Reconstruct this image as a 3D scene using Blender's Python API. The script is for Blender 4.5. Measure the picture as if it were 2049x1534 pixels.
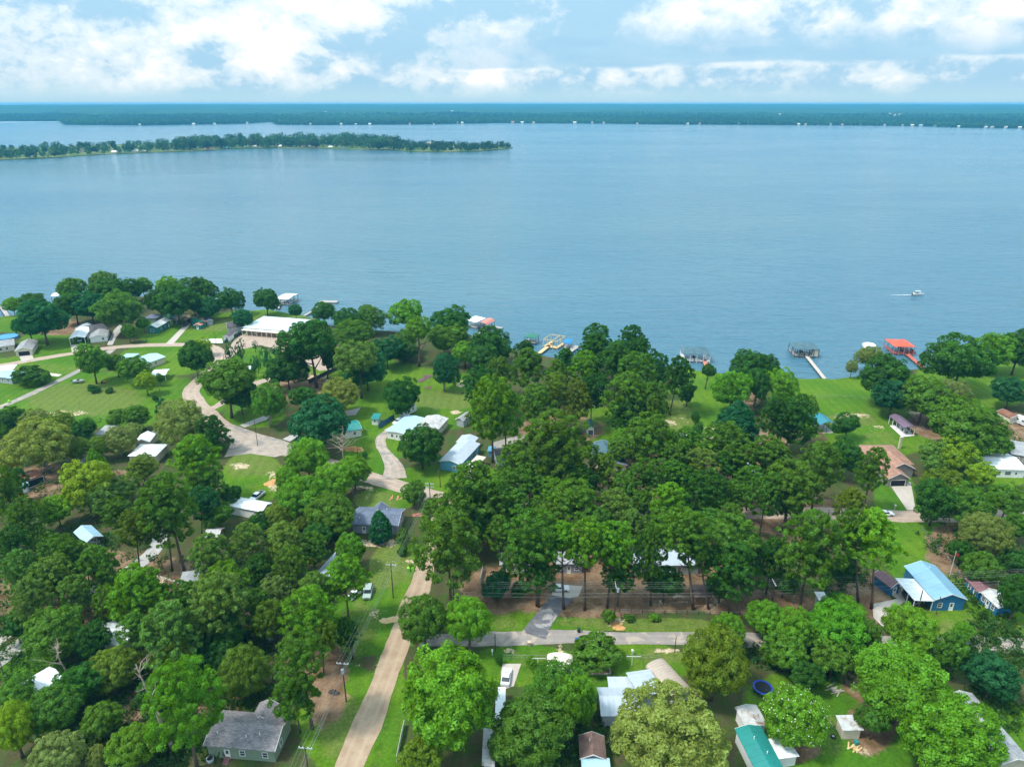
import bpy, math, random
import numpy as np
from mathutils import Vector, Matrix
scene = bpy.context.scene
for _o in list(bpy.data.objects):
    bpy.data.objects.remove(_o, do_unlink=True)
COL = scene.collection
RS = np.random.RandomState(7)
random.seed(7)

# ---------------------------------------------------------------- camera
CAM_H, F_PX, CX, CY, HORIZON = 110.0, 1422.0, 1024.5, 767.0, 207.0
PITCH = math.atan((CY - HORIZON) / F_PX)
cam_data = bpy.data.cameras.new('camera')
cam = bpy.data.objects.new('camera', cam_data)
COL.objects.link(cam)
cam.location = (0, 0, CAM_H)
cam.rotation_euler = (math.pi / 2 - PITCH, 0, 0)
cam_data.sensor_fit = 'HORIZONTAL'
cam_data.sensor_width = 36.0
cam_data.lens = F_PX / 2049.0 * 36.0
cam_data.clip_start = 0.5
cam_data.clip_end = 120000
scene.camera = cam

# ---------------------------------------------------------------- view
vs = scene.view_settings
scene.display_settings.display_device = 'sRGB'
vs.view_transform = 'Standard'
vs.look = 'None'
vs.exposure = 0.42
vs.gamma = 1.0
vs.use_curve_mapping = False
scene.cycles.use_denoising = True
scene.cycles.use_adaptive_sampling = True
scene.cycles.adaptive_threshold = 0.03
scene.cycles.max_bounces = 8
scene.cycles.diffuse_bounces = 5
scene.cycles.glossy_bounces = 2
scene.cycles.transmission_bounces = 4
scene.cycles.transparent_max_bounces = 6
scene.cycles.volume_bounces = 0
scene.cycles.caustics_reflective = False
scene.cycles.caustics_refractive = False

# ---------------------------------------------------------------- sun
SUN_EL, SUN_AZ = math.radians(58), math.radians(250)      # azimuth clockwise from +Y
to_sun = Vector((math.sin(SUN_AZ) * math.cos(SUN_EL), math.cos(SUN_AZ) * math.cos(SUN_EL), math.sin(SUN_EL)))
sun_data = bpy.data.lights.new('sun', 'SUN')
sun_data.energy = 3.3
sun_data.angle = math.radians(10)
sun_data.color = (1.0, 0.95, 0.86)
sun = bpy.data.objects.new('sun', sun_data)
COL.objects.link(sun)
sun.rotation_euler = to_sun.to_track_quat('Z', 'Y').to_euler()


# ---------------------------------------------------------------- node helper
class NT:
    """tiny helper for building node trees"""
    def __init__(self, tree):
        self.t = tree
        self.n = tree.nodes
    def new(self, kind, ins=None, **props):
        nd = self.n.new(kind)
        for k, v in props.items():
            setattr(nd, k, v)
        for k, v in (ins or {}).items():
            self.put(nd.inputs[k], v)
        return nd
    def put(self, sock, v):
        if hasattr(v, 'is_output'):
            self.t.links.new(v, sock)
        elif hasattr(v, 'outputs'):
            self.t.links.new(v.outputs[0], sock)
        else:
            sock.default_value = v
    def m(self, op, a, b=0.0, c=None):
        nd = self.n.new('ShaderNodeMath'); nd.operation = op
        self.put(nd.inputs[0], a); self.put(nd.inputs[1], b)
        if c is not None: self.put(nd.inputs[2], c)
        return nd.outputs[0]
    def vm(self, op, a, b=(0, 0, 0), scale=None):
        nd = self.n.new('ShaderNodeVectorMath'); nd.operation = op
        self.put(nd.inputs[0], a); self.put(nd.inputs[1], b)
        if scale is not None: self.put(nd.inputs['Scale'], scale)
        return nd.outputs[0]
    def ss(self, x, lo, hi, a=0.0, b=1.0):
        nd = self.n.new('ShaderNodeMapRange'); nd.interpolation_type = 'SMOOTHSTEP'
        self.put(nd.inputs[0], x)
        for i, v in enumerate((lo, hi, a, b)): self.put(nd.inputs[i + 1], v)
        return nd.outputs[0]
    def noise(self, vec, scale, detail=4, rough=0.55, dist=0.0):
        nd = self.n.new('ShaderNodeTexNoise')
        if vec is not None: self.put(nd.inputs['Vector'], vec)
        nd.inputs['Scale'].default_value = scale
        nd.inputs['Detail'].default_value = detail
        nd.inputs['Roughness'].default_value = rough
        nd.inputs['Distortion'].default_value = dist
        return nd.outputs[0]
    def mix(self, f, a, b):
        nd = self.n.new('ShaderNodeMix'); nd.data_type = 'RGBA'
        self.put(nd.inputs[0], f)
        self.put(nd.inputs[6], (*a, 1) if isinstance(a, tuple) and len(a) == 3 else a)
        self.put(nd.inputs[7], (*b, 1) if isinstance(b, tuple) and len(b) == 3 else b)
        return nd.outputs[2]


# ---------------------------------------------------------------- world: Nishita sky with clouds
world = bpy.data.worlds.new('World')
scene.world = world
world.use_nodes = True
world.cycles.sampling_method = 'MANUAL'
world.cycles.sample_map_resolution = 512
wt = NT(world.node_tree)
wt.n.clear()

# cloud field: billowing cumulus, evaluated at a direction (stretched so that clouds flatten towards the horizon)
cg = bpy.data.node_groups.new('cloud_field', 'ShaderNodeTree')
cg.interface.new_socket('Dir', in_out='INPUT', socket_type='NodeSocketVector')
cg.interface.new_socket('Field', in_out='OUTPUT', socket_type='NodeSocketFloat')
g = NT(cg)
gi, go = g.n.new('NodeGroupInput'), g.n.new('NodeGroupOutput')
warp = g.new('ShaderNodeTexNoise', {'Vector': gi.outputs[0], 'Scale': 14.0, 'Detail': 5.0, 'Roughness': 0.62})
wv = g.vm('SCALE', g.vm('SUBTRACT', warp.outputs[1], (0.5, 0.5, 0.5)), scale=0.055)
pw = g.vm('ADD', gi.outputs[0], wv)
big = g.noise(pw, 3.4, 3, 0.5)
fine = g.noise(pw, 20.0, 7, 0.62)
def puffs(scale, detail):
    v = g.new('ShaderNodeTexVoronoi', {'Vector': pw, 'Scale': scale, 'Detail': detail, 'Roughness': 0.5, 'Lacunarity': 2.2}, feature='F1', normalize=True)
    return g.m('SUBTRACT', 1.0, v.outputs[0])
fld = g.m('ADD', g.m('ADD', g.m('MULTIPLY', big, 0.60), g.m('MULTIPLY', fine, 0.26)), g.m('ADD', g.m('MULTIPLY', puffs(5.5, 1.0), 0.55), g.m('MULTIPLY', puffs(14.0, 4.0), 0.44)))
g.put(go.inputs[0], fld)

tc = wt.new('ShaderNodeTexCoord')
dirv = wt.vm('NORMALIZE', tc.outputs['Generated'])
sep = wt.new('ShaderNodeSeparateXYZ', {0: dirv})
DX, DY, DZ = sep.outputs
el = wt.m('MULTIPLY', wt.m('ARCSINE', DZ), 57.2958)                      # elevation, degrees
az = wt.m('MULTIPLY', wt.m('ARCTAN2', DX, DY), 57.2958)                  # azimuth, degrees right of +Y
stretched = wt.vm('MULTIPLY', dirv, (1.0, 1.0, 1.5))


def cloud_at(off):
    nd = wt.n.new('ShaderNodeGroup'); nd.node_tree = cg
    wt.put(nd.inputs[0], wt.vm('ADD', stretched, off) if off else stretched)
    return nd.outputs[0]


def bump2d(a0, e0, ra, re, amp):
    """soft elliptical weather cell at azimuth a0 / elevation e0"""
    qa = wt.m('DIVIDE', wt.m('SUBTRACT', az, a0), ra)
    qe = wt.m('DIVIDE', wt.m('SUBTRACT', el, e0), re)
    r2 = wt.m('ADD', wt.m('MULTIPLY', qa, qa), wt.m('MULTIPLY', qe, qe))
    return wt.m('MULTIPLY', wt.m('EXPONENT', wt.m('MULTIPLY', r2, -1.0)), amp)


f0 = cloud_at(None)
f_up = cloud_at((-0.014, 0.0, 0.038))
f_far = cloud_at((-0.03, 0.0, 0.11))
# weather: broad masses of cumulus (azimuth, elevation, widths, amount) with gaps between them
cells = [(-3, 3.6, 9, 2.0, .20), (-9, 6.5, 5, 1.5, .25), (9, 6.3, 4, 1.5, .25), (-24, 5.6, 14, 3.4, .44), (-10, 3.0, 13, 1.6, .46), (-6, 7.2, 13, 2.6, .40), (0.5, 4.0, 3.6, 1.5, .50), (14.8, 6.8, 2.0, 1.0, .75),
         (23.5, 6.6, 6.5, 2.3, .72), (34.0, 6.3, 4.2, 1.3, .85), (7, 5.1, 1.5, 0.5, .55), (8, 6.6, 5, 1.6, .25), (18, 1.55, 36, 0.55, .62), (-20, 2.0, 14, .6, .30),
         (-35.5, 8.2, 2.5, 1.4, -.4), (19, 3.4, 20, 0.9, -.40), (-34, 1.9, 8, .7, -.2)]
bias = 0.0
for c in cells:
    bias = wt.m('ADD', bias, bump2d(*c))
high = wt.ss(el, 9.0, 24.0, 0.0, 0.10)  # extra white cloud cover overhead, added to whiten the ambient light
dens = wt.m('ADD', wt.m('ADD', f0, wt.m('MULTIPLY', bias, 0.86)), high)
mask = wt.ss(dens, 0.88, 0.94)
lit = wt.m('ADD', wt.m('MULTIPLY', wt.m('SUBTRACT', f0, f_up), 2.9), wt.m('MULTIPLY', wt.m('SUBTRACT', f0, f_far), 1.8))
edge = wt.ss(dens, 0.90, 1.30, 0.22, -0.12)
shade = wt.ss(wt.m('ADD', wt.m('ADD', lit, edge), wt.m('MULTIPLY', bias, 0.22)), -0.44, 0.74)
cl_a = wt.mix(wt.ss(shade, 0.0, 0.45), (0.40, 0.66, 0.86), (0.74, 0.88, 0.96))
cloud_col = wt.mix(wt.ss(shade, 0.38, 0.95), cl_a, (1.04, 1.05, 1.06))
# flat grey-blue stratus bank low on the right, ragged at its lower edge
st_n = wt.noise(wt.vm('MULTIPLY', dirv, (3.0, 3.0, 16.0)), 3.0, 5, 0.55)
st_lo = wt.m('ADD', 2.25, wt.m('MULTIPLY', wt.m('SUBTRACT', st_n, 0.5), 1.1))
st_lo = wt.m('ADD', st_lo, wt.m('MULTIPLY', wt.m('MAXIMUM', az, -40.0), 0.012))
stratus = wt.m('MULTIPLY', wt.ss(wt.m('SUBTRACT', el, st_lo), -0.05, 0.18), wt.ss(el, 4.0, 16.0, 1.0, 0.25))
stratus = wt.m('MULTIPLY', stratus, wt.ss(az, -18.0, 14.0, 0.35, 1.0))
st_col = wt.mix(wt.m('ADD', wt.m('MULTIPLY', wt.m('SUBTRACT', st_n, 0.5), 1.6), wt.ss(el, 2.3, 7.0, 0.15, 0.75)), (0.23, 0.52, 0.80), (0.52, 0.78, 0.93))

nish = wt.new('ShaderNodeTexSky', sky_type='NISHITA', sun_disc=False, sun_elevation=SUN_EL, sun_rotation=SUN_AZ,
              air_density=1.0, dust_density=1.0, ozone_density=1.5, altitude=100)
blue = wt.mix(0.8, wt.vm('MULTIPLY', nish.outputs[0], (0.08, 0.08, 0.08)), (0.36, 0.68, 0.88))
layer = wt.mix(wt.m('MULTIPLY', stratus, 0.95), blue, st_col)
b0 = cloud_at((4.1, 2.7, 1.3))
b1 = cloud_at((4.085, 2.7, 1.345))
bd = wt.m('ADD', b0, wt.m('ADD', wt.m('MULTIPLY', bias, 0.30), wt.ss(el, 0.5, 1.6, -0.10, 0.03)))
bsh = wt.ss(wt.m('ADD', wt.m('MULTIPLY', wt.m('SUBTRACT', b0, b1), 2.6), wt.ss(bd, 1.0, 1.4, 0.15, -0.1)), -0.30, 0.60)
layer = wt.mix(wt.m('MULTIPLY', wt.ss(bd, 0.88, 1.02), wt.m('SUBTRACT', 1.0, wt.m('MULTIPLY', stratus, 0.75))), layer, wt.mix(bsh, (0.33, 0.63, 0.86), (0.76, 0.90, 0.96)))
layer = wt.mix(mask, layer, cloud_col)
# the nearer cloud bank on the right has a flat grey-blue base hanging under its bright tops
top_e = wt.m('ADD', el, wt.m('MULTIPLY', wt.m('SUBTRACT', f0, 1.1), 4.0))
under = wt.m('MULTIPLY', wt.ss(wt.m('SUBTRACT', el, st_lo), -0.05, 0.30), wt.ss(top_e, 3.6, 6.2, 1.0, 0.0))
under = wt.m('MULTIPLY', under, wt.ss(az, -14.0, 8.0, 0.0, 0.95))
layer = wt.mix(under, layer, wt.mix(st_n, (0.28, 0.56, 0.81), (0.52, 0.77, 0.92)))
hz = wt.ss(el, 0.15, 1.7, 0.95, 0.0)
layer = wt.mix(hz, layer, (0.50, 0.75, 0.87))
# sky brightened overhead, as under overcast, an out-of-view lift added for the ground light
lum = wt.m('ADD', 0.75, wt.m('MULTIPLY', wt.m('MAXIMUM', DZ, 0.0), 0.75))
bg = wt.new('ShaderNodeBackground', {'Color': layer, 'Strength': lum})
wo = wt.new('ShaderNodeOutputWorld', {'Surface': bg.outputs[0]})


# ---------------------------------------------------------------- projection helpers (photo pixel -> ground point)
CP, SP = math.cos(PITCH), math.sin(PITCH)


def at(px, py, z=0.0):
    """world point at height z that lies along the sight line of a photo pixel"""
    dx = (px - CX) / F_PX
    dy = (CY - py) / F_PX
    d = Vector((dx, CP + dy * SP, -SP + dy * CP))
    t = (z - CAM_H) / d.z
    return Vector((d.x * t, d.y * t, z))


def depth_of(p):
    return p[1] * CP - (p[2] - CAM_H) * SP


def proj(X, Y, Z):
    dz = Z - CAM_H
    dep = Y * CP - dz * SP
    return CX + F_PX * X / dep, CY - F_PX * (Y * SP + dz * CP) / dep


# ---------------------------------------------------------------- objects, tags
def tag(o, label=None, cat=None, group=None, kind=None):
    if label: o['label'] = label
    if cat: o['category'] = cat
    if group: o['group'] = group
    if kind: o['kind'] = kind
    return o


def empty(name, loc=(0, 0, 0), rz=0.0, label=None, cat=None, group=None):
    o = bpy.data.objects.new(name, None)
    o.empty_display_size = 0.5
    COL.objects.link(o)
    o.location = loc
    o.rotation_euler = (0, 0, rz)
    return tag(o, label, cat, group)


def link(name, me, parent=None, mat_local=None):
    o = bpy.data.objects.new(name, me)
    COL.objects.link(o)
    if parent is not None: o.parent = parent
    if mat_local is not None: o.matrix_basis = mat_local
    return o


class MB:
    """collects shapes, then links them as one mesh object"""
    def __init__(self):
        self.v, self.f = [], []
    def add(self, vs, fs):
        n = len(self.v)
        self.v += [tuple(p) for p in vs]
        self.f += [tuple(i + n for i in q) for q in fs]
        return self
    def box(self, c, s, rz=0.0, taper=1.0):
        cx, cy, cz = c; hx, hy, hz = s[0] / 2, s[1] / 2, s[2] / 2
        ca, sa = math.cos(rz), math.sin(rz)
        vs = []
        for z, k in ((-hz, 1.0), (hz, taper)):
            for x, y in ((-hx, -hy), (hx, -hy), (hx, hy), (-hx, hy)):
                x, y = x * k, y * k
                vs.append((cx + x * ca - y * sa, cy + x * sa + y * ca, cz + z))
        return self.add(vs, [(3, 2, 1, 0), (4, 5, 6, 7), (0, 1, 5, 4), (1, 2, 6, 5), (2, 3, 7, 6), (3, 0, 4, 7)])
    def prism(self, poly, z0, z1):
        n = len(poly)
        vs = [(x, y, z0) for x, y in poly] + [(x, y, z1) for x, y in poly]
        return self.add(vs, [tuple(range(n - 1, -1, -1)), tuple(range(n, 2 * n))] + [(i, (i + 1) % n, n + (i + 1) % n, n + i) for i in range(n)])
    def slab(self, q, t):
        """thick plate under the top polygon q (any 3D polygon)"""
        n = len(q)
        vs = [tuple(p) for p in q] + [(p[0], p[1], p[2] - t) for p in q]
        return self.add(vs, [tuple(range(n)), tuple(range(2 * n - 1, n - 1, -1))] + [((i + 1) % n, i, n + i, n + (i + 1) % n) for i in range(n)])
    def tube(self, pts, rad, n=6, cap=True):
        pts = [Vector(p) for p in pts]
        k = len(pts)
        rad = rad if isinstance(rad, (list, tuple)) else [rad] * k
        base = len(self.v)
        for i, p in enumerate(pts):
            d = (pts[min(i + 1, k - 1)] - pts[max(i - 1, 0)]).normalized()
            a = d.cross(Vector((0, 0, 1)) if abs(d.z) < 0.9 else Vector((1, 0, 0))).normalized()
            b = d.cross(a)
            for j in range(n):
                w = 2 * math.pi * j / n
                self.v.append(tuple(p + (a * math.cos(w) + b * math.sin(w)) * rad[i]))
        for i in range(k - 1):
            for j in range(n):
                q = base + i * n
                self.f.append((q + j, q + (j + 1) % n, q + n + (j + 1) % n, q + n + j))
        if cap:
            self.f.append(tuple(base + j for j in range(n - 1, -1, -1)))
            self.f.append(tuple(base + (k - 1) * n + j for j in range(n)))
        return self
    def mesh(self, name, mat=None, smooth=False, xf=None):
        me = bpy.data.meshes.new(name)
        vs = self.v
        if xf is not None: vs = [tuple(xf @ Vector(p)) for p in vs]
        me.from_pydata(vs, [], self.f)
        if mat: me.materials.append(mat)
        if smooth: me.polygons.foreach_set('use_smooth', [True] * len(me.polygons))
        me.update()
        return me
    def build(self, name, mat, parent=None, smooth=False, xf=None):
        return link(name, self.mesh(name, mat, smooth, xf), parent)


# ---------------------------------------------------------------- materials
MATS = {}


def principled(name, rough=0.6, spec=0.4, metallic=0.0):
    m = bpy.data.materials.new(name)
    m.use_nodes = True
    t = NT(m.node_tree)
    b = t.n['Principled BSDF']
    b.inputs['Roughness'].default_value = rough
    b.inputs['Specular IOR Level'].default_value = spec
    b.inputs['Metallic'].default_value = metallic
    MATS[name] = m
    return m, t, b


def plain(name, col, rough=0.6, spec=0.4, metallic=0.0, var=0.18, scale=1.5, stain=None, sscale=0.5, samt=0.35):
    """surface colour with small irregular variation, optionally stained (rust, dirt, weathering)"""
    m, t, b = principled(name, rough, spec, metallic)
    g = t.new('ShaderNodeNewGeometry')
    n1 = t.noise(g.outputs['Position'], scale, 5, 0.6)
    v = t.ss(n1, 0.25, 0.75, 1 - var, 1 + var)
    c = t.vm('SCALE', (col[0], col[1], col[2]), scale=v)
    if stain:
        n2 = t.noise(g.outputs['Position'], sscale, 6, 0.65, 0.4)
        c = t.mix(t.m('MULTIPLY', t.ss(n2, 0.5, 0.72), samt * 2.0), c, stain)
    t.put(b.inputs['Base Color'], c)
    return m


def shingle(name, col, var=0.3):
    m, t, b = principled(name, 0.85, 0.2)
    tcn = t.new('ShaderNodeTexCoord')
    o = t.vm('MULTIPLY', tcn.outputs['Object'], (1.0, 3.0, 3.0))
    w = t.new('ShaderNodeTexWhiteNoise', {'Vector': t.vm('FLOOR', t.vm('MULTIPLY', o, (2.2, 2.2, 2.2)))})
    n = t.noise(tcn.outputs['Object'], 0.6, 4, 0.6)
    k = t.m('ADD', t.m('MULTIPLY', w.outputs[0], 2 * var), t.ss(n, 0.3, 0.7, 0.82 - var, 1.18 - var))
    t.put(b.inputs['Base Color'], t.vm('SCALE', col, scale=k))
    return m


plain('white_metal', (0.74, 0.78, 0.80), 0.38, 0.5, var=.05, scale=.4, stain=(.50, .48, .44), samt=.35)
plain('pale_metal', (0.56, 0.68, 0.74), 0.4, 0.5, var=.08, scale=.3, stain=(.48, .52, .54), samt=.25)
plain('sky_metal', (0.36, 0.56, 0.68), 0.38, 0.5, var=.08, scale=.4, stain=(.45, .58, .66), samt=.25)
plain('barn_metal', (0.19, 0.36, 0.48), 0.38, 0.5, var=.06, scale=.3)
plain('galv_metal', (0.42, 0.48, 0.54), 0.40, 0.5, var=.10, scale=.5, stain=(.33, .36, .40), samt=.25)
plain('old_metal', (0.46, 0.47, 0.47), 0.55, 0.4, var=.18, scale=.8, stain=(.20, .09, .045), sscale=.7, samt=.45)
plain('rust_metal', (0.20, 0.085, 0.05), 0.75, 0.3, var=.3, scale=.8, stain=(.32, .28, .25), sscale=.5, samt=.3)
plain('teal_metal', (0.02, 0.21, 0.19), 0.4, 0.5, var=.08, scale=.5)
plain('teal_blue_metal', (0.03, 0.20, 0.26), 0.4, 0.5, var=.08, scale=.5)
plain('green_metal', (0.02, 0.16, 0.105), 0.4, 0.5, var=.08)
plain('red_metal', (0.66, 0.085, 0.035), 0.45, 0.4, var=.08)
plain('pink_metal', (0.56, 0.20, 0.15), 0.5, 0.4, var=.10, stain=(.45, .3, .25), samt=.2)
plain('blue_tarp', (0.01, 0.20, 0.62), 0.45, 0.4, var=.08)
plain('purple_metal', (0.17, 0.12, 0.17), 0.42, 0.5, var=.1)
plain('maroon_metal', (0.20, 0.10, 0.11), 0.5, 0.4, var=.1)
plain('cream_metal', (0.62, 0.56, 0.47), 0.45, 0.4, var=.06, stain=(.45, .4, .33), samt=.2)
plain('tan_metal', (0.42, 0.35, 0.29), 0.5, 0.4, var=.08)
shingle('grey_shingle', (0.20, 0.185, 0.19), 0.28)
shingle('slate_shingle', (0.12, 0.145, 0.20), 0.16)
shingle('teal_shingle', (0.075, 0.14, 0.17), 0.16)
shingle('light_shingle', (0.30, 0.31, 0.32), 0.16)
shingle('brown_shingle', (0.32, 0.18, 0.13), 0.2)
shingle('brown_old_shingle', (0.17, 0.11, 0.095), 0.25)
shingle('dark_shingle', (0.09, 0.085, 0.09), 0.2)
plain('white_paint', (0.74, 0.74, 0.72), 0.5, var=.05, scale=.7)
plain('cream_wall', (0.58, 0.52, 0.40), 0.6, var=.07)
plain('tan_wall', (0.40, 0.28, 0.17), 0.7, var=.12)
plain('brown_wall', (0.17, 0.10, 0.06), 0.75, var=.15)
plain('taupe_wall', (0.25, 0.22, 0.20), 0.7, var=.1)
plain('sage_wall', (0.20, 0.26, 0.19), 0.6, var=.07)
plain('lavender_wall', (0.30, 0.30, 0.36), 0.6, var=.07)
plain('blue_wall', (0.02, 0.14, 0.29), 0.55, var=.08)
plain('light_blue_wall', (0.10, 0.30, 0.46), 0.55, var=.12)
plain('green_wall', (0.02, 0.16, 0.15), 0.55, var=.08)
plain('grey_wall', (0.34, 0.37, 0.40), 0.6, var=.08)
plain('cyan_wall', (0.22, 0.46, 0.52), 0.6, var=.1)
plain('fence_blue', (0.03, 0.10, 0.20), 0.6, var=.1)
plain('fence_dark', (0.035, 0.05, 0.065), 0.7, var=.15)
plain('fence_wood', (0.20, 0.13, 0.08), 0.8, var=.2)
plain('wood_deck', (0.36, 0.33, 0.30), 0.75, var=.15, stain=(.25, .22, .2), samt=.3)
plain('new_wood', (0.62, 0.44, 0.22), 0.7, var=.12)
plain('red_deck', (0.42, 0.10, 0.07), 0.7, var=.15)
plain('dark_wood', (0.05, 0.042, 0.038), 0.8, var=.2)
plain('pole_wood', (0.085, 0.05, 0.035), 0.85, var=.25, scale=2.0)
plain('bark', (0.115, 0.085, 0.07), 0.9, 0.1, var=.3, scale=1.5)
plain('pale_bark', (0.28, 0.25, 0.22), 0.9, 0.1, var=.25, scale=1.5)
plain('dead_wood', (0.36, 0.30, 0.24), 0.9, 0.1, var=.3, scale=1.2)
plain('steel', (0.40, 0.42, 0.44), 0.4, 0.5, 0.6, var=.05)
plain('dark_metal', (0.03, 0.03, 0.035), 0.4, 0.5, var=.05)
plain('wire', (0.22, 0.25, 0.25), 0.5, 0.3, var=.02)
plain('rubber', (0.02, 0.02, 0.02), 0.8, 0.2, var=.05)
plain('glass', (0.02, 0.03, 0.04), 0.08, 0.9, var=.02)
plain('pane', (0.06, 0.08, 0.10), 0.12, 0.8, var=.05)
plain('lamp_glass', (0.75, 0.75, 0.72), 0.2, 0.6, var=.02)
plain('car_white', (0.78, 0.80, 0.82), 0.25, 0.6, var=.01)
plain('car_silver', (0.38, 0.46, 0.42), 0.28, 0.6, 0.3, var=.02)
plain('car_dark', (0.02, 0.025, 0.035), 0.22, 0.7, var=.02)
plain('car_blue', (0.03, 0.08, 0.17), 0.25, 0.6, var=.02)
plain('car_lightblue', (0.30, 0.50, 0.58), 0.3, 0.6, var=.02)
plain('car_red', (0.35, 0.03, 0.03), 0.3, 0.6, var=.02)
plain('bin_green', (0.015, 0.05, 0.03), 0.5, var=.03)
plain('bin_blue', (0.01, 0.12, 0.42), 0.5, var=.03)
plain('bin_tan', (0.60, 0.46, 0.36), 0.6, var=.05)
plain('lime_plastic', (0.25, 0.75, 0.02), 0.5, var=.05)
plain('orange_dirt', (0.50, 0.27, 0.11), 0.95, .1, var=.25, scale=1.2)
plain('trampoline_blue', (0.01, 0.05, 0.42), 0.5, var=.05)
plain('net_black', (0.008, 0.012, 0.016), 0.8, var=.1)
plain('pool_water', (0.03, 0.25, 0.50), 0.08, 0.6, var=.05)
plain('concrete', (0.46, 0.41, 0.36), 0.85, 0.2, var=.10, scale=.5, stain=(.34, .30, .26), samt=.3)
plain('concrete_grey', (0.40, 0.38, 0.36), 0.85, 0.2, var=.10, scale=.5, stain=(.28, .26, .25), samt=.3)
plain('flower_white', (0.80, 0.80, 0.74), 0.6, var=.05)
plain('red_flag', (0.45, 0.04, 0.04), 0.7, var=.05)

# ---------------------------------------------------------------- leaf material: colour comes from the object colour, varied leaf by leaf
def leaf_material(name, trans=0.48):
    m = bpy.data.materials.new(name)
    m.use_nodes = True
    t = NT(m.node_tree)
    t.n.clear()
    oi = t.new('ShaderNodeObjectInfo')
    a = t.new('ShaderNodeAttribute', attribute_name='tint')
    hsv = t.new('ShaderNodeHueSaturation', {'Color': oi.outputs['Color'], 'Value': a.outputs['Fac'],
                                           'Hue': t.m('ADD', 0.487, t.m('MULTIPLY', a.outputs['Fac'], 0.012)),
                                           'Saturation': t.m('SUBTRACT', 1.12, t.m('MULTIPLY', a.outputs['Fac'], 0.12))})
    d = t.new('ShaderNodeBsdfDiffuse', {'Color': hsv.outputs[0]})
    tr = t.new('ShaderNodeBsdfTranslucent', {'Color': t.vm('MULTIPLY', hsv.outputs[0], (1.45, 1.4, 0.4))})
    gl = t.new('ShaderNodeBsdfGlossy', {'Color': (0.6, 0.65, 0.6, 1), 'Roughness': 0.5})
    mx = t.new('ShaderNodeMixShader', {0: trans, 1: d.outputs[0], 2: tr.outputs[0]})
    mx2 = t.new('ShaderNodeMixShader', {0: 0.014, 1: mx.outputs[0], 2: gl.outputs[0]})
    t.new('ShaderNodeOutputMaterial', {0: mx2.outputs[0]})
    MATS[name] = m
    return m


LEAF = leaf_material('leaf')


def leaf_mesh(name, C, N, S, tint, aspect=1.0, mat=None):
    """one small bent leaf spray (a quad) at each centre C with normal N and size S"""
    n = len(C)
    N = N / np.linalg.norm(N, axis=1, keepdims=True)
    r = RS.normal(size=(n, 3))
    T = np.cross(N, r); T /= np.linalg.norm(T, axis=1, keepdims=True)
    B = np.cross(N, T)
    s = S[:, None]
    V = np.empty((n, 4, 3))
    V[:, 0] = C - T * s * aspect
    V[:, 1] = C - B * s * 0.62 + N * s * 0.12
    V[:, 2] = C + T * s * aspect
    V[:, 3] = C + B * s * 0.62 + N * s * 0.12
    me = bpy.data.meshes.new(name)
    me.vertices.add(4 * n)
    me.vertices.foreach_set('co', V.reshape(-1))
    me.loops.add(4 * n)
    me.loops.foreach_set('vertex_index', np.arange(4 * n, dtype=np.int32))
    me.polygons.add(n)
    me.polygons.foreach_set('loop_start', np.arange(0, 4 * n, 4, dtype=np.int32))
    at_ = me.attributes.new('tint', 'FLOAT', 'FACE')
    at_.data.foreach_set('value', np.asarray(tint, dtype=np.float32))
    me.materials.append(mat or LEAF)
    me.update()
    return me


def unit(n, rs=RS):
    v = rs.normal(size=(n, 3))
    return v / np.linalg.norm(v, axis=1, keepdims=True)


def spread(n, zmin=-1.0):
    """roughly even directions on a sphere above zmin"""
    i = np.arange(n) + 0.5
    z = 1 - (1 - zmin) * i / n
    ph = i * 2.399963 + RS.uniform(0, 6)
    r = np.sqrt(np.maximum(0, 1 - z * z))
    d = np.stack([r * np.cos(ph), r * np.sin(ph), z], 1)
    return d + RS.normal(size=d.shape) * 0.10


def crown_broad(name, K=80, M=110, leaf=0.058, rc=(0.17, 0.29), lobes=6, rough=0.16, zmin=-0.75, flat=1.0, inner=26, mat=None, sprig=0.0, tvar=.16):
    """broadleaf crown in the unit ball: lobes -> clumps -> leaf sprays"""
    L = spread(lobes, -0.3); L /= np.linalg.norm(L, axis=1, keepdims=True)
    D = spread(K, zmin); D[:, 2] -= 0.04; D /= np.linalg.norm(D, axis=1, keepdims=True)
    wl_ = RS.uniform(0.90, 1.06, lobes)
    near = ((D @ L.T) * wl_).max(1)
    rad = 0.62 + rough * (near - 0.72) / 0.28 + RS.normal(size=K) * 0.055
    P = D * rad[:, None]
    R = RS.uniform(*rc, size=K)
    if inner:
        Di = unit(inner); Pi = Di * RS.uniform(0.15, 0.5, size=(inner, 1))
        Di2 = Di
        P = np.vstack([P, Pi]); R = np.concatenate([R, RS.uniform(0.16, 0.26, inner)]); D = np.vstack([D, Di2])
    P[:, 2] *= flat
    C, N, S, T = [], [], [], []
    for i in range(len(P)):
        k = max(12, int(M * (R[i] / 0.23) ** 2)) if i < K else M // 2
        u = unit(k)
        u += D[i] * 0.55 + np.array([0, 0, 0.35])
        u /= np.linalg.norm(u, axis=1, keepdims=True)
        q = RS.uniform(0.55, 1.0, size=(k, 1)) ** 0.6
        q *= 1 + sprig * (RS.uniform(size=(k, 1)) > 0.8) * RS.uniform(0.2, 0.7, size=(k, 1))
        C.append(P[i] + u * q * R[i])
        N.append(u + D[i] * 0.25 + RS.normal(size=(k, 3)) * 0.5 + np.array([0, 0, 0.3]))
        S.append(leaf * RS.uniform(0.65, 1.3, k))
        T.append(RS.normal(1, tvar) * RS.normal(1, 0.18, k))
    return leaf_mesh(name, np.vstack(C), np.vstack(N), np.concatenate(S), np.clip(np.concatenate(T), 0.5, 1.7), 1.15, mat)


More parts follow.
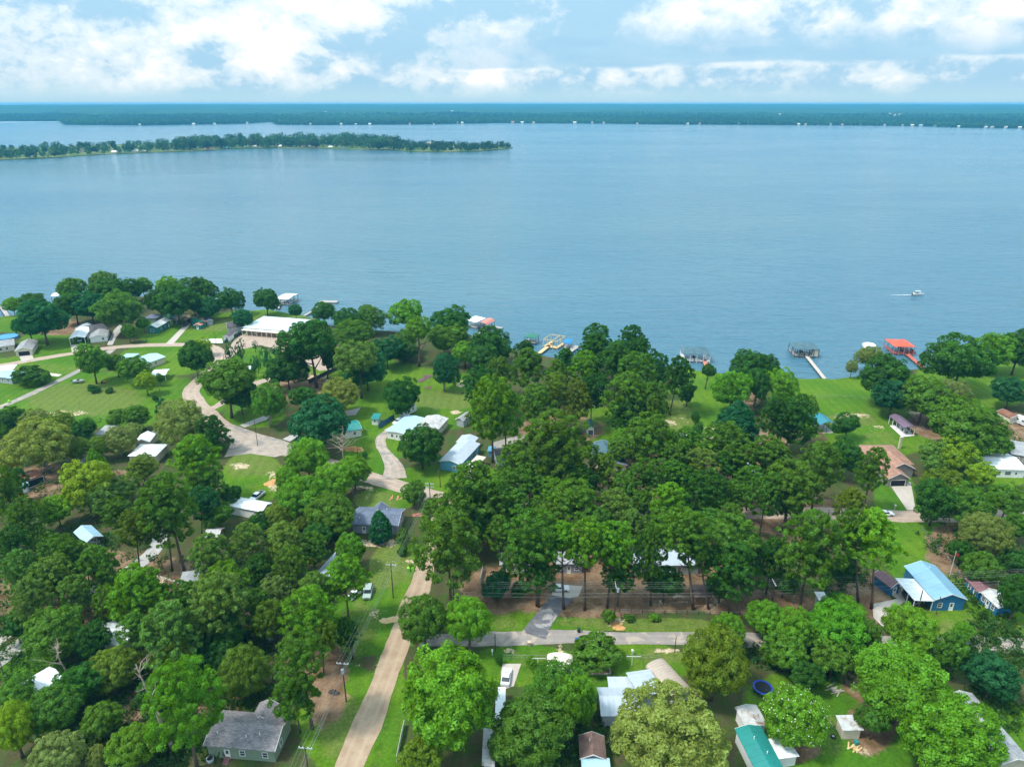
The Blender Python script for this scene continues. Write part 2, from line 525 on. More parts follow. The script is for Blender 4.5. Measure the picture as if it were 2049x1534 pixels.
def crown_pine(name, K=120, M=80, leaf=0.05, rc=(0.11, 0.18), cone=0.25, gap=0.0, inner=30):
    """pine crown: many rounded needle tufts on spreading boughs, rounded top, thinner skirt"""
    z = RS.uniform(-0.95, 0.93, K)
    ph = np.arange(K) * 2.399963 + RS.normal(size=K) * 0.4
    prof = np.sqrt(np.maximum(0.02, 1 - np.abs(z) ** 2.3)) * (1 - cone * (z + 0.2))
    prof *= 1 + 0.22 * np.sin(ph * 3 + z * 7) * RS.uniform(0.3, 1.0, K)
    r = prof * RS.uniform(0.60, 0.90, K)
    P = np.stack([r * np.cos(ph), r * np.sin(ph), z * 0.9 + 0.02], 1)
    if gap > 0:
        keep = RS.uniform(size=K) > gap * (0.4 + 0.6 * (z < 0)); P = P[keep]
    R = RS.uniform(*rc, size=len(P))
    out = len(P)
    if inner:
        Pi = unit(inner) * RS.uniform(0.05, 0.42, size=(inner, 1)); Pi[:, 2] *= 1.6
        P = np.vstack([P, Pi]); R = np.concatenate([R, RS.uniform(0.13, 0.2, inner)])
    C, N, S, T = [], [], [], []
    for i in range(len(P)):
        d = P[i] / (np.linalg.norm(P[i]) + 1e-6)
        k = max(10, int(M * (R[i] / 0.145) ** 2)) if i < out else M // 2
        u = unit(k) + np.array([0, 0, 0.55]) + d * 0.35
        u /= np.linalg.norm(u, axis=1, keepdims=True)
        q = RS.uniform(0.45, 1.0, size=(k, 1)) ** 0.5
        pos = u * q * R[i]; pos[:, 2] *= 0.75
        C.append(P[i] + pos)
        N.append(u + RS.normal(size=(k, 3)) * 0.55)
        S.append(leaf * RS.uniform(0.7, 1.3, k))
        T.append(RS.normal(1, 0.18) * RS.normal(1, 0.18, k))
    return leaf_mesh(name, np.vstack(C), np.vstack(N), np.concatenate(S), np.clip(np.concatenate(T), 0.5, 1.6), 1.5)


def crown_cedar(name, K=150, M=60, leaf=0.06):
    """dense conical evergreen"""
    z = RS.uniform(-1, 1, K)
    ph = np.arange(K) * 2.399963
    r = np.maximum(0.05, 0.95 * (1 - ((z + 1) / 2) ** 2.6) * np.sqrt(np.clip((z + 1.25) / 0.7, 0.3, 1))) * RS.uniform(0.65, 0.95, K)
    P = np.stack([r * np.cos(ph), r * np.sin(ph), z * 0.92], 1)
    C, N, S, T = [], [], [], []
    for i in range(K):
        d = np.array([math.cos(ph[i]), math.sin(ph[i]), 0.5])
        u = unit(M) + d * 0.6; u /= np.linalg.norm(u, axis=1, keepdims=True)
        C.append(P[i] + u * RS.uniform(.4, 1, size=(M, 1)) * 0.15)
        N.append(u + RS.normal(size=(M, 3)) * 0.5)
        S.append(leaf * RS.uniform(.6, 1.3, M)); T.append(RS.normal(1, .13) * RS.normal(1, .12, M))
    return leaf_mesh(name, np.vstack(C), np.vstack(N), np.concatenate(S), np.clip(np.concatenate(T), .5, 1.6), 1.3)


def trunk_mesh(name, lean=0.03, limbs=5, limb_from=0.45, mat='bark', seed=0, r0=1.0, spreadr=0.28):
    """unit-height tapered trunk (radius 1 at the foot, scaled per tree) with limbs that reach into the crown"""
    rs = np.random.RandomState(seed)
    b = MB()
    pts, rr = [], []
    for i in range(8):
        f = i / 7
        pts.append((lean * math.sin(f * 3 + seed) * f, lean * math.cos(f * 2.3 + seed) * f, f * 0.93))
        rr.append(0.017 * r0 * (1.25 if i == 0 else 1 - 0.75 * f))
    b.tube(pts, rr, 7)
    for k in range(limbs):
        f = limb_from + (0.9 - limb_from) * (k + 0.3) / limbs
        a = k * 2.4 + seed
        p0 = Vector((pts[int(f * 7)][0], pts[int(f * 7)][1], f * 0.9))
        L = spreadr * rs.uniform(0.6, 1.0) * (1.15 - 0.5 * f)
        dirv = Vector((math.cos(a), math.sin(a), rs.uniform(0.35, 0.9)))
        p1 = p0 + dirv * L * 0.5; p2 = p0 + dirv * L + Vector((0, 0, L * 0.15))
        b.tube([p0, p1, p2], [0.008 * r0, 0.005 * r0, 0.0025 * r0], 5)
    return b.mesh(name, MATS[mat], True)


CROWN = {
    'O': [crown_broad('oak_crown', 210, 165, .036, (.085, .165), lobes=n, rough=r, inner=90) for n, r in ((5, .24), (6, .20), (7, .26), (9, .18), (5, .28), (4, .26), (8, .24))],
    'B': [crown_broad('broadleaf_crown', 300, 290, 0.025, (0.075, 0.14), lobes=n, rough=.17, sprig=0.45, inner=90) for n in (8, 10, 12, 7)],
    'G': [crown_broad('pale_oak_crown', 320, 380, 0.0215, (0.07, 0.13), lobes=n, rough=.22, tvar=.15, inner=70) for n in (7, 9, 12)],
    'P': [crown_pine('pine_crown', 280, 112, 0.030, (.062, .118), c, g_, 80) for c, g_ in ((.25, .05), (.1, .14), (.42, .08), (.3, .28), (.5, .15), (.2, .2), (.35, .35), (.15, .05))],
    'H': [crown_pine('large_pine_crown', 300, 165, 0.021, (0.06, 0.115), cone=c, gap=.08, inner=80) for c in (.15, .3)],
    'C': [crown_cedar('cedar_crown', 260, 60, .040)],
    'S': [crown_broad('shrub_crown', 90, 110, 0.05, (0.13, 0.22), lobes=5, inner=20, zmin=-0.5, rough=.22)],
    'Y': [crown_broad('sapling_crown', 46, 70, 0.06, (0.12, 0.19), lobes=5, inner=5, zmin=-0.9, rough=.3)],
}
TRUNK = {
    'O': [trunk_mesh('trunk', .03, 6, .3, 'bark', s, 1.5, .36) for s in (1, 2)],
    'P': [trunk_mesh('trunk', .012, 7, .5, 'bark', s, 0.95, .2) for s in (3, 4, 5)],
    'G': [trunk_mesh('trunk', .03, 7, .25, 'pale_bark', 6, 1.6, .38)],
    'S': [trunk_mesh('trunk', .02, 4, .15, 'bark', 7, 1.4, .4)],
}
TRUNK['B'] = TRUNK['O']; TRUNK['H'] = TRUNK['P']; TRUNK['C'] = TRUNK['P']; TRUNK['Y'] = TRUNK['S']
PAL = {'d': ((0.044, 0.153, 0.0118), 'dark green'), 'm': ((0.097, 0.224, 0.0153), 'mid green'), 'b': ((0.131, 0.312, 0.0095), 'bright green'),
       'y': ((0.248, 0.377, 0.0095), 'yellow-green'), 'g': ((0.208, 0.286, 0.0614), 'sage green'), 't': ((0.027, 0.151, 0.0497), 'bluish green'),
       'o': ((0.143, 0.227, 0.0142), 'olive green'), 'p': ((0.138, 0.258, 0.0410), 'soft green'), 'w': ((0.257, 0.343, 0.0780), 'pale sage')}
NOUN = {'O': 'broadleaf tree', 'B': 'leafy broadleaf tree', 'G': 'broad crowned oak', 'P': 'pine', 'H': 'large pine', 'C': 'conical evergreen', 'S': 'shrub', 'Y': 'slender sapling'}
NAME = {'O': 'broadleaf_tree', 'B': 'broadleaf_tree', 'G': 'oak_tree', 'P': 'pine_tree', 'H': 'pine_tree', 'C': 'evergreen_tree', 'S': 'shrub', 'Y': 'sapling'}
ORD = ['leftmost', 'second from left', 'third from left', 'fourth from left', 'fifth from left', 'sixth from left', 'seventh from left', 'eighth from left',
       'ninth from left', 'tenth from left', 'eleventh from left', 'twelfth from left', 'thirteenth from left', 'fourteenth from left']
TREE_SPOTS = []


def plant(cx, cy, w, h, sp, shade, label, group, base=None):
    """one tree whose crown spans a w x h box of the photo around (cx, cy); it stands where that sight line puts it"""
    clear_k, hmin, hmax = {'O': (.09, .92, 1.6), 'B': (.07, .75, 1.7), 'G': (.12, .76, 1.3), 'P': (.70, .95, 1.9), 'H': (.55, .9, 2.0), 'C': (.04, .9, 2.4),
                           'S': (0.0, .5, 1.5), 'Y': (.2, .9, 3.0)}[sp]
    zc = 8.0
    for _ in range(8):
        p = at(cx, cy, zc)
        dep = depth_of(p)
        W = w * dep / F_PX
        a = math.atan2(CAM_H - zc, math.hypot(p.x, p.y))
        Hm = h * dep / F_PX
        ch = math.sqrt(max(Hm * Hm - (W * math.sin(a)) ** 2, 0.0)) / math.cos(a)
        ch = min(max(ch, hmin * W), hmax * W)
        if base:
            q = at(base[0], base[1], 0.0)
            hd = math.hypot(q.x, q.y)
            s = at(cx, cy, 0.0)
            zc = max(ch / 2, CAM_H - CAM_H * hd / math.hypot(s.x, s.y))
        else:
            clear = clear_k * ch + (0.8 if sp in 'OGB' else 0.0)
            if sp == 'P': clear = min(clear, 10.0)
            zc = clear + ch / 2
    p = at(cx, cy, zc)
    foot = Vector((p.x, p.y, 0.0))
    if base:
        q = at(base[0], base[1], 0.0)
        foot = Vector((q.x, q.y, 0.0))
    t = empty(NAME[sp], foot, 0.0, label, 'shrub' if sp == 'S' else 'tree', group)
    k = RS.randint(0, 1000)
    col, _ = PAL[shade]
    j = RS.normal(1, 0.07)
    cr = link('crown', CROWN[sp][k % len(CROWN[sp])], t)
    cr.location = (p.x - foot.x, p.y - foot.y, zc)
    cr.rotation_euler = (RS.normal(0, .10), RS.normal(0, .10), RS.uniform(0, 6.28))
    kx = {'P': 1.24 if 'grove' in group else 1.14, 'O': 1.24 if 'lake' in group or 'motel' in group else 1.13, 'B': 1.08, 'G': 1.06}.get(sp, 1.06)
    cr.scale = (W / 2 * kx * RS.normal(1, .05), W / 2 * kx * RS.normal(1, .05), ch / 2 * (1.2 if sp == 'P' else 1.1))
    cr.color = (col[0] * j * RS.normal(1, .08), col[1] * j, col[2] * j * RS.normal(1, .1), 1)
    tm = TRUNK[sp]
    tr = link('trunk', tm[k % len(tm)], t)
    top = zc + ch * 0.36
    dx, dy = p.x - foot.x, p.y - foot.y
    tr.scale = (top, top, top) if sp in 'OGBSY' else (top * .92, top * .92, top)
    if base and top > 1:
        v = Vector((dx * .9, dy * .9, top))
        tr.rotation_euler = Vector((0, 0, 1)).rotation_difference(v.normalized()).to_euler()
    TREE_SPOTS.append((foot.x, foot.y, W))
    return t


TREES = r"""
# lakeside trees at the far left
25 610 33 30 O b | small yellowish lakeside tree beside the far left pier
65 612 56 52 O d
83 640 84 84 O t
57 652 50 54 O t
142 578 50 42 O m
148 612 66 55 O d
206 566 52 34 O m
210 590 70 44 O d
180 614 60 60 O t
261 578 48 44 O d
285 573 34 38 O m
240 621 86 66 O m
# trees behind the green house by the lake
336 573 44 38 O b
318 603 48 52 O d
352 604 78 60 O d
396 582 64 46 O d
386 605 48 44 O m
416 616 46 34 O t
461 602 52 44 O d | lone lakeside tree left of the white roofed boathouse
485 637 36 38 O t | tree beside the gray house left of the motel
286 648 24 28 O b | thin light green tree left of the green house
257 664 26 34 O m | small round tree at the corner of the curved driveway
532 601 54 40 O d | spreading tree standing in front of the white roofed boathouse
591 622 26 28 O t | small round tree on the lake bank above the motel roof
648 624 42 42 O d | round tree on the lake bank behind the flat pier
# trees around the blue roofed house on the left
183 722 68 76 O m
232 728 42 42 O m
268 738 58 46 O m
390 716 66 68 O d | big round dark tree beside the bend of the upper road
405 691 36 28 O y | yellow-green bush tree behind the big round tree at the bend
291 764 42 42 O y | yellow-green small tree standing alone on the mown lawn
319 757 16 22 O m | little tree against the small white carport
60 752 66 36 S d
90 757 26 24 S m
310 797 15 13 S d | tiny round bush beside the pole on the mown lawn
187 778 28 12 S d | low clipped bush on the lawn below the trees
219 781 18 10 S d | smaller clipped bush on the lawn below the trees
# trees at the near edge of the mown lawn
22 842 58 46 O d
5 864 36 34 O m
70 842 66 36 G g
118 848 66 42 G o
168 860 48 44 O d
236 836 42 30 O m
274 834 54 46 O m
325 815 28 34 C t | bluish evergreen behind the big sage oak by the junction
362 842 100 92 G g | big sage green oak left of the road junction
424 868 66 72 P d b=441,905 | dark layered pine against the pale road junction
# oaks on the far left slope
80 886 130 78 G w
14 924 56 52 G w
238 880 70 56 G g
270 856 36 28 G w
200 892 50 46 G o
159 898 52 44 G o
193 932 46 64 C b
284 934 56 42 O o
392 918 100 80 P b
415 966 66 60 P m
# trees of the left edge hollow
14 980 56 92 P m
32 958 40 44 P d
170 970 110 52 O y
112 1018 62 62 O b
47 1030 72 50 P m
200 998 72 54 O p
250 975 62 42 O p
236 1024 60 46 P m
26 1082 60 52 P d
76 1078 56 36 O m
# pines beside the concrete lane on the left
331 1000 108 92 P m b=371,1149
276 1052 74 66 P o b=281,1150
339 1046 84 72 P m b=345,1142
408 1006 64 64 P t b=404,1068
440 1030 60 44 O m
460 990 46 40 O d
422 1108 86 64 P p
495 1080 66 72 P p b=522,1173
# left woodland upper row
166 1112 66 32 P p
120 1110 84 48 P m
40 1140 82 58 P p
105 1150 82 56 P p
195 1130 80 56 P m
276 1176 94 62 P b
362 1194 62 50 P m
# left woodland middle row
60 1202 72 86 P p
92 1164 70 50 P m
150 1184 68 62 P p
215 1200 60 60 P m
274 1190 102 80 P b
436 1200 116 96 P p
448 1172 96 58 P b
105 1270 112 82 O m
185 1278 70 72 O d
338 1260 118 82 P p
448 1264 84 84 O d
270 1258 70 50 P m
# left woodland inner trees
130 1240 70 60 O m
226 1165 50 44 P m
380 1250 70 60 P m
520 1140 66 56 P d
510 1210 66 60 P m
545 1250 60 60 O d
30 1250 70 60 O d
400 1300 64 60 O d
# left woodland lower row
342 1310 78 52 P o
227 1338 106 84 B o
368 1396 142 168 H b b=395,1536 | huge bright pine left of the green house
487 1345 100 110 B o
445 1318 60 70 O d
34 1386 74 44 O m
26 1458 70 104 B y | yellow-green tree in the lower left corner
110 1415 112 102 B m
205 1440 74 74 O m
160 1372 92 60 O d
112 1514 114 52 G g
195 1516 46 50 G g
268 1496 112 74 B b
318 1468 70 60 O m
300 1390 60 60 O d
# trees along the left side of the dirt road
699 1100 68 74 B b
692 1154 84 78 P b b=699,1252
570 1086 82 66 P p
626 1094 62 58 P m
582 1130 82 70 P m
632 1184 86 66 P p
617 1228 110 90 P b
538 1236 64 70 P o b=553,1305
550 1186 66 50 P g
600 1314 120 114 H m b=625,1457
590 1392 86 60 P m
693 1262 48 54 P d b=706,1318
650 1270 50 60 P o b=648,1350
# sweetgum clump above the gray house
615 918 98 90 B b
604 996 108 94 B b
668 962 90 84 B b
708 942 72 66 B b
662 1030 104 88 B m
575 960 50 60 B b
560 1030 66 46 G o
605 1046 42 36 G o
632 1072 62 34 O d
520 1046 50 44 O d
# trees near the gray house and the mobile homes
641 846 110 92 O t | broad bluish tree right of the road junction
845 895 90 90 O d b=846,938 | big round dark tree in front of the white mobile home
828 984 48 46 O m b=830,1010 | light airy tree beside the pole at the road corner
760 1052 50 58 C t b=760,1082 | bluish cone shaped tree in front of the gray house
806 1076 30 34 S m | bush at the right end of the gray house
806 1102 24 20 S d | lower bush between the gray house and the wires
730 911 12 14 S d | small dark bush beside the orange dirt heap
# trees around the motel parking lot
696 642 56 42 O d
742 636 64 40 G m
733 622 30 16 O m
812 628 62 48 O b
903 648 78 46 O d | rounded tree beside the white and pink boathouses
838 658 46 50 O b b=839,733
708 670 84 42 G m
615 688 106 72 O d b=634,775
662 717 40 62 O d b=655,757
773 702 66 58 O t
812 680 50 46 G m
808 702 48 44 O d b=809,722
# trees between the motel lot and the lake bank
716 718 80 72 O p b=724,797
733 737 80 70 O t
888 680 66 48 O m
912 672 54 38 O m
982 688 74 56 O d
892 741 62 80 G t b=889,782
930 706 52 46 O b
965 718 66 54 O d
960 768 70 66 P d
1003 702 32 52 O m
1000 740 52 52 P m
# trees around the driveway left of the motel lot
456 760 90 54 O m b=464,836
480 792 66 56 O d
573 742 74 68 O d b=579,778
540 803 76 78 G m b=542,853
680 790 84 68 G g
604 793 44 42 O d
802 795 72 82 O d b=800,832 | dark tree directly behind the parked camper
# saplings on the green beside the motel lot
459 706 20 42 Y t
480 699 20 48 Y t
510 691 12 20 Y t
508 730 20 38 Y t
531 712 22 42 Y t
549 702 16 24 Y t
515 726 16 30 Y t
# pines on the bank behind the green dock
1050 700 40 24 P d
1056 734 74 48 P m
1132 719 46 28 P d
1116 744 50 38 P m
1193 679 60 38 P d
1190 702 66 46 P d
1170 734 62 46 P b
1265 683 64 36 P d
1278 708 66 46 P d
1232 724 86 56 P d
1274 746 80 48 P m
1320 737 44 54 P d
1360 752 62 72 P d b=1340,830
1376 790 32 48 S d
# pines around the barrel roofed shed
985 815 92 118 P b
1110 780 62 64 P o b=1113,862
1154 797 54 74 P o b=1140,868
1072 806 70 68 P m
1185 782 62 62 P d
1012 822 70 92 P b
1256 790 92 74 P m
1308 802 60 72 P m
1250 828 62 52 P d
1300 824 46 62 P o
1247 885 52 62 B b
1280 905 46 58 O o
# trees along the long green lawn
1418 742 30 30 O d b=1411,778 | lollipop shaped tree by the green roofed boathouse walkway
1396 860 26 28 S d
1392 836 18 24 S d
1465 777 80 80 O b
1497 730 72 58 O d
1530 738 64 62 O d
1475 842 88 64 C t
1515 768 52 72 O d
1560 770 70 58 O b
1593 838 84 90 P d b=1571,902
1550 832 62 72 P d
1615 810 46 40 O m
# pines behind the shady grove
1112 892 132 72 P m
1035 922 78 64 P m
1300 872 92 72 P m
1375 890 72 54 P m
1448 886 82 64 P m
1060 965 70 50 P m
1115 940 82 54 P m
1208 942 72 54 P o
1295 955 74 50 P m
1345 952 62 50 P m
1160 965 70 52 P d
1412 982 82 80 P d
# inner pines right of the grove
1480 915 72 60 P m
1502 962 60 56 P m
1458 932 60 58 P d
1562 926 64 62 P m
1350 912 72 56 P m
1402 932 68 52 P p
1470 990 60 56 P m
1245 900 60 44 O m
1580 1000 62 54 P m
# pines in the middle of the grove
948 980 112 70 P m
985 1012 82 74 P m
890 1036 92 58 P m
898 1092 126 132 P m
1022 1012 72 68 P m
1076 1020 52 44 P m
1148 1004 86 52 P m
1230 1016 72 62 P p
1284 1008 50 54 P m
1340 1004 72 50 P b
1417 1018 56 48 P m
930 1000 70 60 P m
# inner pines of the grove
1100 1040 66 56 P m
1190 1050 70 60 P m
1262 1050 66 60 P p
1320 1048 62 54 P m
1000 1062 66 60 P m
1420 1050 62 56 P m
958 1046 62 60 P d
1010 972 66 56 P m
1252 972 60 46 P m
1100 985 64 46 P b
1460 1040 66 54 P m
1370 960 56 44 P d
# pines in the front row of the grove
1066 1070 94 98 P m b=1075,1212
1122 1078 70 74 P b b=1128,1218
1172 1084 74 84 P b b=1170,1220
1230 1088 78 84 P b b=1215,1215
1300 1102 62 108 P m b=1302,1211
1364 1056 86 70 P m b=1387,1219
1387 1094 70 72 P m b=1418,1218
1455 1086 106 90 P m
1470 1132 102 84 P d
1040 1112 72 76 P m
1240 1150 66 60 P d b=1236,1212
1080 1140 80 60 P d
1330 1164 76 42 O d
1443 1172 58 58 O d
# shrubs beside the lower road
995 1174 62 66 S t | large round bluish bush left of the grove driveway
1038 1180 30 40 S d | darker bush beside the large round bush near the driveway
1218 1233 32 32 S m | rounded bush beneath the transformer pole by the lower road
1258 1235 26 18 S m
1310 1235 24 18 S b
1192 1304 112 56 S m | low spreading tree beside the cream carport
1063 1325 24 24 S b | small bush left of the cream carport
998 1320 16 20 S d | small bush beside the post at the driveway corner
1170 1345 12 20 S d | narrow shrub beside the raised garden bed
# trees around the white car driveway
938 1244 96 110 B b
848 1242 106 114 B m
900 1392 214 216 B b | largest round bright green tree right of the dirt road
842 1514 92 46 O o
1115 1385 150 100 B m
1150 1400 92 120 B b
1062 1462 166 128 B m
1085 1418 72 42 O o
1068 1516 92 44 G p
1010 1500 60 60 O m
# trees in the lower right yards
1334 1474 250 150 G w | biggest sage green oak overhanging the gray metal roofs
1432 1324 142 152 B o
1590 1434 150 122 B b | magnolia dotted with white flowers beside the teal roof
1612 1352 70 42 O d
1805 1372 202 144 B b
1905 1470 202 150 B b
1750 1440 70 70 O m
1985 1354 98 84 O t
# bright hedge trees along the lower right road
1455 1264 78 84 B b
1533 1237 86 80 B b
1592 1260 82 94 B b
1672 1260 130 118 B b
1680 1222 90 58 B b
1570 1302 82 64 O m
1668 1312 86 60 O m
1821 1260 114 108 B b
1906 1306 68 92 O m
1926 1264 40 44 O b
1735 1268 60 70 B m
# trees around the brick roofed house
1696 850 54 46 O d | round tree beside the teal gazebo
1738 713 56 36 G g
1705 735 24 32 G g
1775 757 104 58 O d
1787 794 78 48 O t
1691 914 72 78 O d
1745 938 60 82 P m
1640 931 92 82 P m
1535 908 74 64 P m
1914 913 78 64 O y
1870 914 68 62 O p
1965 950 58 48 O y
1885 966 68 46 O o
# big trees at the right end of the lake bank
1922 724 116 84 O d
1990 702 70 78 O b
2038 700 62 82 O d
2022 782 64 42 O t
1850 796 96 78 O m
1905 796 84 80 G g
1927 854 122 78 O m
1975 876 78 62 O m
# pines by the road right of the grove
1582 970 98 94 P m
1533 986 68 82 P m
1610 974 62 62 P m
1703 1008 66 60 P o
1622 1096 122 132 P m
1545 1112 58 72 P d
1505 1100 52 62 P m
1745 1072 106 106 P b b=1744,1217
1700 1060 60 80 P m b=1717,1205
1690 1145 60 70 O d
1570 1165 50 50 O d
# trees right of the narrow green lawn
1873 1000 86 90 O d
1938 1012 94 74 O m
1970 1068 102 94 G g
2015 1002 72 62 O m
2033 1052 52 58 O m
1965 1136 72 58 O m
2030 1122 56 54 O d
2035 1192 62 90 O d
1925 1102 52 36 O d
"""


def make_trees():
    group, rows = None, []
    def flush():
        rows.sort(key=lambda r: r[0])
        n = 0
        auto = [r for r in rows if not r[7]]
        for r in rows:
            cx, cy, w, h, sp, sh, base, lab = r
            if not lab:
                lab = f"{PAL[sh][1]} {NOUN[sp]}, {'rightmost' if n == len(auto) - 1 and n > 1 else ORD[min(n, 13)]} among {group}"
                if len(lab.replace('-', ' ').split()) > 16: lab = lab.replace('leafy ', '').replace('broad crowned ', '').replace(' from left', '')
                n += 1
            plant(cx, cy, w, h, sp, sh, lab, group, base)
    for line in TREES.strip().splitlines():
        if line.startswith('#'):
            if rows: flush()
            group, rows = line[2:].strip(), []
            continue
        body, _, lab = line.partition('|')
        p = body.split()
        base = None
        if p[-1].startswith('b='):
            base = tuple(float(x) for x in p.pop()[2:].split(','))
        rows.append((float(p[0]), float(p[1]), float(p[2]), float(p[3]), p[4], p[5], base, lab.strip()))
    flush()

# ---------------------------------------------------------------- ground sheet
WATER_Z = -1.2
SHORE_PX = [(-60, 640), (0, 633), (20, 630), (40, 628), (110, 604), (200, 594), (300, 592), (400, 600), (460, 615), (500, 620), (545, 619), (600, 628),
            (640, 641), (662, 650), (750, 657), (850, 668), (930, 674), (1000, 690), (1060, 706), (1150, 718), (1200, 715), (1300, 728), (1400, 738),
            (1440, 745), (1500, 755), (1575, 757), (1650, 756), (1700, 752), (1750, 745), (1840, 736), (1900, 725), (1960, 715), (2060, 700)]
_sp = [at(x, y, 0) for x, y in SHORE_PX]
SX = np.array([-1400, -700] + [p.x for p in _sp] + [700, 1400]); SY = np.array([_sp[0].y + 60, _sp[0].y + 10] + [p.y for p in _sp] + [_sp[-1].y + 30, _sp[-1].y + 100])

LAWN = [(110, 690, 70, 35), (30, 640, 70, 25), (330, 660, 60, 30), (430, 655, 80, 28), (560, 635, 120, 18), (90, 735, 120, 25), (200, 800, 260, 55), (330, 720, 90, 32),
        (500, 735, 60, 40), (510, 830, 60, 25), (505, 955, 62, 52), (740, 780, 150, 60), (860, 800, 140, 60), (745, 895, 60, 55), (900, 960, 130, 30), (770, 1000, 60, 24),
        (800, 1140, 60, 60), (745, 1250, 100, 60), (690, 1440, 90, 110), (780, 1400, 30, 160), (1340, 840, 60, 70), (1425, 800, 70, 100), (1200, 850, 60, 35), (1690, 800, 150, 75),
        (1760, 865, 110, 50), (1950, 770, 130, 50), (1840, 1090, 75, 85), (1790, 990, 40, 60), (1990, 960, 60, 18), (1960, 1250, 130, 45), (1030, 1245, 90, 26), (1150, 1250, 80, 16),
        (1330, 1252, 130, 14), (1050, 1330, 110, 40), (1260, 1330, 120, 45), (1200, 1360, 70, 30), (1620, 1400, 130, 60), (1680, 1490, 190, 60), (1990, 1470, 90, 70), (1930, 1130, 60, 70),
        (60, 1330, 70, 50), (330, 1150, 80, 30)]
DIRT = [(1000, 1180, 80, 50), (1180, 1195, 200, 40), (1350, 1190, 120, 34), (1460, 1200, 80, 30), (1560, 1210, 80, 30), (1720, 1200, 60, 60), (60, 975, 100, 38), (100, 955, 70, 28),
        (240, 960, 50, 20), (5, 1205, 50, 50), (650, 1365, 50, 90), (610, 1300, 60, 40), (480, 1210, 60, 40), (270, 1380, 50, 70), (430, 1400, 60, 30), (1730, 1360, 50, 50),
        (1745, 1450, 55, 60), (1590, 1500, 50, 30), (1300, 940, 130, 40), (1400, 970, 120, 60), (1560, 1010, 90, 60), (1180, 1010, 220, 60), (1250, 1120, 240, 60), (1520, 900, 60, 40),
        (1490, 800, 30, 24), (1830, 790, 50, 20), (1880, 850, 70, 30), (1920, 1100, 70, 60), (2000, 1150, 70, 60), (600, 775, 70, 30), (1120, 860, 90, 30), (1630, 1050, 80, 60),
        (120, 655, 70, 16), (250, 1180, 200, 80), (2020, 860, 40, 40), (1180, 1215, 90, 22)]
SAND = [(770, 1085, 60, 12, .8), (765, 1135, 40, 16, .42), (735, 1330, 34, 8, .7), (550, 965, 18, 26, .9), (478, 932, 24, 10, .7), (125, 826, 60, 6, .8), (1345, 855, 45, 35, .5),
        (725, 985, 30, 14, .7), (935, 768, 25, 9, .9), (640, 757, 30, 10, .8), (1705, 832, 40, 8, .7), (1755, 858, 30, 8, .7), (905, 1040, 40, 10, .7), (1385, 1200, 90, 18, .6),
        (1335, 1303, 30, 6, .9), (1022, 1300, 14, 9, .9), (1235, 1244, 16, 8, 1.), (1120, 1300, 10, 14, .8), (1500, 1022, 60, 8, .8), (800, 1122, 50, 6, .6),
        (1415, 870, 20, 26, .5), (375, 636, 50, 7, .8), (940, 1098, 50, 30, .4), (330, 1160, 30, 10, .5), (1940, 1275, 70, 6, .5), (745, 1230, 20, 10, .6), (912, 825, 12, 5, .8),
        (1730, 1470, 50, 50, .35), (1490, 1370, 40, 40, .3), (1830, 815, 30, 14, .8), (1600, 1490, 30, 18, .6)]


def blobs(px, py, lst):
    out = np.zeros_like(px)
    for b in lst:
        k = b[4] if len(b) > 4 else 1.0
        r2 = ((px - b[0]) / b[2]) ** 2 + ((py - b[1]) / b[3]) ** 2
        out = np.maximum(out, k * np.clip(1.6 - 1.1 * r2, 0, 1))
    return out


def grid_mesh(name, xs, ys, zfun, keep=None):
    X, Y = np.meshgrid(xs, ys)
    Z = zfun(X, Y)
    nx, ny = len(xs), len(ys)
    V = np.stack([X, Y, Z], -1).reshape(-1, 3)
    i, j = np.meshgrid(np.arange(nx - 1), np.arange(ny - 1))
    a = (j * nx + i).reshape(-1)
    Q = np.stack([a, a + 1, a + nx + 1, a + nx], 1)
    if keep is not None:
        k = keep(V)[Q].any(1); Q = Q[k]
    me = bpy.data.meshes.new(name)
    me.vertices.add(len(V)); me.vertices.foreach_set('co', V.reshape(-1))
    me.loops.add(4 * len(Q)); me.loops.foreach_set('vertex_index', Q.reshape(-1).astype(np.int32))
    me.polygons.add(len(Q)); me.polygons.foreach_set('loop_start', np.arange(0, 4 * len(Q), 4, dtype=np.int32))
    me.polygons.foreach_set('use_smooth', np.ones(len(Q), dtype=bool))
    me.update()
    return me, V


def ground_z(X, Y):
    s = np.interp(X, SX, SY) - Y
    wob = 0.8 * np.sin(X * 0.21) + 0.5 * np.sin(X * 0.57 + 1)
    return np.clip((s + wob - 1.0) * 0.6, -3.0, 0.0)


xs = np.concatenate([np.linspace(-1400, -330, 28)[:-1], np.arange(-330, 330, 1.4), np.linspace(330, 1400, 28)])
ys = np.concatenate([np.linspace(-300, 70, 24)[:-1], np.arange(70, 470, 1.4), np.linspace(470, 620, 16)])
gme, GV = grid_mesh('ground', xs, ys, ground_z, lambda V: V[:, 2] > -2.95)
gpx, gpy = proj(GV[:, 0], np.maximum(GV[:, 1], 40), np.zeros(len(GV)))
DRY = [(170, 800, 120, 36), (500, 930, 60, 25), (745, 1130, 90, 55), (690, 1460, 60, 70), (1340, 840, 50, 60), (1380, 1250, 170, 16), (1200, 1246, 90, 12), (900, 800, 90, 20), (1950, 1265, 110, 30),
       (740, 1010, 60, 30), (1010, 1250, 40, 14, .6), (1240, 1330, 60, 30, .5), (430, 650, 60, 14), (560, 640, 80, 10), (1180, 850, 50, 30, .6), (1700, 840, 60, 16), (1760, 880, 40, 20, .7),
       (1060, 1315, 50, 20, .6), (1330, 1310, 60, 16), (720, 1250, 40, 60, .7), (1660, 1470, 50, 50, .6), (90, 740, 80, 14, .6), (905, 1045, 60, 14), (1900, 1140, 30, 60, .7)]
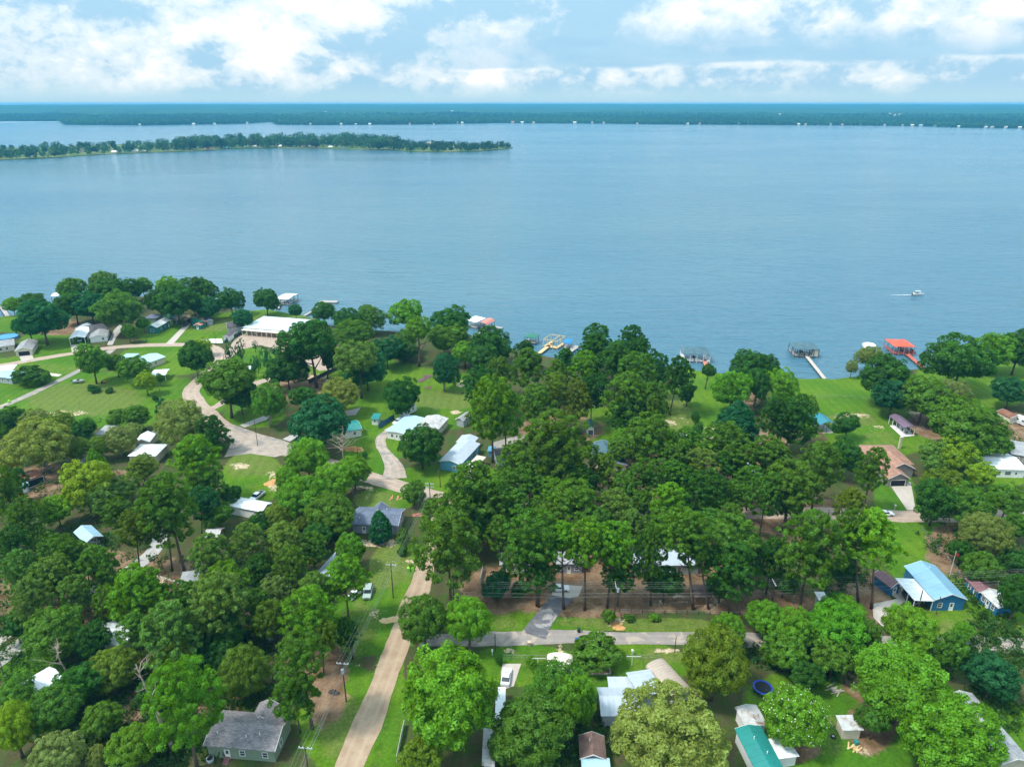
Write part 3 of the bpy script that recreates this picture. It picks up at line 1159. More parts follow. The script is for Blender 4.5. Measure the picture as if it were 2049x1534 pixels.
for nm, lst in (('lawn', LAWN), ('dirt', DIRT), ('sand', SAND), ('dry', DRY)):
    a_ = gme.attributes.new(nm, 'FLOAT', 'POINT')
    a_.data.foreach_set('value', blobs(gpx, gpy, lst).astype(np.float32))
gm, t, b = principled('ground', 0.95, 0.15)
P = t.new('ShaderNodeNewGeometry').outputs['Position']
n_big = t.noise(P, 0.035, 4, 0.6)
n_mid = t.noise(P, 0.22, 6, 0.65, 0.5)
n_fine = t.noise(P, 1.6, 5, 0.7)
n_b = t.m('ADD', t.m('MULTIPLY', n_mid, 0.65), t.m('MULTIPLY', n_fine, 0.35))
att = {k: t.new('ShaderNodeAttribute', attribute_name=k).outputs['Fac'] for k in ('lawn', 'dirt', 'sand', 'dry')}
rough_c = t.mix(t.ss(n_b, 0.40, 0.62), (0.075, 0.062, 0.030), (0.040, 0.085, 0.012))
lawn_c = t.mix(t.ss(n_big, 0.35, 0.65), (0.050, 0.138, 0.005), (0.092, 0.175, 0.008))
lawn_c = t.mix(t.ss(n_b, 0.52, 0.68, 0.0, 0.65), lawn_c, (0.125, 0.160, 0.026))
lawn_c = t.mix(t.ss(t.m('ADD', att['dry'], t.m('MULTIPLY', t.m('SUBTRACT', n_b, 0.5), 3.0)), 0.35, 0.95, 0.0, 0.75), lawn_c, t.mix(n_fine, (0.082, 0.138, 0.014), (0.165, 0.168, 0.055)))
lawn_c = t.mix(t.ss(t.noise(P, 0.5, 5, 0.7), 0.5, 0.7, 0.0, 0.55), lawn_c, (0.026, 0.088, 0.004))
c = t.mix(t.ss(t.m('ADD', att['lawn'], t.m('MULTIPLY', t.m('SUBTRACT', n_b, 0.5), 0.9)), 0.30, 0.55), rough_c, lawn_c)
dirt_c = t.mix(t.ss(n_mid, 0.35, 0.65), (0.140, 0.080, 0.042), (0.235, 0.160, 0.098))
c = t.mix(t.ss(t.m('ADD', att['dirt'], t.m('MULTIPLY', t.m('SUBTRACT', n_b, 0.5), 2.6)), 0.40, 0.80), c, dirt_c)
sand_c = t.mix(n_fine, (0.40, 0.29, 0.18), (0.56, 0.46, 0.33))
c = t.mix(t.ss(t.m('ADD', att['sand'], t.m('MULTIPLY', t.m('SUBTRACT', n_b, 0.5), 4.2)), 0.62, 0.95), c, sand_c)
mow = t.new('ShaderNodeTexWave', {'Vector': P, 'Scale': 0.09, 'Distortion': 1.2, 'Detail': 2.0, 'Detail Scale': 0.3})
c = t.vm('SCALE', c, scale=t.m('ADD', t.ss(n_fine, 0.3, 0.7, 0.74, 1.18), t.m('MULTIPLY', mow.outputs['Fac'], 0.12)))
t.put(b.inputs['Base Color'], c)
t.put(b.inputs['Normal'], t.new('ShaderNodeBump', {'Strength': 0.5, 'Distance': 0.25, 'Height': n_fine}))
gme.materials.append(gm)
tag(link('ground', gme), kind='structure')

# ---------------------------------------------------------------- lake
wm, t, b = principled('lake_water', 0.15, 0.32)
b.inputs['IOR'].default_value = 1.33
P = t.new('ShaderNodeNewGeometry').outputs['Position']
rot = t.new('ShaderNodeMapping', {'Vector': P, 'Rotation': (0, 0, math.radians(14)), 'Scale': (0.25, 1.0, 1.0)})
wl = t.noise(rot, 0.17, 3, 0.55, 0.3)
ws = t.noise(rot, 0.75, 3, 0.6)
gust = t.noise(t.vm('MULTIPLY', P, (0.0009, 0.0034, 1.0)), 1.0, 5, 0.6, 0.6)
silt = t.noise(t.vm('MULTIPLY', P, (0.0016, 0.005, 1.0)), 1.0, 4, 0.55, 0.4)
hgt = t.m('ADD', t.m('MULTIPLY', wl, 1.0), t.m('MULTIPLY', ws, 0.16))
t.put(b.inputs['Normal'], t.new('ShaderNodeBump', {'Strength': t.ss(gust, 0.35, 0.65, 0.8, 1.0), 'Distance': 2.6, 'Height': hgt}))
t.put(b.inputs['Base Color'], t.mix(t.ss(silt, 0.3, 0.7), (0.053, 0.146, 0.204), (0.086, 0.182, 0.226)))
t.put(b.inputs['Roughness'], t.ss(gust, 0.35, 0.65, 0.10, 0.20))
wq = [(-9000, 250, WATER_Z), (12000, 250, WATER_Z)]
for a_, d_ in ((72, 9500), (42, 9000), (25, 9000), (10, 8000), (0, 7200), (-10, 6400), (-20, 5800), (-32, 5600), (-42, 5400), (-76, 6000)):
    wq.append((d_ * math.sin(math.radians(a_)), d_ * math.cos(math.radians(a_)), WATER_Z))
wmb = MB().add(wq, [tuple(range(len(wq)))])
tag(wmb.build('lake_water', wm), kind='structure')


# ---------------------------------------------------------------- wooded far shore
def pxdir(px, py):
    p = at(px, py, WATER_Z)
    return p


far_shore = [(-700, 244), (-100, 243), (0, 243), (120, 243), (128, 250), (300, 251), (480, 248), (545, 244), (553, 249.5), (640, 250.5), (850, 249), (1000, 246.5), (1200, 247.5),
             (1320, 249), (1500, 250), (1700, 251), (1850, 253), (1930, 256), (2049, 257.5), (2800, 262)]
far_top = [(-700, 209.6), (0, 209.6), (200, 209.3), (400, 209.0), (600, 208.8), (800, 208.6), (1000, 208.5), (1400, 208.4), (2049, 209.0), (2800, 209.5)]
cols = np.concatenate([np.arange(-640, 0, 16), np.arange(0, 2060, 5.0), np.arange(2064, 2760, 16)])
NR = 46
hillV = np.zeros((NR, len(cols), 3))
for i, c_ in enumerate(cols):
    s0 = pxdir(c_, np.interp(c_, [p[0] for p in far_shore], [p[1] for p in far_shore]))
    d0 = math.hypot(s0.x, s0.y)
    d1 = float(np.interp(c_, [-700, 0, 500, 1000, 2049, 2800], [9500, 10000, 11500, 14000, 14000, 13000]))
    top = np.interp(c_, [p[0] for p in far_top], [p[1] for p in far_top])
    zend = CAM_H - (top - HORIZON) / F_PX * d1 * 0.985
    ux, uy = s0.x / d0, s0.y / d0
    for r in range(NR):
        f = r / (NR - 1)
        d = d0 * (d1 / d0) ** f
        w = (math.sin(c_ * 0.011 + r * 0.35) + math.sin(c_ * 0.023 - r * 0.21 + 2) + math.sin(c_ * 0.05 + r * 0.5)) / 3
        z = -1.5 + (0 if r == 0 else 2.5) + (zend + 1.5) * (f ** 1.25) + w * 9 * math.sin(math.pi * f) + (w * 3 if r == NR - 1 else 0)
        z = min(z, 100.0)
        hillV[r, i] = (ux * d, uy * d, z)
me = bpy.data.meshes.new('far_hills')
nx = len(cols)
ii, jj = np.meshgrid(np.arange(nx - 1), np.arange(NR - 1))
a = (jj * nx + ii).reshape(-1)
Q = np.stack([a, a + 1, a + nx + 1, a + nx], 1)
me.from_pydata([tuple(p) for p in hillV.reshape(-1, 3)], [], Q.tolist())
me.polygons.foreach_set('use_smooth', np.ones(len(Q), dtype=bool))
fm, t, b = principled('far_forest', 0.95, 0.1)
P = t.new('ShaderNodeNewGeometry').outputs['Position']
n1 = t.noise(t.vm('MULTIPLY', P, (1, 1, 0)), 0.0016, 5, 0.6)
n2 = t.noise(t.vm('MULTIPLY', P, (1, 1, 0)), 0.030, 4, 0.65)
c = t.mix(t.ss(n2, 0.35, 0.65), (0.006, 0.030, 0.012), (0.046, 0.124, 0.024))
c = t.mix(t.ss(n1, 0.45, 0.70), c, (0.010, 0.036, 0.015))  # broad dark bands: cloud shadow painted into the forest colour
n3 = t.noise(t.vm('MULTIPLY', P, (1, 1, 0)), 0.0045, 3, 0.5)
c = t.mix(t.ss(n3, 0.735, 0.765), c, (0.26, 0.27, 0.14))
t.put(b.inputs['Base Color'], c)
me.materials.append(fm)
tag(link('far_hills', me), kind='structure')

# the first kilometre of far-off wood reads as crowns along the shore
rows_n = 34000
ci = RS.uniform(0, nx - 1.001, rows_n); rr_ = RS.uniform(0, 1, rows_n) ** 2.2 * 15 + RS.exponential(0.25, rows_n)
i0 = ci.astype(int); fi = (ci - i0)[:, None]
j0 = np.minimum(rr_.astype(int), NR - 2); fj = (rr_ - j0)[:, None]
cen = (hillV[j0, i0] * (1 - fi) + hillV[j0, i0 + 1] * fi) * (1 - fj) + (hillV[j0 + 1, i0] * (1 - fi) + hillV[j0 + 1, i0 + 1] * fi) * fj
clump = np.sin(cen[:, 0] * 0.004) + np.sin(cen[:, 1] * 0.003 + cen[:, 0] * 0.0017)
hts = 11 + 5 * RS.uniform(size=rows_n)
tn = np.repeat(np.clip(RS.normal(1, .38, rows_n) + clump * 0.22, .35, 2.2), 4)
C4 = np.repeat(cen, 4, 0) + RS.normal(size=(rows_n * 4, 3)) * np.array([4, 4, 0])
C4[:, 2] += np.repeat(hts, 4) * np.tile([0.45, 0.7, 0.9, 1.0], rows_n)
N4 = unit(rows_n * 4) * 0.9 + np.array([0, -0.25, 0.9])
fw = link('far_wood', leaf_mesh('far_wood', C4, N4, RS.uniform(4, 7, rows_n * 4), tn, 1.1))
fw.color = (0.024, 0.080, 0.018, 1)
tag(fw, kind='stuff')

# ---------------------------------------------------------------- wooded peninsula across the water
PEN = [(-500, 342), (-100, 327), (0, 321), (100, 317), (200, 310), (300, 306), (400, 303), (450, 299), (550, 297), (650, 298), (720, 300), (790, 301), (820, 304.5), (900, 305), (960, 303.5),
       (1010, 299), (1026, 296), (1000, 292), (930, 291), (850, 289), (800, 284), (740, 278), (600, 278), (480, 283), (300, 288), (0, 298), (-100, 301), (-500, 310)]
penw = [at(x, y, WATER_Z) for x, y in PEN]
pm, t, b = principled('peninsula_grass', 0.95, 0.1)
P = t.new('ShaderNodeNewGeometry').outputs['Position']
t.put(b.inputs['Base Color'], t.mix(t.ss(t.noise(P, 0.03, 4, .6), .4, .65), (0.06, 0.13, 0.015), (0.20, 0.20, 0.09)))
tag(MB().prism([(p.x, p.y) for p in penw], WATER_Z - 1, 0.4).build('peninsula', pm), kind='structure')


def inside(px, py, poly):
    c = False
    j = len(poly) - 1
    for i in range(len(poly)):
        xi, yi = poly[i]; xj, yj = poly[j]
        if (yi > py) != (yj > py) and px < (xj - xi) * (py - yi) / (yj - yi) + xi: c = not c
        j = i
    return c


FARC = [crown_broad('far_crown', 16, 22, .17, (.24, .36), 5, inner=4, zmin=-.6), crown_broad('far_crown', 14, 24, .17, (.24, .36), 4, inner=4, zmin=-.6, rough=.26)]
spots = []
rs = np.random.RandomState(11)
while len(spots) < 760:
    x = rs.uniform(-60, 1020)
    fy = np.interp(x, [p[0] for p in PEN[:17]], [p[1] for p in PEN[:17]])
    by = np.interp(x, [-500, -100, 0, 300, 600, 700, 800, 850, 930, 1000, 1026], [310, 301, 298, 288, 278, 278, 284, 289, 291, 292, 296])
    y = fy - 0.8 - rs.uniform(0, 1) ** 1.3 * max(0.6, fy - by - 2)
    if x < 760 and rs.uniform() < 0.6 and y > fy - 2.2: continue
    if x < 380 and rs.uniform() < 0.35: continue
    if not inside(x, y, PEN): continue
    spots.append((x, y))
spots.sort(key=lambda s: -s[1])
cC, cN, cS, cT = [], [], [], []
for k, (x, y) in enumerate(spots):
    p = at(x, y, 0.4)
    dep = depth_of(p)
    hgt_ = rs.uniform(13, 20) * (0.8 if x > 800 else (0.9 if x < 350 else 1.3)); wd = hgt_ * rs.uniform(.75, 1.05)
    sh = (0.016, 0.062, 0.024) if x > 780 else ((0.075, 0.13, 0.03) if rs.uniform() < 0.35 else (0.022, 0.075, 0.022))
    if k % 7 == 0 and k < 520:
        tr = empty('shore_tree', p, 0, 'distant tree on the low wooded peninsula across the lake', 'tree', 'trees on the wooded peninsula across the lake')
        cr = link('crown', FARC[k % 2], tr); cr.location = (0, 0, hgt_ * .58); cr.scale = (wd / 2, wd / 2, hgt_ * .45); cr.rotation_euler = (0, 0, rs.uniform(0, 6))
        cr.color = (*sh, 1)
        tk = link('trunk', TRUNK['O'][0], tr); tk.scale = (hgt_ * .8,) * 3
    else:
        n = 60
        u = rs.normal(size=(n, 3)); u /= np.linalg.norm(u, axis=1, keepdims=True)
        c_ = np.array([p.x, p.y, p.z + hgt_ * .55]) + u * np.array([wd / 2, wd / 2, hgt_ * .45]) * (0.9 + 0.14 * np.sin(7 * u[:, :1] + k))
        cC.append(c_); cN.append(u + rs.normal(size=(n, 3)) * .5 + np.array([0, 0, .3])); cS.append(rs.uniform(1.2, 2.2, n) * wd / 13); cT.append(np.full(n, sh[1] / 0.075) * rs.normal(1, .16, n))
pw_ = link('peninsula_wood', leaf_mesh('peninsula_wood', np.vstack(cC), np.vstack(cN), np.concatenate(cS), np.clip(np.concatenate(cT), .4, 2.0), 1.1))
pw_.color = (0.022, 0.075, 0.022, 1)
tag(pw_, kind='stuff')

# ---------------------------------------------------------------- undergrowth between the trees
UND = [(200, 1250, 260, 170, 5200), (100, 1070, 140, 110, 2200), (450, 1300, 120, 120, 2600), (280, 1440, 260, 100, 4200), (620, 1080, 40, 40, 500), (1650, 1330, 80, 40, 700),
       (1990, 1310, 60, 90, 1800), (1985, 1160, 80, 90, 1600), (1690, 1160, 50, 40, 400), (1120, 1470, 130, 70, 1500), (1525, 800, 60, 70, 900), (1950, 860, 100, 60, 900),
       (170, 900, 200, 60, 1500), (1985, 1420, 70, 60, 900), (540, 1170, 100, 60, 900), (1600, 1310, 140, 40, 900), (1870, 1320, 40, 50, 400), (1890, 1060, 60, 60, 500), (660, 1060, 40, 30, 400)]
cC, cN, cS, cT = [], [], [], []
for x, y, rx, ry, n in UND:
    for k in range(n // 9):
        a_, q = rs.uniform(0, 6.283), math.sqrt(rs.uniform())
        p = at(x + rx * q * math.cos(a_), y + ry * q * math.sin(a_), 0)
        hh, ww = rs.uniform(.5, 2.4), rs.uniform(.7, 1.9)
        u = rs.normal(size=(26, 3)); u[:, 2] = np.abs(u[:, 2]); u /= np.linalg.norm(u, axis=1, keepdims=True)
        cC.append(np.array([p.x, p.y, 0]) + u * np.array([ww, ww, hh]) * rs.uniform(.6, 1, size=(26, 1))); cN.append(u + rs.normal(size=(26, 3)) * .6); cS.append(rs.uniform(.16, .36, 26)); cT.append(np.full(26, rs.normal(1, .2)) * rs.normal(1, .2, 26))
ug = link('undergrowth', leaf_mesh('undergrowth', np.vstack(cC), np.vstack(cN), np.concatenate(cS), np.clip(np.concatenate(cT), .4, 1.8), 1.2))
ug.color = (0.045, 0.125, 0.016, 1)
tag(ug, kind='stuff')

# ---------------------------------------------------------------- haze
hb = MB().box((0, 7200, 55.4), (40000, 15600, 119.0))
hm = bpy.data.materials.new('haze'); hm.use_nodes = True
t = NT(hm.node_tree); t.n.clear()
pv = t.new('ShaderNodeVolumePrincipled', {'Color': (0.12, 0.55, 0.91, 1), 'Density': 0.0001, 'Anisotropy': 0.0})
t.new('ShaderNodeOutputMaterial', {'Volume': pv.outputs[0]})
tag(hb.build('haze', hm), kind='stuff')

# ---------------------------------------------------------------- roads, drives, paths
def road_mat(name, c0, c1, track=0.25, patch=None):
    m, t, b = principled(name, 0.95, 0.15)
    P = t.new('ShaderNodeNewGeometry').outputs['Position']
    ac = t.new('ShaderNodeAttribute', attribute_name='across').outputs['Fac']
    n = t.noise(P, 0.45, 6, 0.65)
    nf = t.noise(P, 3.5, 4, 0.7)
    c = t.mix(t.ss(t.m('ADD', t.m('MULTIPLY', n, .7), t.m('MULTIPLY', nf, .3)), 0.35, 0.65), c0, c1)
    tr = t.ss(t.m('ABSOLUTE', t.m('SUBTRACT', t.m('ABSOLUTE', ac), 0.42)), 0.05, 0.22, track, 0.0)
    c = t.mix(t.m('MULTIPLY', tr, t.ss(n, .3, .6, 1, .5)), c, tuple(min(1, k * 1.35) for k in c1))
    if patch:
        c = t.mix(t.ss(t.noise(P, 0.18, 5, .6, 1.0), .54, .60), c, patch)
    t.put(b.inputs['Base Color'], c)
    t.put(b.inputs['Normal'], t.new('ShaderNodeBump', {'Strength': .4, 'Distance': .1, 'Height': nf}))
    MATS[name] = m


road_mat('dirt_road', (0.32, 0.225, 0.150), (0.42, 0.32, 0.225), .35)
road_mat('gravel_road', (0.33, 0.245, 0.19), (0.42, 0.335, 0.27), .35)
road_mat('pale_road', (0.31, 0.25, 0.205), (0.42, 0.36, 0.305), .3, (0.25, 0.23, 0.215))
road_mat('asphalt_road', (0.235, 0.21, 0.195), (0.31, 0.28, 0.255), .25, (0.40, 0.34, 0.28))
road_mat('patched_drive', (0.10, 0.10, 0.115), (0.16, 0.16, 0.175), .1, (0.34, 0.33, 0.32))
road_mat('concrete_lane', (0.34, 0.325, 0.31), (0.42, 0.40, 0.38), .15)
SHEET_Z = [0.012]


def next_z():
    SHEET_Z[0] += 0.006
    return SHEET_Z[0]


def ribbon(name, pts, mat, jag=0.25, step=2.0):
    """road along photo points (px, py, width in m); ragged edges"""
    z = next_z()
    W = [(at(p[0], p[1], z), p[2]) for p in pts]
    L = [0.0]
    for i in range(1, len(W)): L.append(L[-1] + (W[i][0] - W[i - 1][0]).length)
    n = max(4, int(L[-1] / step))
    s = np.linspace(0, L[-1], n)
    def smooth(vals):
        v = np.interp(s, L, vals)
        k = max(1, int(5 / step))
        for _ in range(2):
            q = np.pad(v, k, mode='edge'); v2 = np.convolve(q, np.ones(2 * k + 1) / (2 * k + 1), 'valid'); v2[0], v2[-1] = v[0], v[-1]; v = v2
        return v
    X, Y, WD = smooth([w[0].x for w in W]), smooth([w[0].y for w in W]), smooth([w[1] for w in W])
    tx, ty = np.gradient(X), np.gradient(Y)
    l = np.hypot(tx, ty); nx_, ny_ = -ty / l, tx / l
    jl = np.convolve(RS.normal(size=n + 4), np.ones(5) / 5, 'valid') * jag * 2; jr = np.convolve(RS.normal(size=n + 4), np.ones(5) / 5, 'valid') * jag * 2
    vs, fs, ac = [], [], []
    cols_ = (-1, -.6, -.2, .2, .6, 1)
    for i in range(n):
        for c_ in cols_:
            o = c_ * WD[i] / 2 + (jl[i] if c_ == 1 else (jr[i] if c_ == -1 else 0))
            vs.append((X[i] + nx_[i] * o, Y[i] + ny_[i] * o, z)); ac.append(c_)
    m_ = len(cols_)
    for i in range(n - 1):
        for c_ in range(m_ - 1):
            q = i * m_ + c_
            fs.append((q, q + m_, q + m_ + 1, q + 1))
    me = bpy.data.meshes.new(name); me.from_pydata(vs, [], fs)
    a_ = me.attributes.new('across', 'FLOAT', 'POINT'); a_.data.foreach_set('value', ac)
    me.materials.append(MATS[mat]); me.update()
    me.validate()
    return tag(link(name, me), kind='structure')


def pad(name, pts, mat, th=0.0):
    """flat paved area outlined by photo points"""
    z = next_z()
    q = [at(x, y, z) for x, y in pts]
    ar = sum(q[i].x * q[(i + 1) % len(q)].y - q[(i + 1) % len(q)].x * q[i].y for i in range(len(q)))
    if ar < 0: q.reverse()
    return tag(MB().slab([tuple(p) for p in q], 0.005).build(name, MATS[mat]), kind='structure')


ribbon('gravel_road', [(-90, 752, 5), (-40, 738, 5), (60, 721, 5), (150, 706, 5), (230, 694, 5.2), (300, 690, 5), (380, 689, 5), (425, 692, 5.5), (440, 705, 6), (436, 728, 6.5), (405, 757, 6.5),
                      (378, 782, 6.5), (385, 800, 6.5), (420, 832, 7), (450, 862, 8), (500, 888, 9), (560, 897, 7), (650, 925, 6), (752, 958, 6), (800, 973, 6), (890, 999, 6)], 'gravel_road')
ribbon('pale_road', [(740, 955, 5.8), (800, 973, 6), (890, 999, 6.2), (960, 1013, 6.2), (1100, 1021, 6.2), (1275, 1028, 6.2), (1460, 1027, 6.2), (1640, 1027, 6.2), (1775, 1030, 6.2),
                    (1850, 1033, 6.2), (1980, 1031, 6), (2150, 1031, 6)], 'gravel_road')
ribbon('asphalt_road', [(838, 1284, 3.8), (900, 1280, 4.2), (985, 1276, 4.5), (1100, 1275, 4.3), (1200, 1275, 4.2), (1300, 1276, 4.2), (1400, 1278, 4.2), (1700, 1283, 4.2), (1935, 1287, 4.6), (2120, 1291, 4.6)], 'asphalt_road', .3)
ribbon('dirt_road', [(648, 1660, 5.3), (674, 1595, 5.3), (706, 1515, 5.3), (740, 1430, 5.3), (776, 1340, 5.3), (805, 1268, 5.3), (828, 1205, 5.4), (848, 1145, 5), (862, 1100, 4.6), (878, 1045, 5), (893, 1003, 6)], 'dirt_road', .22)
pad('road_junction', [(438, 842), (470, 850), (520, 868), (565, 880), (590, 890), (575, 908), (550, 914), (500, 907), (449, 914), (463, 885), (450, 862)], 'pale_road')
ribbon('paved_path', [(-60, 838, 3.4), (0, 815, 3.4), (60, 789, 3.4), (110, 765, 3.4), (158, 742, 3.4), (205, 714, 3.2), (225, 698, 3.2)], 'asphalt_road', .12)
ribbon('concrete_lane', [(-40, 1345, 4.6), (0, 1318, 4.6), (30, 1298, 4.6), (56, 1281, 4.6), (110, 1236, 4.4), (180, 1185, 4.4), (250, 1145, 4.4), (290, 1123, 4.4), (315, 1098, 4.2), (323, 1065, 4), (312, 1040, 4), (285, 1025, 4)], 'concrete_lane', .1)
pad('concrete_pad', [(-60, 1300), (0, 1290), (28, 1269), (0, 1265), (-60, 1270)], 'concrete')
pad('parking_lot', [(445, 716), (470, 678), (487, 668), (565, 668), (600, 676), (640, 690), (700, 715), (690, 735), (640, 742), (600, 720), (560, 700), (520, 690), (480, 700), (455, 722)], 'gravel_road')
pad('driveway', [(225, 690), (232, 676), (247, 655), (240, 648), (228, 660), (214, 690)], 'concrete_grey')
pad('driveway', [(141, 690), (172, 688), (171, 700), (144, 705)], 'concrete')
pad('driveway', [(38, 712), (63, 707), (68, 718), (44, 724)], 'concrete')
pad('driveway', [(331, 688), (346, 689), (372, 659), (382, 648), (375, 646), (362, 657)], 'concrete')
pad('driveway', [(398, 679), (444, 677), (446, 686), (405, 686)], 'white_paint')
pad('driveway', [(72, 748), (84, 744), (124, 749), (117, 753)], 'cream_metal')
ribbon('driveway', [(400, 826, 4), (430, 818, 4), (480, 780, 4), (520, 763, 4), (545, 757, 4)], 'gravel_road', .3)
pad('driveway', [(489, 855), (533, 840), (541, 832), (535, 829), (480, 850)], 'concrete_grey')
pad('driveway', [(565, 878), (590, 866), (597, 872), (580, 883)], 'concrete_grey')
pad('driveway', [(288, 868), (316, 857), (319, 866), (296, 873)], 'concrete')
ribbon('gravel_drive', [(800, 852, 3.2), (775, 861, 3.4), (757, 873, 3.6), (760, 893, 3.8), (778, 915, 4.2), (792, 935, 6), (788, 957, 8)], 'pale_road', .25)
pad('driveway', [(768, 860), (786, 850), (800, 838), (812, 835), (806, 848), (784, 862)], 'concrete')
ribbon('patched_driveway', [(1068, 1270, 5.6), (1078, 1250, 4.2), (1093, 1228, 3.8), (1112, 1208, 4.4), (1128, 1190, 5.4)], 'patched_drive', .15)
pad('driveway', [(1103, 1190), (1112, 1168), (1166, 1172), (1157, 1193), (1140, 1196)], 'concrete')
pad('driveway', [(1779, 967), (1822, 964), (1827, 988), (1832, 1020), (1815, 1020)], 'concrete')
pad('driveway', [(1745, 1208), (1800, 1196), (1812, 1215), (1783, 1215), (1768, 1255), (1748, 1235)], 'concrete')
pad('patio', [(1800, 1165), (1825, 1148), (1832, 1150), (1826, 1172), (1870, 1196), (1820, 1214), (1784, 1190)], 'concrete')
pad('driveway', [(1006, 1327), (1043, 1327), (1028, 1372), (1004, 1380), (1002, 1345)], 'concrete')
pad('driveway', [(985, 885), (1020, 875), (1048, 870), (1055, 880), (1020, 905), (990, 910)], 'asphalt_road')
pad('patio', [(690, 822), (722, 815), (712, 830), (693, 832)], 'concrete_grey')

# ---------------------------------------------------------------- buildings
MESH_CACHE = {}


def cached(key, fn):
    if key not in MESH_CACHE: MESH_CACHE[key] = fn()
    return MESH_CACHE[key]


def frame_of(a, b, c, h):
    A, B, Cc = at(*a, h), at(*b, h), at(*c, h)
    u = Vector((B.x - A.x, B.y - A.y)); Lu = max(u.length, 1.2); u.normalize()
    v = Vector((-u.y, u.x))
    Lv = (Cc.x - B.x) * v.x + (Cc.y - B.y) * v.y
    if abs(Lv) < 1.2: Lv = 1.2
    ctr = Vector((A.x + u.x * Lu / 2 + v.x * Lv / 2, A.y + u.y * Lu / 2 + v.y * Lv / 2, 0))
    return Matrix.Translation(ctr) @ Matrix.Rotation(math.atan2(u.y, u.x), 4, 'Z'), Lu, abs(Lv)


def extrude(profile, x0, x1, swap, ribs=None, rib_h=0.05, top=None):
    """profile of (y, z) points run along x (or along y when swap); standing seams where ribs is given"""
    xs_ = [(x0, 0)]
    if ribs:
        n = max(1, int(round((x1 - x0) / ribs)))
        for k in range(n):
            xc = x0 + (k + 0.5) * (x1 - x0) / n
            xs_ += [(xc - .07, 0), (xc - .035, 1), (xc + .035, 1), (xc + .07, 0)]
    xs_.append((x1, 0))
    m = len(profile)
    b = MB()
    for x, r in xs_:
        for i, (y, z) in enumerate(profile):
            z2 = z + (rib_h if r and (top is None or i < top) else 0)
            b.v.append((x, y, z2) if not swap else (-y, x, z2))
    for k in range(len(xs_) - 1):
        for i in range(m):
            j = (i + 1) % m
            b.f.append((k * m + i, k * m + j, (k + 1) * m + j, (k + 1) * m + i))
    b.f.append(tuple(range(m - 1, -1, -1)))
    b.f.append(tuple(range((len(xs_) - 1) * m, len(xs_) * m)))
    return b


def roof_profile(kind, W, h, rise):
    y = W / 2
    if kind == 'gable': return [(-y, h), (0, h + rise), (y, h)]
    if kind == 'shed': return [(-y, h), (y, h + rise)]
    if kind == 'shed_back': return [(-y, h + rise), (y, h)]
    if kind == 'flat': return [(-y, h), (0, h + .1), (y, h)]
    if kind == 'arch': return [(-y, h - .5)] + [(-y * math.cos(w), h + rise * math.sin(w)) for w in (math.pi * k / 8 for k in range(0, 9))] + [(y, h - .5)]
    if kind == 'barn': return [(-y, h), (-y * .62, h + rise * .72), (0, h + rise), (y * .62, h + rise * .72), (y, h)]


WIN = {'w': (1.0, 1.25, 0.9), 'W': (1.9, 1.25, 0.9), 's': (0.7, 0.6, 1.5), 'd': (0.95, 2.05, 0.02), 'D': (1.8, 2.05, 0.02), 'g': (4.6, 2.2, 0.02), 'G': (2.6, 2.2, .02)}


def window(par, mloc, kind, frame_mat='white_paint', pane_mat='pane'):
    w, hgt, sill = WIN[kind]
    def ring():
        b = MB(); q = 0.10
        for (cx_, cz, sx, sz) in ((0, -hgt / 2, w + .1, q), (0, hgt / 2, w + .1, q), (-w / 2, 0, q, hgt - q), (w / 2, 0, q, hgt - q)):
            b.box((cx_, -.03, cz), (sx, .10, sz))
        if kind in 'wW': b.box((0, -.025, 0), (w - q, .05, .05))
        return b.mesh('window_frame', MATS[frame_mat])
    nm = 'door' if kind in 'dD' else ('garage_opening' if kind in 'gG' else 'window')
    o = link(nm, cached(('wf', kind, frame_mat), ring), par, mloc @ Matrix.Translation((0, 0, sill + hgt / 2)))
    pm_ = {'d': 'white_paint', 'D': 'pane', 'g': 'net_black', 'G': 'net_black'}.get(kind, pane_mat)  # garage openings: a flat black panel stands in for the shaded interior
    def pane():
        b = MB().box((0, -.012, 0), (w - .1, .02, hgt - .1))
        return b.mesh('pane', MATS[pm_])
    p = link('door_panel' if kind in 'dD' else ('opening' if kind in 'gG' else 'pane'), cached(('wp', kind, pm_), pane), o)
    if kind == 'd':
        link('pane', cached('doorlite', lambda: MB().box((0, -.03, .45), (.5, .02, .8)).mesh('pane', MATS['pane'])), o)
    return o


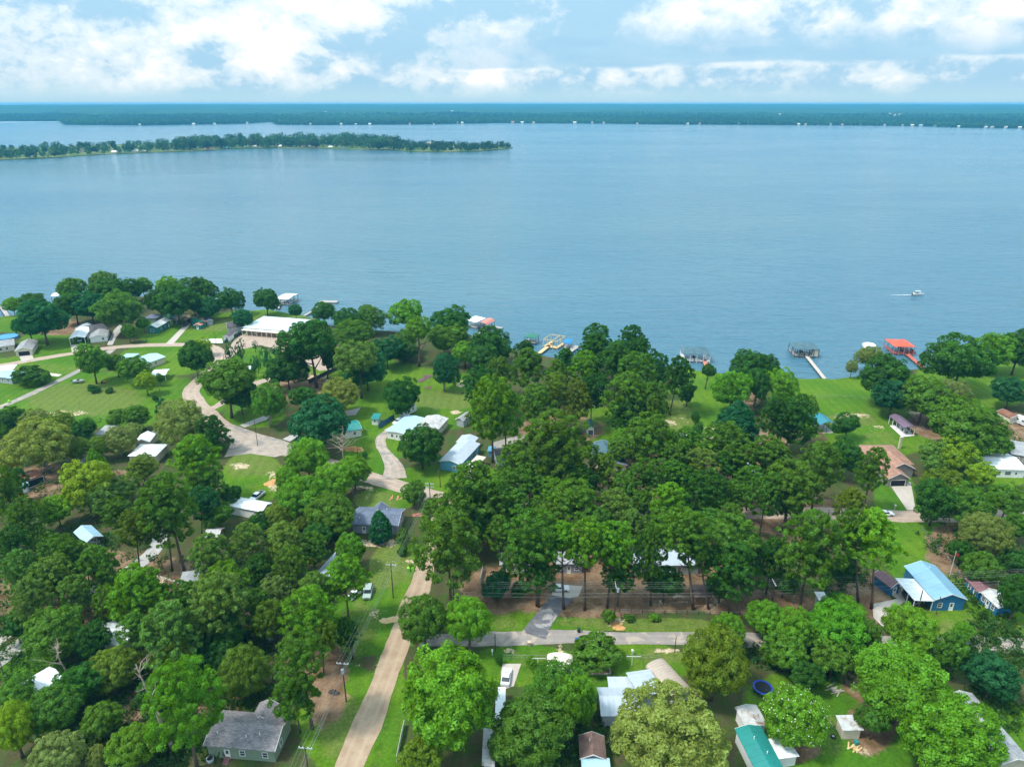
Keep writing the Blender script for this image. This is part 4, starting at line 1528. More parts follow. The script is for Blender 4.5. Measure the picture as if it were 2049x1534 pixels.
def block(par, Mp, a, b, c, h=2.7, rise=1.3, ridge='u', kind='gable', wall='cream_wall', roof='grey_shingle', ov=.35, wins='', posts=None, ribs=None,
          trim='white_paint', z0=0.0, post_mat='white_paint', frame='white_paint', side_open='', th=.12, floor=None, vents=()):
    """one roofed volume; its pieces are parts of par"""
    M, Lu, Lv = frame_of(a, b, c, h)
    M = Mp.inverted() @ M
    swap = ridge == 'v'
    W, L = (Lv, Lu) if not swap else (Lu, Lv)
    if kind == 'hip':
        x, y = L / 2, W / 2
        rl = max(0.05, L / 2 - W / 2)
        vs = [(-x, -y, h), (x, -y, h), (x, y, h), (-x, y, h), (-rl, 0, h + rise), (rl, 0, h + rise)]
        vs += [(p[0], p[1], p[2] - th) for p in vs[:4]]
        if swap: vs = [(-p[1], p[0], p[2]) for p in vs]
        rb = MB().add(vs, [(0, 1, 5, 4), (1, 2, 5), (2, 3, 4, 5), (3, 0, 4), (9, 8, 7, 6), (0, 6, 7, 1), (1, 7, 8, 2), (2, 8, 9, 3), (3, 9, 6, 0)])
    else:
        pr = roof_profile(kind, W, h, rise)
        full = pr + [(y, z - th) for y, z in reversed(pr)]
        rb = extrude(full, -L / 2, L / 2, swap, ribs, .05, len(pr))
    rname = 'canopy' if (posts and not wall) else 'roof'
    ro = link(rname, rb.mesh('roof', MATS[roof]), par, M)
    for vx, vy in vents:
        zt = h + rise * (1 - abs(vy) * 1.0) if kind in ('gable',) and not swap else (h + rise * (1 - abs(vx)) if kind == 'gable' else h + rise * .5)
        link('vent_pipe', cached('vent', lambda: MB().tube([(0, 0, -.2), (0, 0, .55)], .09, 6).mesh('vent_pipe', MATS['white_paint'])), ro, Matrix.Translation((vx * Lu / 2, vy * Lv / 2, zt)))
    if kind == 'gable' and trim:
        tp = [(-W / 2, h), (0, h + rise), (W / 2, h)]
        tp = [(y, z + .02) for y, z in tp] + [(y, z - .2) for y, z in reversed(tp)]
        for s in (-1, 1):
            link('fascia', extrude(tp, s * (L / 2 + .012) - .025, s * (L / 2 + .012) + .025, swap).mesh('fascia', MATS[trim]), par, M)
    if wall:
        wy, wx = W / 2 - ov, L / 2 - ov
        k = (1 - ov / (W / 2))
        if kind == 'gable': pr = [(-wy, z0), (wy, z0), (wy, h - .04 + rise * (1 - k)), (0, h + rise - .08), (-wy, h - .04 + rise * (1 - k))]
        elif kind == 'shed': pr = [(-wy, z0), (wy, z0), (wy, h + rise - th), (-wy, h - th)]
        elif kind == 'shed_back': pr = [(-wy, z0), (wy, z0), (wy, h - th), (-wy, h + rise - th)]
        elif kind in ('arch', 'barn'):
            q = roof_profile(kind, W - 2 * ov, h - .1, rise)
            if kind == 'arch': q = q[1:-1]
            pr = [(-wy, z0), (wy, z0)] + [p for p in reversed(q)]
        else: pr = [(-wy, z0), (wy, z0), (wy, h - .02), (-wy, h - .02)]
        link('walls', extrude(pr, -wx, wx, swap).mesh('walls', MATS[wall]), par, M)
        fx, fy = Lu / 2 - ov, Lv / 2 - ov
        for tok in wins.split():
            side, kd, tt = tok[0], tok[-1], float('0.' + tok[1:-1])
            if side == 'f': ml = Matrix.Translation(((tt - .5) * 2 * fx, -fy, z0))
            elif side == 'b': ml = Matrix.Translation(((.5 - tt) * 2 * fx, fy, z0)) @ Matrix.Rotation(math.pi, 4, 'Z')
            elif side == 'r': ml = Matrix.Translation((fx, (tt - .5) * 2 * fy, z0)) @ Matrix.Rotation(math.pi / 2, 4, 'Z')
            else: ml = Matrix.Translation((-fx, (.5 - tt) * 2 * fy, z0)) @ Matrix.Rotation(-math.pi / 2, 4, 'Z')
            window(par, M @ ml, kd, frame)
    if posts:
        n_u, n_v = posts
        px_, py_ = Lu / 2 - .3, Lv / 2 - .3
        done = set()
        for i in range(n_u):
            for j in range(n_v):
                if 0 < i < n_u - 1 and 0 < j < n_v - 1: continue
                x = -px_ + 2 * px_ * i / max(1, n_u - 1); y = -py_ + 2 * py_ * j / max(1, n_v - 1)
                zt = h - .1
                if kind == 'shed': zt = h - .1 + rise * (y / Lv + .5) if not swap else zt
                link('post', cached(('post', round(zt, 1), post_mat), lambda: MB().box((0, 0, zt / 2), (.16, .16, zt)).mesh('post', MATS[post_mat])), par, M @ Matrix.Translation((x, y, 0)))
    if floor:
        link('floor_slab', MB().box((0, 0, .04), (Lu - .3, Lv - .3, .07)).mesh('floor_slab', MATS[floor]), par, M)
    return M, Lu, Lv


def house(name, label, cat, a, b, c, group=None, **kw):
    M, Lu, Lv = frame_of(a, b, c, kw.get('h', 2.7))
    e = empty(name, M.translation, M.to_euler().z, label, cat, group)
    Mp = Matrix.Translation(M.translation) @ Matrix.Rotation(M.to_euler().z, 4, 'Z')
    block(e, Mp, a, b, c, **kw)
    e['_w'] = 0
    del e['_w']
    return e, Mp, Lu, Lv


# ---------------------------------------------------------------- docks and boathouses
def walkway(par, Mp, p0, p1, w, mat, z=None, pile='dark_wood', rail=False):
    z = WATER_Z + 1.0 if z is None else z
    A, B = at(*p0, z), at(*p1, z)
    d = B - A; L = d.length; ang = math.atan2(d.y, d.x)
    M = Mp.inverted() @ Matrix.Translation((A + B) / 2) @ Matrix.Rotation(ang, 4, 'Z')
    link('walkway', MB().box((0, 0, -.08), (L, w, .16)).mesh('walkway', MATS[mat]), par, M)
    n = max(2, int(L / 3.0))
    me = cached('pile', lambda: MB().tube([(0, 0, -2.4), (0, 0, .05)], .14, 6).mesh('pile', MATS['dark_wood']))
    for k in range(n + 1):
        for s in (-1, 1):
            link('pile', me, par, M @ Matrix.Translation((-L / 2 + .2 + (L - .4) * k / n, s * (w / 2 + .02), 0)))
    return M


def boathouse(name, label, a, b, c, hz=3.2, rise=1.5, kind='hip', ridge='u', roof='green_metal', deck='wood_deck', walks=(), slip=True, wall_room=None, posts=(4, 2), rail=None, group=None, ribs=None, frame_only=False, cat='boathouse', post_mat='dark_wood'):
    z0 = WATER_Z
    ht = z0 + hz
    M, Lu, Lv = frame_of(a, b, c, ht)
    e = empty(name, (M.translation.x, M.translation.y, z0), M.to_euler().z, label, cat, group)
    Mp = Matrix.Translation((M.translation.x, M.translation.y, z0)) @ Matrix.Rotation(M.to_euler().z, 4, 'Z')
    dz = 1.0
    if not frame_only:
        swap = ridge == 'v'
        W, L = (Lv, Lu) if not swap else (Lu, Lv)
        if kind == 'hip':
            x, y, rl = L / 2, W / 2, max(.05, L / 2 - W / 2)
            vs = [(-x, -y, hz), (x, -y, hz), (x, y, hz), (-x, y, hz), (-rl, 0, hz + rise), (rl, 0, hz + rise)]
            vs += [(p[0], p[1], p[2] - .15) for p in vs[:4]]
            if swap: vs = [(-p[1], p[0], p[2]) for p in vs]
            rb = MB().add(vs, [(0, 1, 5, 4), (1, 2, 5), (2, 3, 4, 5), (3, 0, 4), (9, 8, 7, 6), (0, 6, 7, 1), (1, 7, 8, 2), (2, 8, 9, 3), (3, 9, 6, 0)])
        else:
            pr = roof_profile(kind, W, hz, rise)
            rb = extrude(pr + [(y, z - .1) for y, z in reversed(pr)], -L / 2, L / 2, swap, ribs, .05, len(pr))
        link('roof', rb.mesh('roof', MATS[roof]), e)
    else:
        for (x, y, sx, sy) in ((0, -Lv / 2 + .3, Lu - .4, .2), (0, Lv / 2 - .3, Lu - .4, .2), (-Lu / 2 + .3, 0, .2, Lv - .8), (Lu / 2 - .3, 0, .2, Lv - .8), (Lu * .12, 0, .2, Lv - .8)):
            link('beam', MB().box((x, y, hz - .1), (sx, sy, .28)).mesh('beam', MATS['new_wood']), e)
    # deck: a U round the boat slip
    fx, fy = Lu / 2 - .25, Lv / 2 - .25
    b_ = MB()
    if slip:
        w = min(1.7, Lv * .2)
        b_.prism([(-fx, -fy), (fx, -fy), (fx, fy), (fx - 1.6, fy), (fx - 1.6, -fy + w * 1.5), (-fx + 1.4, -fy + w * 1.5), (-fx + 1.4, fy), (-fx, fy)], dz - .2, dz)
    else:
        b_.prism([(-fx, -fy), (fx, -fy), (fx, fy), (-fx, fy)], dz - .2, dz)
    link('deck', b_.mesh('deck', MATS[deck]), e)
    n_u, n_v = posts
    for i in range(n_u):
        for j in range(n_v):
            if 0 < i < n_u - 1 and 0 < j < n_v - 1: continue
            x = -fx + 2 * fx * i / (n_u - 1); y = -fy + 2 * fy * j / (n_v - 1)
            pmn = 'new_wood' if frame_only else post_mat
            link('post', cached(('bpost', round(hz, 1), pmn), lambda: MB().box((0, 0, (hz - 1.4) / 2 - .06), (.22, .22, hz + 1.4)).mesh('post', MATS[pmn])), e, Matrix.Translation((x, y, 0)))
    if rail:
        for (x0, y0, x1, y1) in ((-fx, -fy, fx * .2, -fy), (-fx, -fy, -fx, fy), (fx, -fy, fx, fy)):
            rb = MB(); Lr = math.hypot(x1 - x0, y1 - y0)
            rb.box((0, 0, dz + .98), (Lr, .09, .09)).box((0, 0, dz + .55), (Lr, .06, .08))
            for k in range(int(Lr / 1.2) + 1): rb.box((-Lr / 2 + k * Lr / max(1, int(Lr / 1.2)), 0, dz + .5), (.09, .09, .96))
            link('railing', rb.mesh('railing', MATS[rail]), e, Matrix.Translation(((x0 + x1) / 2, (y0 + y1) / 2, 0)) @ Matrix.Rotation(math.atan2(y1 - y0, x1 - x0), 4, 'Z'))
    if wall_room:
        link('storage_room', MB().box((fx - 1.3, -fy + 1.2, dz + (hz - dz) / 2 - .1), (2.4, 2.2, hz - dz - .2)).mesh('storage_room', MATS[wall_room]), e)
    for p0, p1, w, mt in walks: walkway(e, Mp, p0, p1, w, mt)
    return e, Mp, Lu, Lv


# ---------------------------------------------------------------- boats
def boat_hull(L, B, H):
    secs = [(-.5, .86), (-.25, 1), (0.05, 1), (.28, .82), (.42, .45), (.5, .04)]
    b = MB()
    for sx, k in secs:
        x = sx * L; y = B / 2 * k
        b.v += [(x, -y, H), (x, -y * .72, .05), (x, 0, -.1), (x, y * .72, .05), (x, y, H), (x, y * .82, H), (x, y * .6, .32), (x, -y * .6, .32), (x, -y * .82, H)]
    for i in range(len(secs) - 1):
        for j in range(9): b.f.append((i * 9 + j, i * 9 + (j + 1) % 9, i * 9 + 9 + (j + 1) % 9, i * 9 + 9 + j))
    b.f.append(tuple(range(8, -1, -1))); b.f.append(tuple(range(45, 54)))
    return b


def boat(label, px, rz, col='white_paint', L=6.0, z=WATER_Z + .9, group=None):
    p = at(*px, z)
    e = empty('motor_boat', p, rz, label, 'boat', group)
    link('hull', boat_hull(L, 2.2, .8).mesh('hull', MATS[col]), e)
    link('console', MB().box((0, .1, .75), (.7, .8, .8), taper=.8).mesh('console', MATS['dark_metal']), e)
    link('windscreen', MB().box((.42, .1, 1.2), (.06, .9, .4)).mesh('windscreen', MATS['glass']), e)
    for s in (-.5, .5): link('seat', cached('bseat', lambda: MB().box((-L * .18, 0, .6), (.6, .6, .6), taper=.9).mesh('seat', MATS['cream_metal'])), e, Matrix.Translation((0, s, 0)))
    link('outboard', MB().box((-L / 2 - .2, 0, .7), (.45, .4, .9), taper=.8).mesh('outboard', MATS['dark_metal']), e)
    return e


# ---------------------------------------------------------------- vehicles (length along +X)
VEH = {
    'car': dict(L=4.6, W=1.8, body=[(-2.3, .3), (2.3, .3), (2.3, .68), (2.1, .82), (1.05, .92), (-1.6, .98), (-2.22, .94), (-2.3, .7)], cab=[(1.05, .9), (.35, 1.38), (-.95, 1.42), (-1.75, .96)], wx=1.38),
    'suv': dict(L=4.8, W=1.92, body=[(-2.4, .36), (2.4, .36), (2.4, .85), (2.2, 1.0), (1.15, 1.06), (-2.3, 1.08), (-2.4, .8)], cab=[(1.15, 1.04), (.5, 1.66), (-2.0, 1.7), (-2.32, 1.06)], wx=1.45),
    'pickup': dict(L=5.7, W=1.98, body=[(-2.85, .42), (2.85, .42), (2.85, .9), (2.65, 1.06), (1.5, 1.12), (-2.8, 1.12), (-2.85, .9)], cab=[(1.5, 1.1), (.85, 1.76), (-.65, 1.78), (-.95, 1.1)], wx=1.75),
}


def vehicle(kind, label, px, toward, col, cat=None, z=0.02):
    V = VEH[kind]
    p, q = at(*px, z), at(*toward, z)
    e = empty({'car': 'parked_car', 'suv': 'parked_suv', 'pickup': 'pickup_truck'}[kind], p, math.atan2(q.y - p.y, q.x - p.x), label, cat or {'car': 'car', 'suv': 'car', 'pickup': 'truck'}[kind])
    L, W = V['L'], V['W']
    def body():
        b = MB(); pr = V['body']; n = len(pr)
        ys = [(-W / 2, .93), (-W / 2 * .9, 1.0), (W / 2 * .9, 1.0), (W / 2, .93)]
        for y, k in ys:
            zc = .62
            b.v += [(x * (1 if k == 1 else .985), y, zc + (zz - zc) * k) for x, zz in pr]
        for s in range(3):
            for i in range(n): b.f.append((s * n + i, (s + 1) * n + i, (s + 1) * n + (i + 1) % n, s * n + (i + 1) % n))
        b.f.append(tuple(range(n))); b.f.append(tuple(range(4 * n - 1, 3 * n - 1, -1)))
        return b.mesh('body', MATS[col])
    link('body', cached((kind, 'body', col), body), e)
    c0, c1, c2, c3 = V['cab']
    yb, yt = W / 2 * .9, W / 2 * .74
    def roofm():
        b = MB(); t_ = .07
        b.add([(c1[0], -yt, c1[1]), (c1[0], yt, c1[1]), (c2[0], yt, c2[1]), (c2[0], -yt, c2[1]), (c1[0], -yt, c1[1] - t_), (c1[0], yt, c1[1] - t_), (c2[0], yt, c2[1] - t_), (c2[0], -yt, c2[1] - t_)],
              [(0, 1, 2, 3), (7, 6, 5, 4), (0, 4, 5, 1), (1, 5, 6, 2), (2, 6, 7, 3), (3, 7, 4, 0)])
        return b.mesh('roof', MATS[col])
    link('roof', cached((kind, 'roof', col), roofm), e)
    def gl(pts):
        return lambda: MB().add(pts + [(x, y, zz - .06) for x, y, zz in pts], [(0, 1, 2, 3), (7, 6, 5, 4), (0, 4, 5, 1), (1, 5, 6, 2), (2, 6, 7, 3), (3, 7, 4, 0)]).mesh('glass_panel', MATS['glass'])
    zt = c1[1] - .03
    link('windshield', cached((kind, 'ws'), gl([(c0[0], -yb, c0[1]), (c0[0], yb, c0[1]), (c1[0], yt, zt), (c1[0], -yt, zt)])), e)
    link('rear_window', cached((kind, 'rw'), gl([(c3[0], yb, c3[1]), (c3[0], -yb, c3[1]), (c2[0], -yt, c2[1] - .03), (c2[0], yt, c2[1] - .03)])), e)
    for s in (-1, 1):
        me = cached((kind, 'sw', s), lambda: MB().add([(c0[0] - .12, s * yb, c0[1]), (c3[0] + .1, s * yb, c3[1]), (c2[0] + .08, s * yt, c2[1] - .06), (c1[0] - .05, s * yt, c1[1] - .06),
                                                        (c0[0] - .12, s * yb * .94, c0[1]), (c3[0] + .1, s * yb * .94, c3[1]), (c2[0] + .08, s * yt * .94, c2[1] - .06), (c1[0] - .05, s * yt * .94, c1[1] - .06)],
                                                       [(0, 1, 2, 3), (7, 6, 5, 4), (0, 4, 5, 1), (1, 5, 6, 2), (2, 6, 7, 3), (3, 7, 4, 0)]).mesh('side_window', MATS['glass']))
        link('side_window', me, e)
        hl = cached((kind, 'hl', s), lambda: MB().box((L / 2 + .005, s * W * .36, .72), (.05, .34, .16)).mesh('headlight', MATS['lamp_glass']))
        link('headlight', hl, e)
        for wx in (-V['wx'], V['wx']):
            wh = link('wheel', cached('wheel', lambda: MB().tube([(0, -.11, 0), (0, .11, 0)], .34, 12).mesh('wheel', MATS['rubber'])), e, Matrix.Translation((wx, s * (W / 2 - .1), .34)))
            link('rim', cached('rim', lambda: MB().tube([(0, -.125, 0), (0, .125, 0)], .20, 8).mesh('rim', MATS['steel'])), wh)
    if kind == 'pickup':
        link('bed_liner', cached('liner', lambda: MB().box((-1.85, 0, 1.10), (1.75, 1.6, .06)).mesh('bed_liner', MATS['dark_metal'])), e)
    return e


def travel_trailer(label, px, toward, L=7.0, W=2.4, H=2.6):
    p, q = at(*px, 0), at(*toward, 0)
    e = empty('travel_trailer', p, math.atan2(q.y - p.y, q.x - p.x), label, 'camper')
    pr = [(-L / 2, .5), (L / 2 - .5, .5), (L / 2, 1.0), (L / 2 - .1, H), (L / 2 - .7, H + .3), (-L / 2 + .1, H + .3), (-L / 2, H)]
    b = MB(); n = len(pr)
    b.v = [(x, -W / 2, z) for x, z in pr] + [(x, W / 2, z) for x, z in pr]
    b.f = [tuple(range(n - 1, -1, -1)), tuple(range(n, 2 * n))] + [(i, (i + 1) % n, n + (i + 1) % n, n + i) for i in range(n)]
    link('body', b.mesh('body', MATS['car_white']), e)
    link('stripe', MB().box((0, 0, 1.15), (L * .86, W + .03, .35)).mesh('stripe', MATS['galv_metal']), e)
    for s in (-1, 1):
        for x in (-L * .25, L * .1, L * .3): link('window', cached('twin', lambda: MB().box((0, 0, 1.95), (.9, .05, .6)).mesh('window', MATS['glass'])), e, Matrix.Translation((x, s * (W / 2 + .01), 0)))
        link('wheel', cached('wheel', None), e, Matrix.Translation((-.3, s * (W / 2 - .1), .34)))
    link('front_window', MB().box((L / 2 - .02, 0, 1.9), (.1, 1.4, .7)).mesh('front_window', MATS['glass']), e)
    for x in (-1.5, .6): link('roof_vent', cached('rvent', lambda: MB().box((0, 0, H + .4), (.8, .8, .25), taper=.85).mesh('roof_vent', MATS['galv_metal'])), e, Matrix.Translation((x, 0, 0)))
    link('hitch', MB().box((L / 2 + .6, 0, .55), (1.3, .15, .15)).mesh('hitch', MATS['dark_metal']), e)
    return e


# ---------------------------------------------------------------- poles, wires, fences, small yard things
def utility_pole(label, base, top, arms=1, heading=None, transformer=False, group='utility poles', name='utility_pole', rad=.15):
    P = at(*base, 0)
    tp = at(*top, 0)
    hd, ht_ = math.hypot(P.x, P.y), math.hypot(tp.x, tp.y)
    H = CAM_H * (1 - hd / ht_)
    H = min(max(H, 3.0), 13.0)
    e = empty(name, P, heading or 0.0, label, 'utility pole', group)
    link('pole', MB().tube([(0, 0, -.5), (0, 0, H)], [rad, rad * .72], 8).mesh('pole', MATS['pole_wood']), e)
    ins = cached('ins', lambda: MB().tube([(0, 0, 0), (0, 0, .22)], [.05, .08], 6).mesh('insulator', MATS['white_paint']))
    for k in range(arms):
        z = H - .35 - k * 1.1
        ca = link('crossarm', cached('xarm', lambda: MB().box((0, .16, 0), (2.4, .11, .13)).mesh('crossarm', MATS['galv_metal'])), e, Matrix.Translation((0, 0, z)))
        for x in (-1.1, -.45, .45, 1.1): link('insulator', ins, ca, Matrix.Translation((x, .16, .06)))
    if transformer:
        link('transformer', MB().tube([(.1, -.45, H - 2.2), (.1, -.45, H - 2.15), (.1, -.45, H - 1.15), (.1, -.45, H - 1.1)], [.22, .3, .3, .22], 10).mesh('transformer', MATS['galv_metal']), e)
    return e, P, H


def wire(label, pts, sag=.5, rad=.013, group='overhead power lines'):
    """one line strung through world points, with sag in each span"""
    path = []
    for i in range(len(pts) - 1):
        A, B = Vector(pts[i]), Vector(pts[i + 1])
        for k in range(8):
            f = k / 8
            q = A.lerp(B, f); q.z -= sag * 4 * f * (1 - f)
            path.append(q)
    path.append(Vector(pts[-1]))
    o = MB().tube(path, rad, 3, False).build('power_line', MATS['wire'])
    return tag(o, label, 'power line', group)


def fence(label, pts, h=1.7, mat='fence_wood', step=2.4, post='fence_wood', name='board_fence', cat='fence', rails=False):
    W = [at(x, y, 0) for x, y in pts]
    e = empty(name, W[0], 0, label, cat)
    for i in range(len(W) - 1):
        d = W[i + 1] - W[i]; L = d.length; n = max(1, int(round(L / step))); ang = math.atan2(d.y, d.x); s = L / n
        for k in range(n):
            q = W[i] + d * ((k + .5) / n) - W[0]
            M = Matrix.Translation(q) @ Matrix.Rotation(ang, 4, 'Z')
            if rails:
                link('mesh_panel', cached((mat, 'rails', round(s, 2), h), lambda: MB().box((0, 0, h - .05), (s, .05, .05)).box((0, 0, h * .5), (s, .02, .02)).box((0, 0, .15), (s, .02, .02)).mesh('mesh_panel', MATS[mat])), e, M)
            else:
                link('fence_panel', cached((mat, 'panel', round(s, 2), h), lambda: MB().box((0, 0, h / 2), (s - .12, .05, h - .1)).mesh('fence_panel', MATS[mat])), e, M)
        for k in range(n + 1):
            link('post', cached((post, 'fpost', h), lambda: MB().box((0, 0, h / 2), (.11, .11, h + .08)).mesh('post', MATS[post])), e, Matrix.Translation(W[i] + d * (k / n) - W[0]))
    return e


def trampoline(label, px, r, frame='trampoline_blue', net=False):
    p = at(*px, 0)
    e = empty('trampoline', p, 0, label, 'trampoline')
    n = 24
    b = MB()
    for k in range(n):
        w = 2 * math.pi * k / n
        for rr, z in ((r, .95), (r, 1.05), (r - .35, 1.07), (r - .35, .97)): b.v.append((rr * math.cos(w), rr * math.sin(w), z))
    for k in range(n):
        for j in range(4): b.f.append((k * 4 + j, ((k + 1) % n) * 4 + j, ((k + 1) % n) * 4 + (j + 1) % 4, k * 4 + (j + 1) % 4))
    link('padding', b.mesh('padding', MATS[frame]), e)
    link('jumping_mat', MB().prism([((r - .36) * math.cos(2 * math.pi * k / n), (r - .36) * math.sin(2 * math.pi * k / n)) for k in range(n)], .97, 1.0).mesh('jumping_mat', MATS['net_black']), e)
    for k in range(6):
        w = math.pi * k / 3
        link('leg', cached(('tleg', net), lambda: MB().tube([(0, 0, 0), (0, 0, 2.9 if net else .97)], .045, 6).mesh('leg', MATS['steel'])), e, Matrix.Translation((r * .97 * math.cos(w), r * .97 * math.sin(w), 0)))
    return e


def bin_(label, px, mat, z=0):
    e = empty('wheeled_bin', at(*px, z), 0.2, label, 'bin')
    link('body', cached(('bin', mat), lambda: MB().box((0, 0, .52), (.62, .72, -1.0), taper=.82).mesh('body', MATS[mat])), e)
    link('lid', cached(('lid', mat), lambda: MB().box((0, 0, 1.06), (.70, .80, .09), taper=.9).mesh('lid', MATS[mat])), e)
    for s in (-.3, .3): link('wheel', cached('binw', lambda: MB().tube([(0, -.04, 0), (0, .04, 0)], .14, 8).mesh('wheel', MATS['rubber'])), e, Matrix.Translation((s, .3, .14)) @ Matrix.Rotation(math.pi / 2, 4, 'Z'))
    return e


def heap(label, px, r, h, mat, name='dirt_heap', cat='dirt pile', seed=0):
    rs_ = np.random.RandomState(seed)
    p = at(*px, 0)
    n, m = 14, 5
    b = MB()
    b.v.append((0, 0, h))
    for j in range(1, m + 1):
        for k in range(n):
            w = 2 * math.pi * k / n
            rr = r * j / m * (1 + .3 * math.sin(2 * w + seed) + .12 * rs_.normal())
            b.v.append((rr * math.cos(w), rr * .7 * math.sin(w), max(-.05, h * (1 - (j / m) ** 1.3) + (.12 * h * rs_.normal() if j < m else -.05))))
    for k in range(n): b.f.append((0, 1 + k, 1 + (k + 1) % n))
    for j in range(m - 1):
        for k in range(n): b.f.append((1 + j * n + k, 1 + (j + 1) * n + k, 1 + (j + 1) * n + (k + 1) % n, 1 + j * n + (k + 1) % n))
    o = b.build(name, MATS[mat], smooth=False)
    o.location = p
    return tag(o, label, cat)

# ================================================================ left: houses along the upper road
H_ = house
e, Mp, *_ = H_('ranch_house', 'gray roofed cream ranch house beside the round pool at the far left', 'house', (-34, 699), (29, 690), (58, 673), h=2.8, rise=1.3, wall='cream_wall', roof='light_shingle', wins='f5W f75w f25w')
block(e, Mp, (28, 703), (65, 699), (57, 683), h=2.7, rise=1.5, ridge='v', kind='gable', wall='cream_wall', roof='light_shingle', wins='f5g')
H_('metal_carport', 'open white metal carport over a light blue vehicle by the road', 'carport', (137, 678), (170, 675), (166.5, 656), h=3.4, rise=.9, ridge='v', wall=None, roof='white_metal', posts=(2, 4), ribs=.9, trim=None)
H_('garden_shed', 'pale gray shed right behind the white carport on the left', 'shed', (149, 657), (167, 657), (165, 648), h=2.6, rise=.7, ridge='v', wall='grey_wall', roof='galv_metal', ribs=.9)
e, Mp, *_ = H_('gray_house', 'gray hip roofed house with pale front wing right of the white carport', 'house', (174, 668), (220, 660), (213, 645), h=2.8, rise=1.7, kind='hip', wall='white_paint', roof='dark_shingle', wins='r5w')
block(e, Mp, (178, 676), (215, 672), (212, 660), h=2.7, rise=1.0, ridge='v', wall='white_paint', roof='light_shingle', wins='f75w')
e, Mp, *_ = H_('green_house', 'dark green house with white metal roof near the lake trees', 'house', (291, 655), (314, 655.5), (337, 640), h=3.2, rise=1.5, ridge='v', wall='green_wall', roof='white_metal', ribs=.9, wins='f5W r3w r6w r85d')
H_('garden_shed', 'dark roofed shed just behind the green house with white roof', 'shed', (287, 637), (312, 637), (308, 628), h=2.6, rise=1.0, kind='hip', wall='grey_wall', roof='slate_shingle')
H_('lean_to', 'green metal roofed open shelter right of the green house', 'shelter', (335, 640), (353, 638), (350, 628), h=2.6, rise=.4, kind='shed', wall=None, roof='green_metal', posts=(3, 2))
H_('garden_shed', 'pinkish shed, leftmost of the three small sheds near the motel', 'shed', (386, 651), (402, 651), (402, 643), h=2.3, rise=.9, ridge='v', wall='green_wall', roof='pink_metal', wins='f5d')
H_('garden_shed', 'green metal shed, middle of the three small sheds near the motel', 'shed', (399, 648), (412, 645), (411, 635), h=2.6, rise=1.0, ridge='v', kind='barn', wall='green_wall', roof='green_metal')
H_('garden_shed', 'blue gray shed, rightmost of the three small sheds near the motel', 'shed', (413, 643), (427, 641), (426, 633), h=2.4, rise=.8, ridge='v', wall='grey_wall', roof='slate_shingle')
H_('long_shed', 'long narrow dark roofed shed with white end by the parking lot', 'shed', (445, 673), (459, 673), (473, 658), h=2.8, rise=.5, ridge='v', wall='white_paint', roof='dark_shingle', wins='f5d')
H_('gray_house', 'gray roofed house between the long shed and the motel', 'house', (454, 656), (490, 652), (497, 640), h=3.0, rise=1.2, wall='grey_wall', roof='dark_shingle')
e, Mp, *_ = H_('motel', 'long low tan motel with broad pale metal roof by the lake', 'motel', (485, 655), (585, 663), (634, 642), h=3.6, rise=.5, kind='shed', wall='tan_wall', roof='pale_metal', ribs=2.2, ov=1.2)
block(e, Mp, (482, 660.5), (583, 669), (585, 663.5), h=2.9, rise=.5, kind='shed', wall=None, roof='cream_metal', posts=(11, 2))
for k in range(8):
    f = (k + .5) / 8
    M_, _, _ = frame_of((485, 655), (585, 663), (634, 642), 3.6)
    window(e, Mp.inverted() @ M_ @ Matrix.Translation(((f - .5) * _ * 0 + (f - .5) * (at(585, 663, 3.6) - at(485, 655, 3.6)).length * .92, -(_ / 2 - 1.2) - .01, 0)), 'd' if k % 2 else 'W')
H_('blue_roof_house', 'cream house with pale blue metal roof on the grassy island in the road', 'house', (258, 721), (291, 728), (312, 709.5), h=2.8, rise=.9, ridge='v', wall='cream_wall', roof='sky_metal', ribs=1.2, wins='r5w')
H_('metal_carport', 'flat pale lean-to roof attached left of the pale blue roofed house', 'carport', (232, 722), (258, 722), (268, 708), h=2.6, rise=.3, kind='shed', wall=None, roof='sky_metal', posts=(2, 2), ribs=1.2)
H_('metal_carport', 'small white topped open carport at the right end of the clipped hedge', 'carport', (300, 752), (331, 750), (336, 738), h=2.8, rise=.5, ridge='u', wall=None, roof='white_metal', posts=(3, 2), ribs=1.)
e, Mp, *_ = H_('white_roof_house', 'white roofed mobile home at the left edge by the gray path', 'mobile home', (-18, 752), (22, 757), (38, 742), h=2.8, rise=.7, wall='grey_wall', roof='sky_metal', ribs=1.2, wins='f5w f8w')
block(e, Mp, (-12, 744), (24, 741), (32, 731), h=3.0, rise=.4, kind='shed', wall=None, roof='white_metal', posts=(2, 2), ribs=1.2)
H_('picnic_shelter', 'tiny white roofed picnic shelter on the green beside the saplings', 'shelter', (488, 738), (501, 738), (500, 731.5), h=2.3, rise=.4, ridge='u', wall=None, roof='white_metal', posts=(2, 2), post_mat='wood_deck', trim=None)
H_('white_roof_house', 'pale roofed house among trees below the mown lawn', 'house', (189, 870), (223, 869), (222, 850), h=2.8, rise=1.3, kind='hip', wall='white_paint', roof='light_shingle')
e, Mp, *_ = H_('white_roof_house', 'broad white metal roofed house behind trees left of the junction', 'house', (255, 912), (312, 912), (342, 888), h=3.0, rise=1.6, kind='hip', wall='cream_wall', roof='white_metal')
block(e, Mp, (268, 886), (300, 884), (298, 868), h=2.9, rise=1.2, ridge='v', wall='cream_wall', roof='white_metal', ribs=1.2)
H_('garden_shed', 'small cream shed with dark roof beneath the sage oak', 'shed', (147, 940), (171, 937), (165, 922), h=2.6, rise=.9, ridge='v', wall='cream_wall', roof='dark_shingle', wins='f5s')
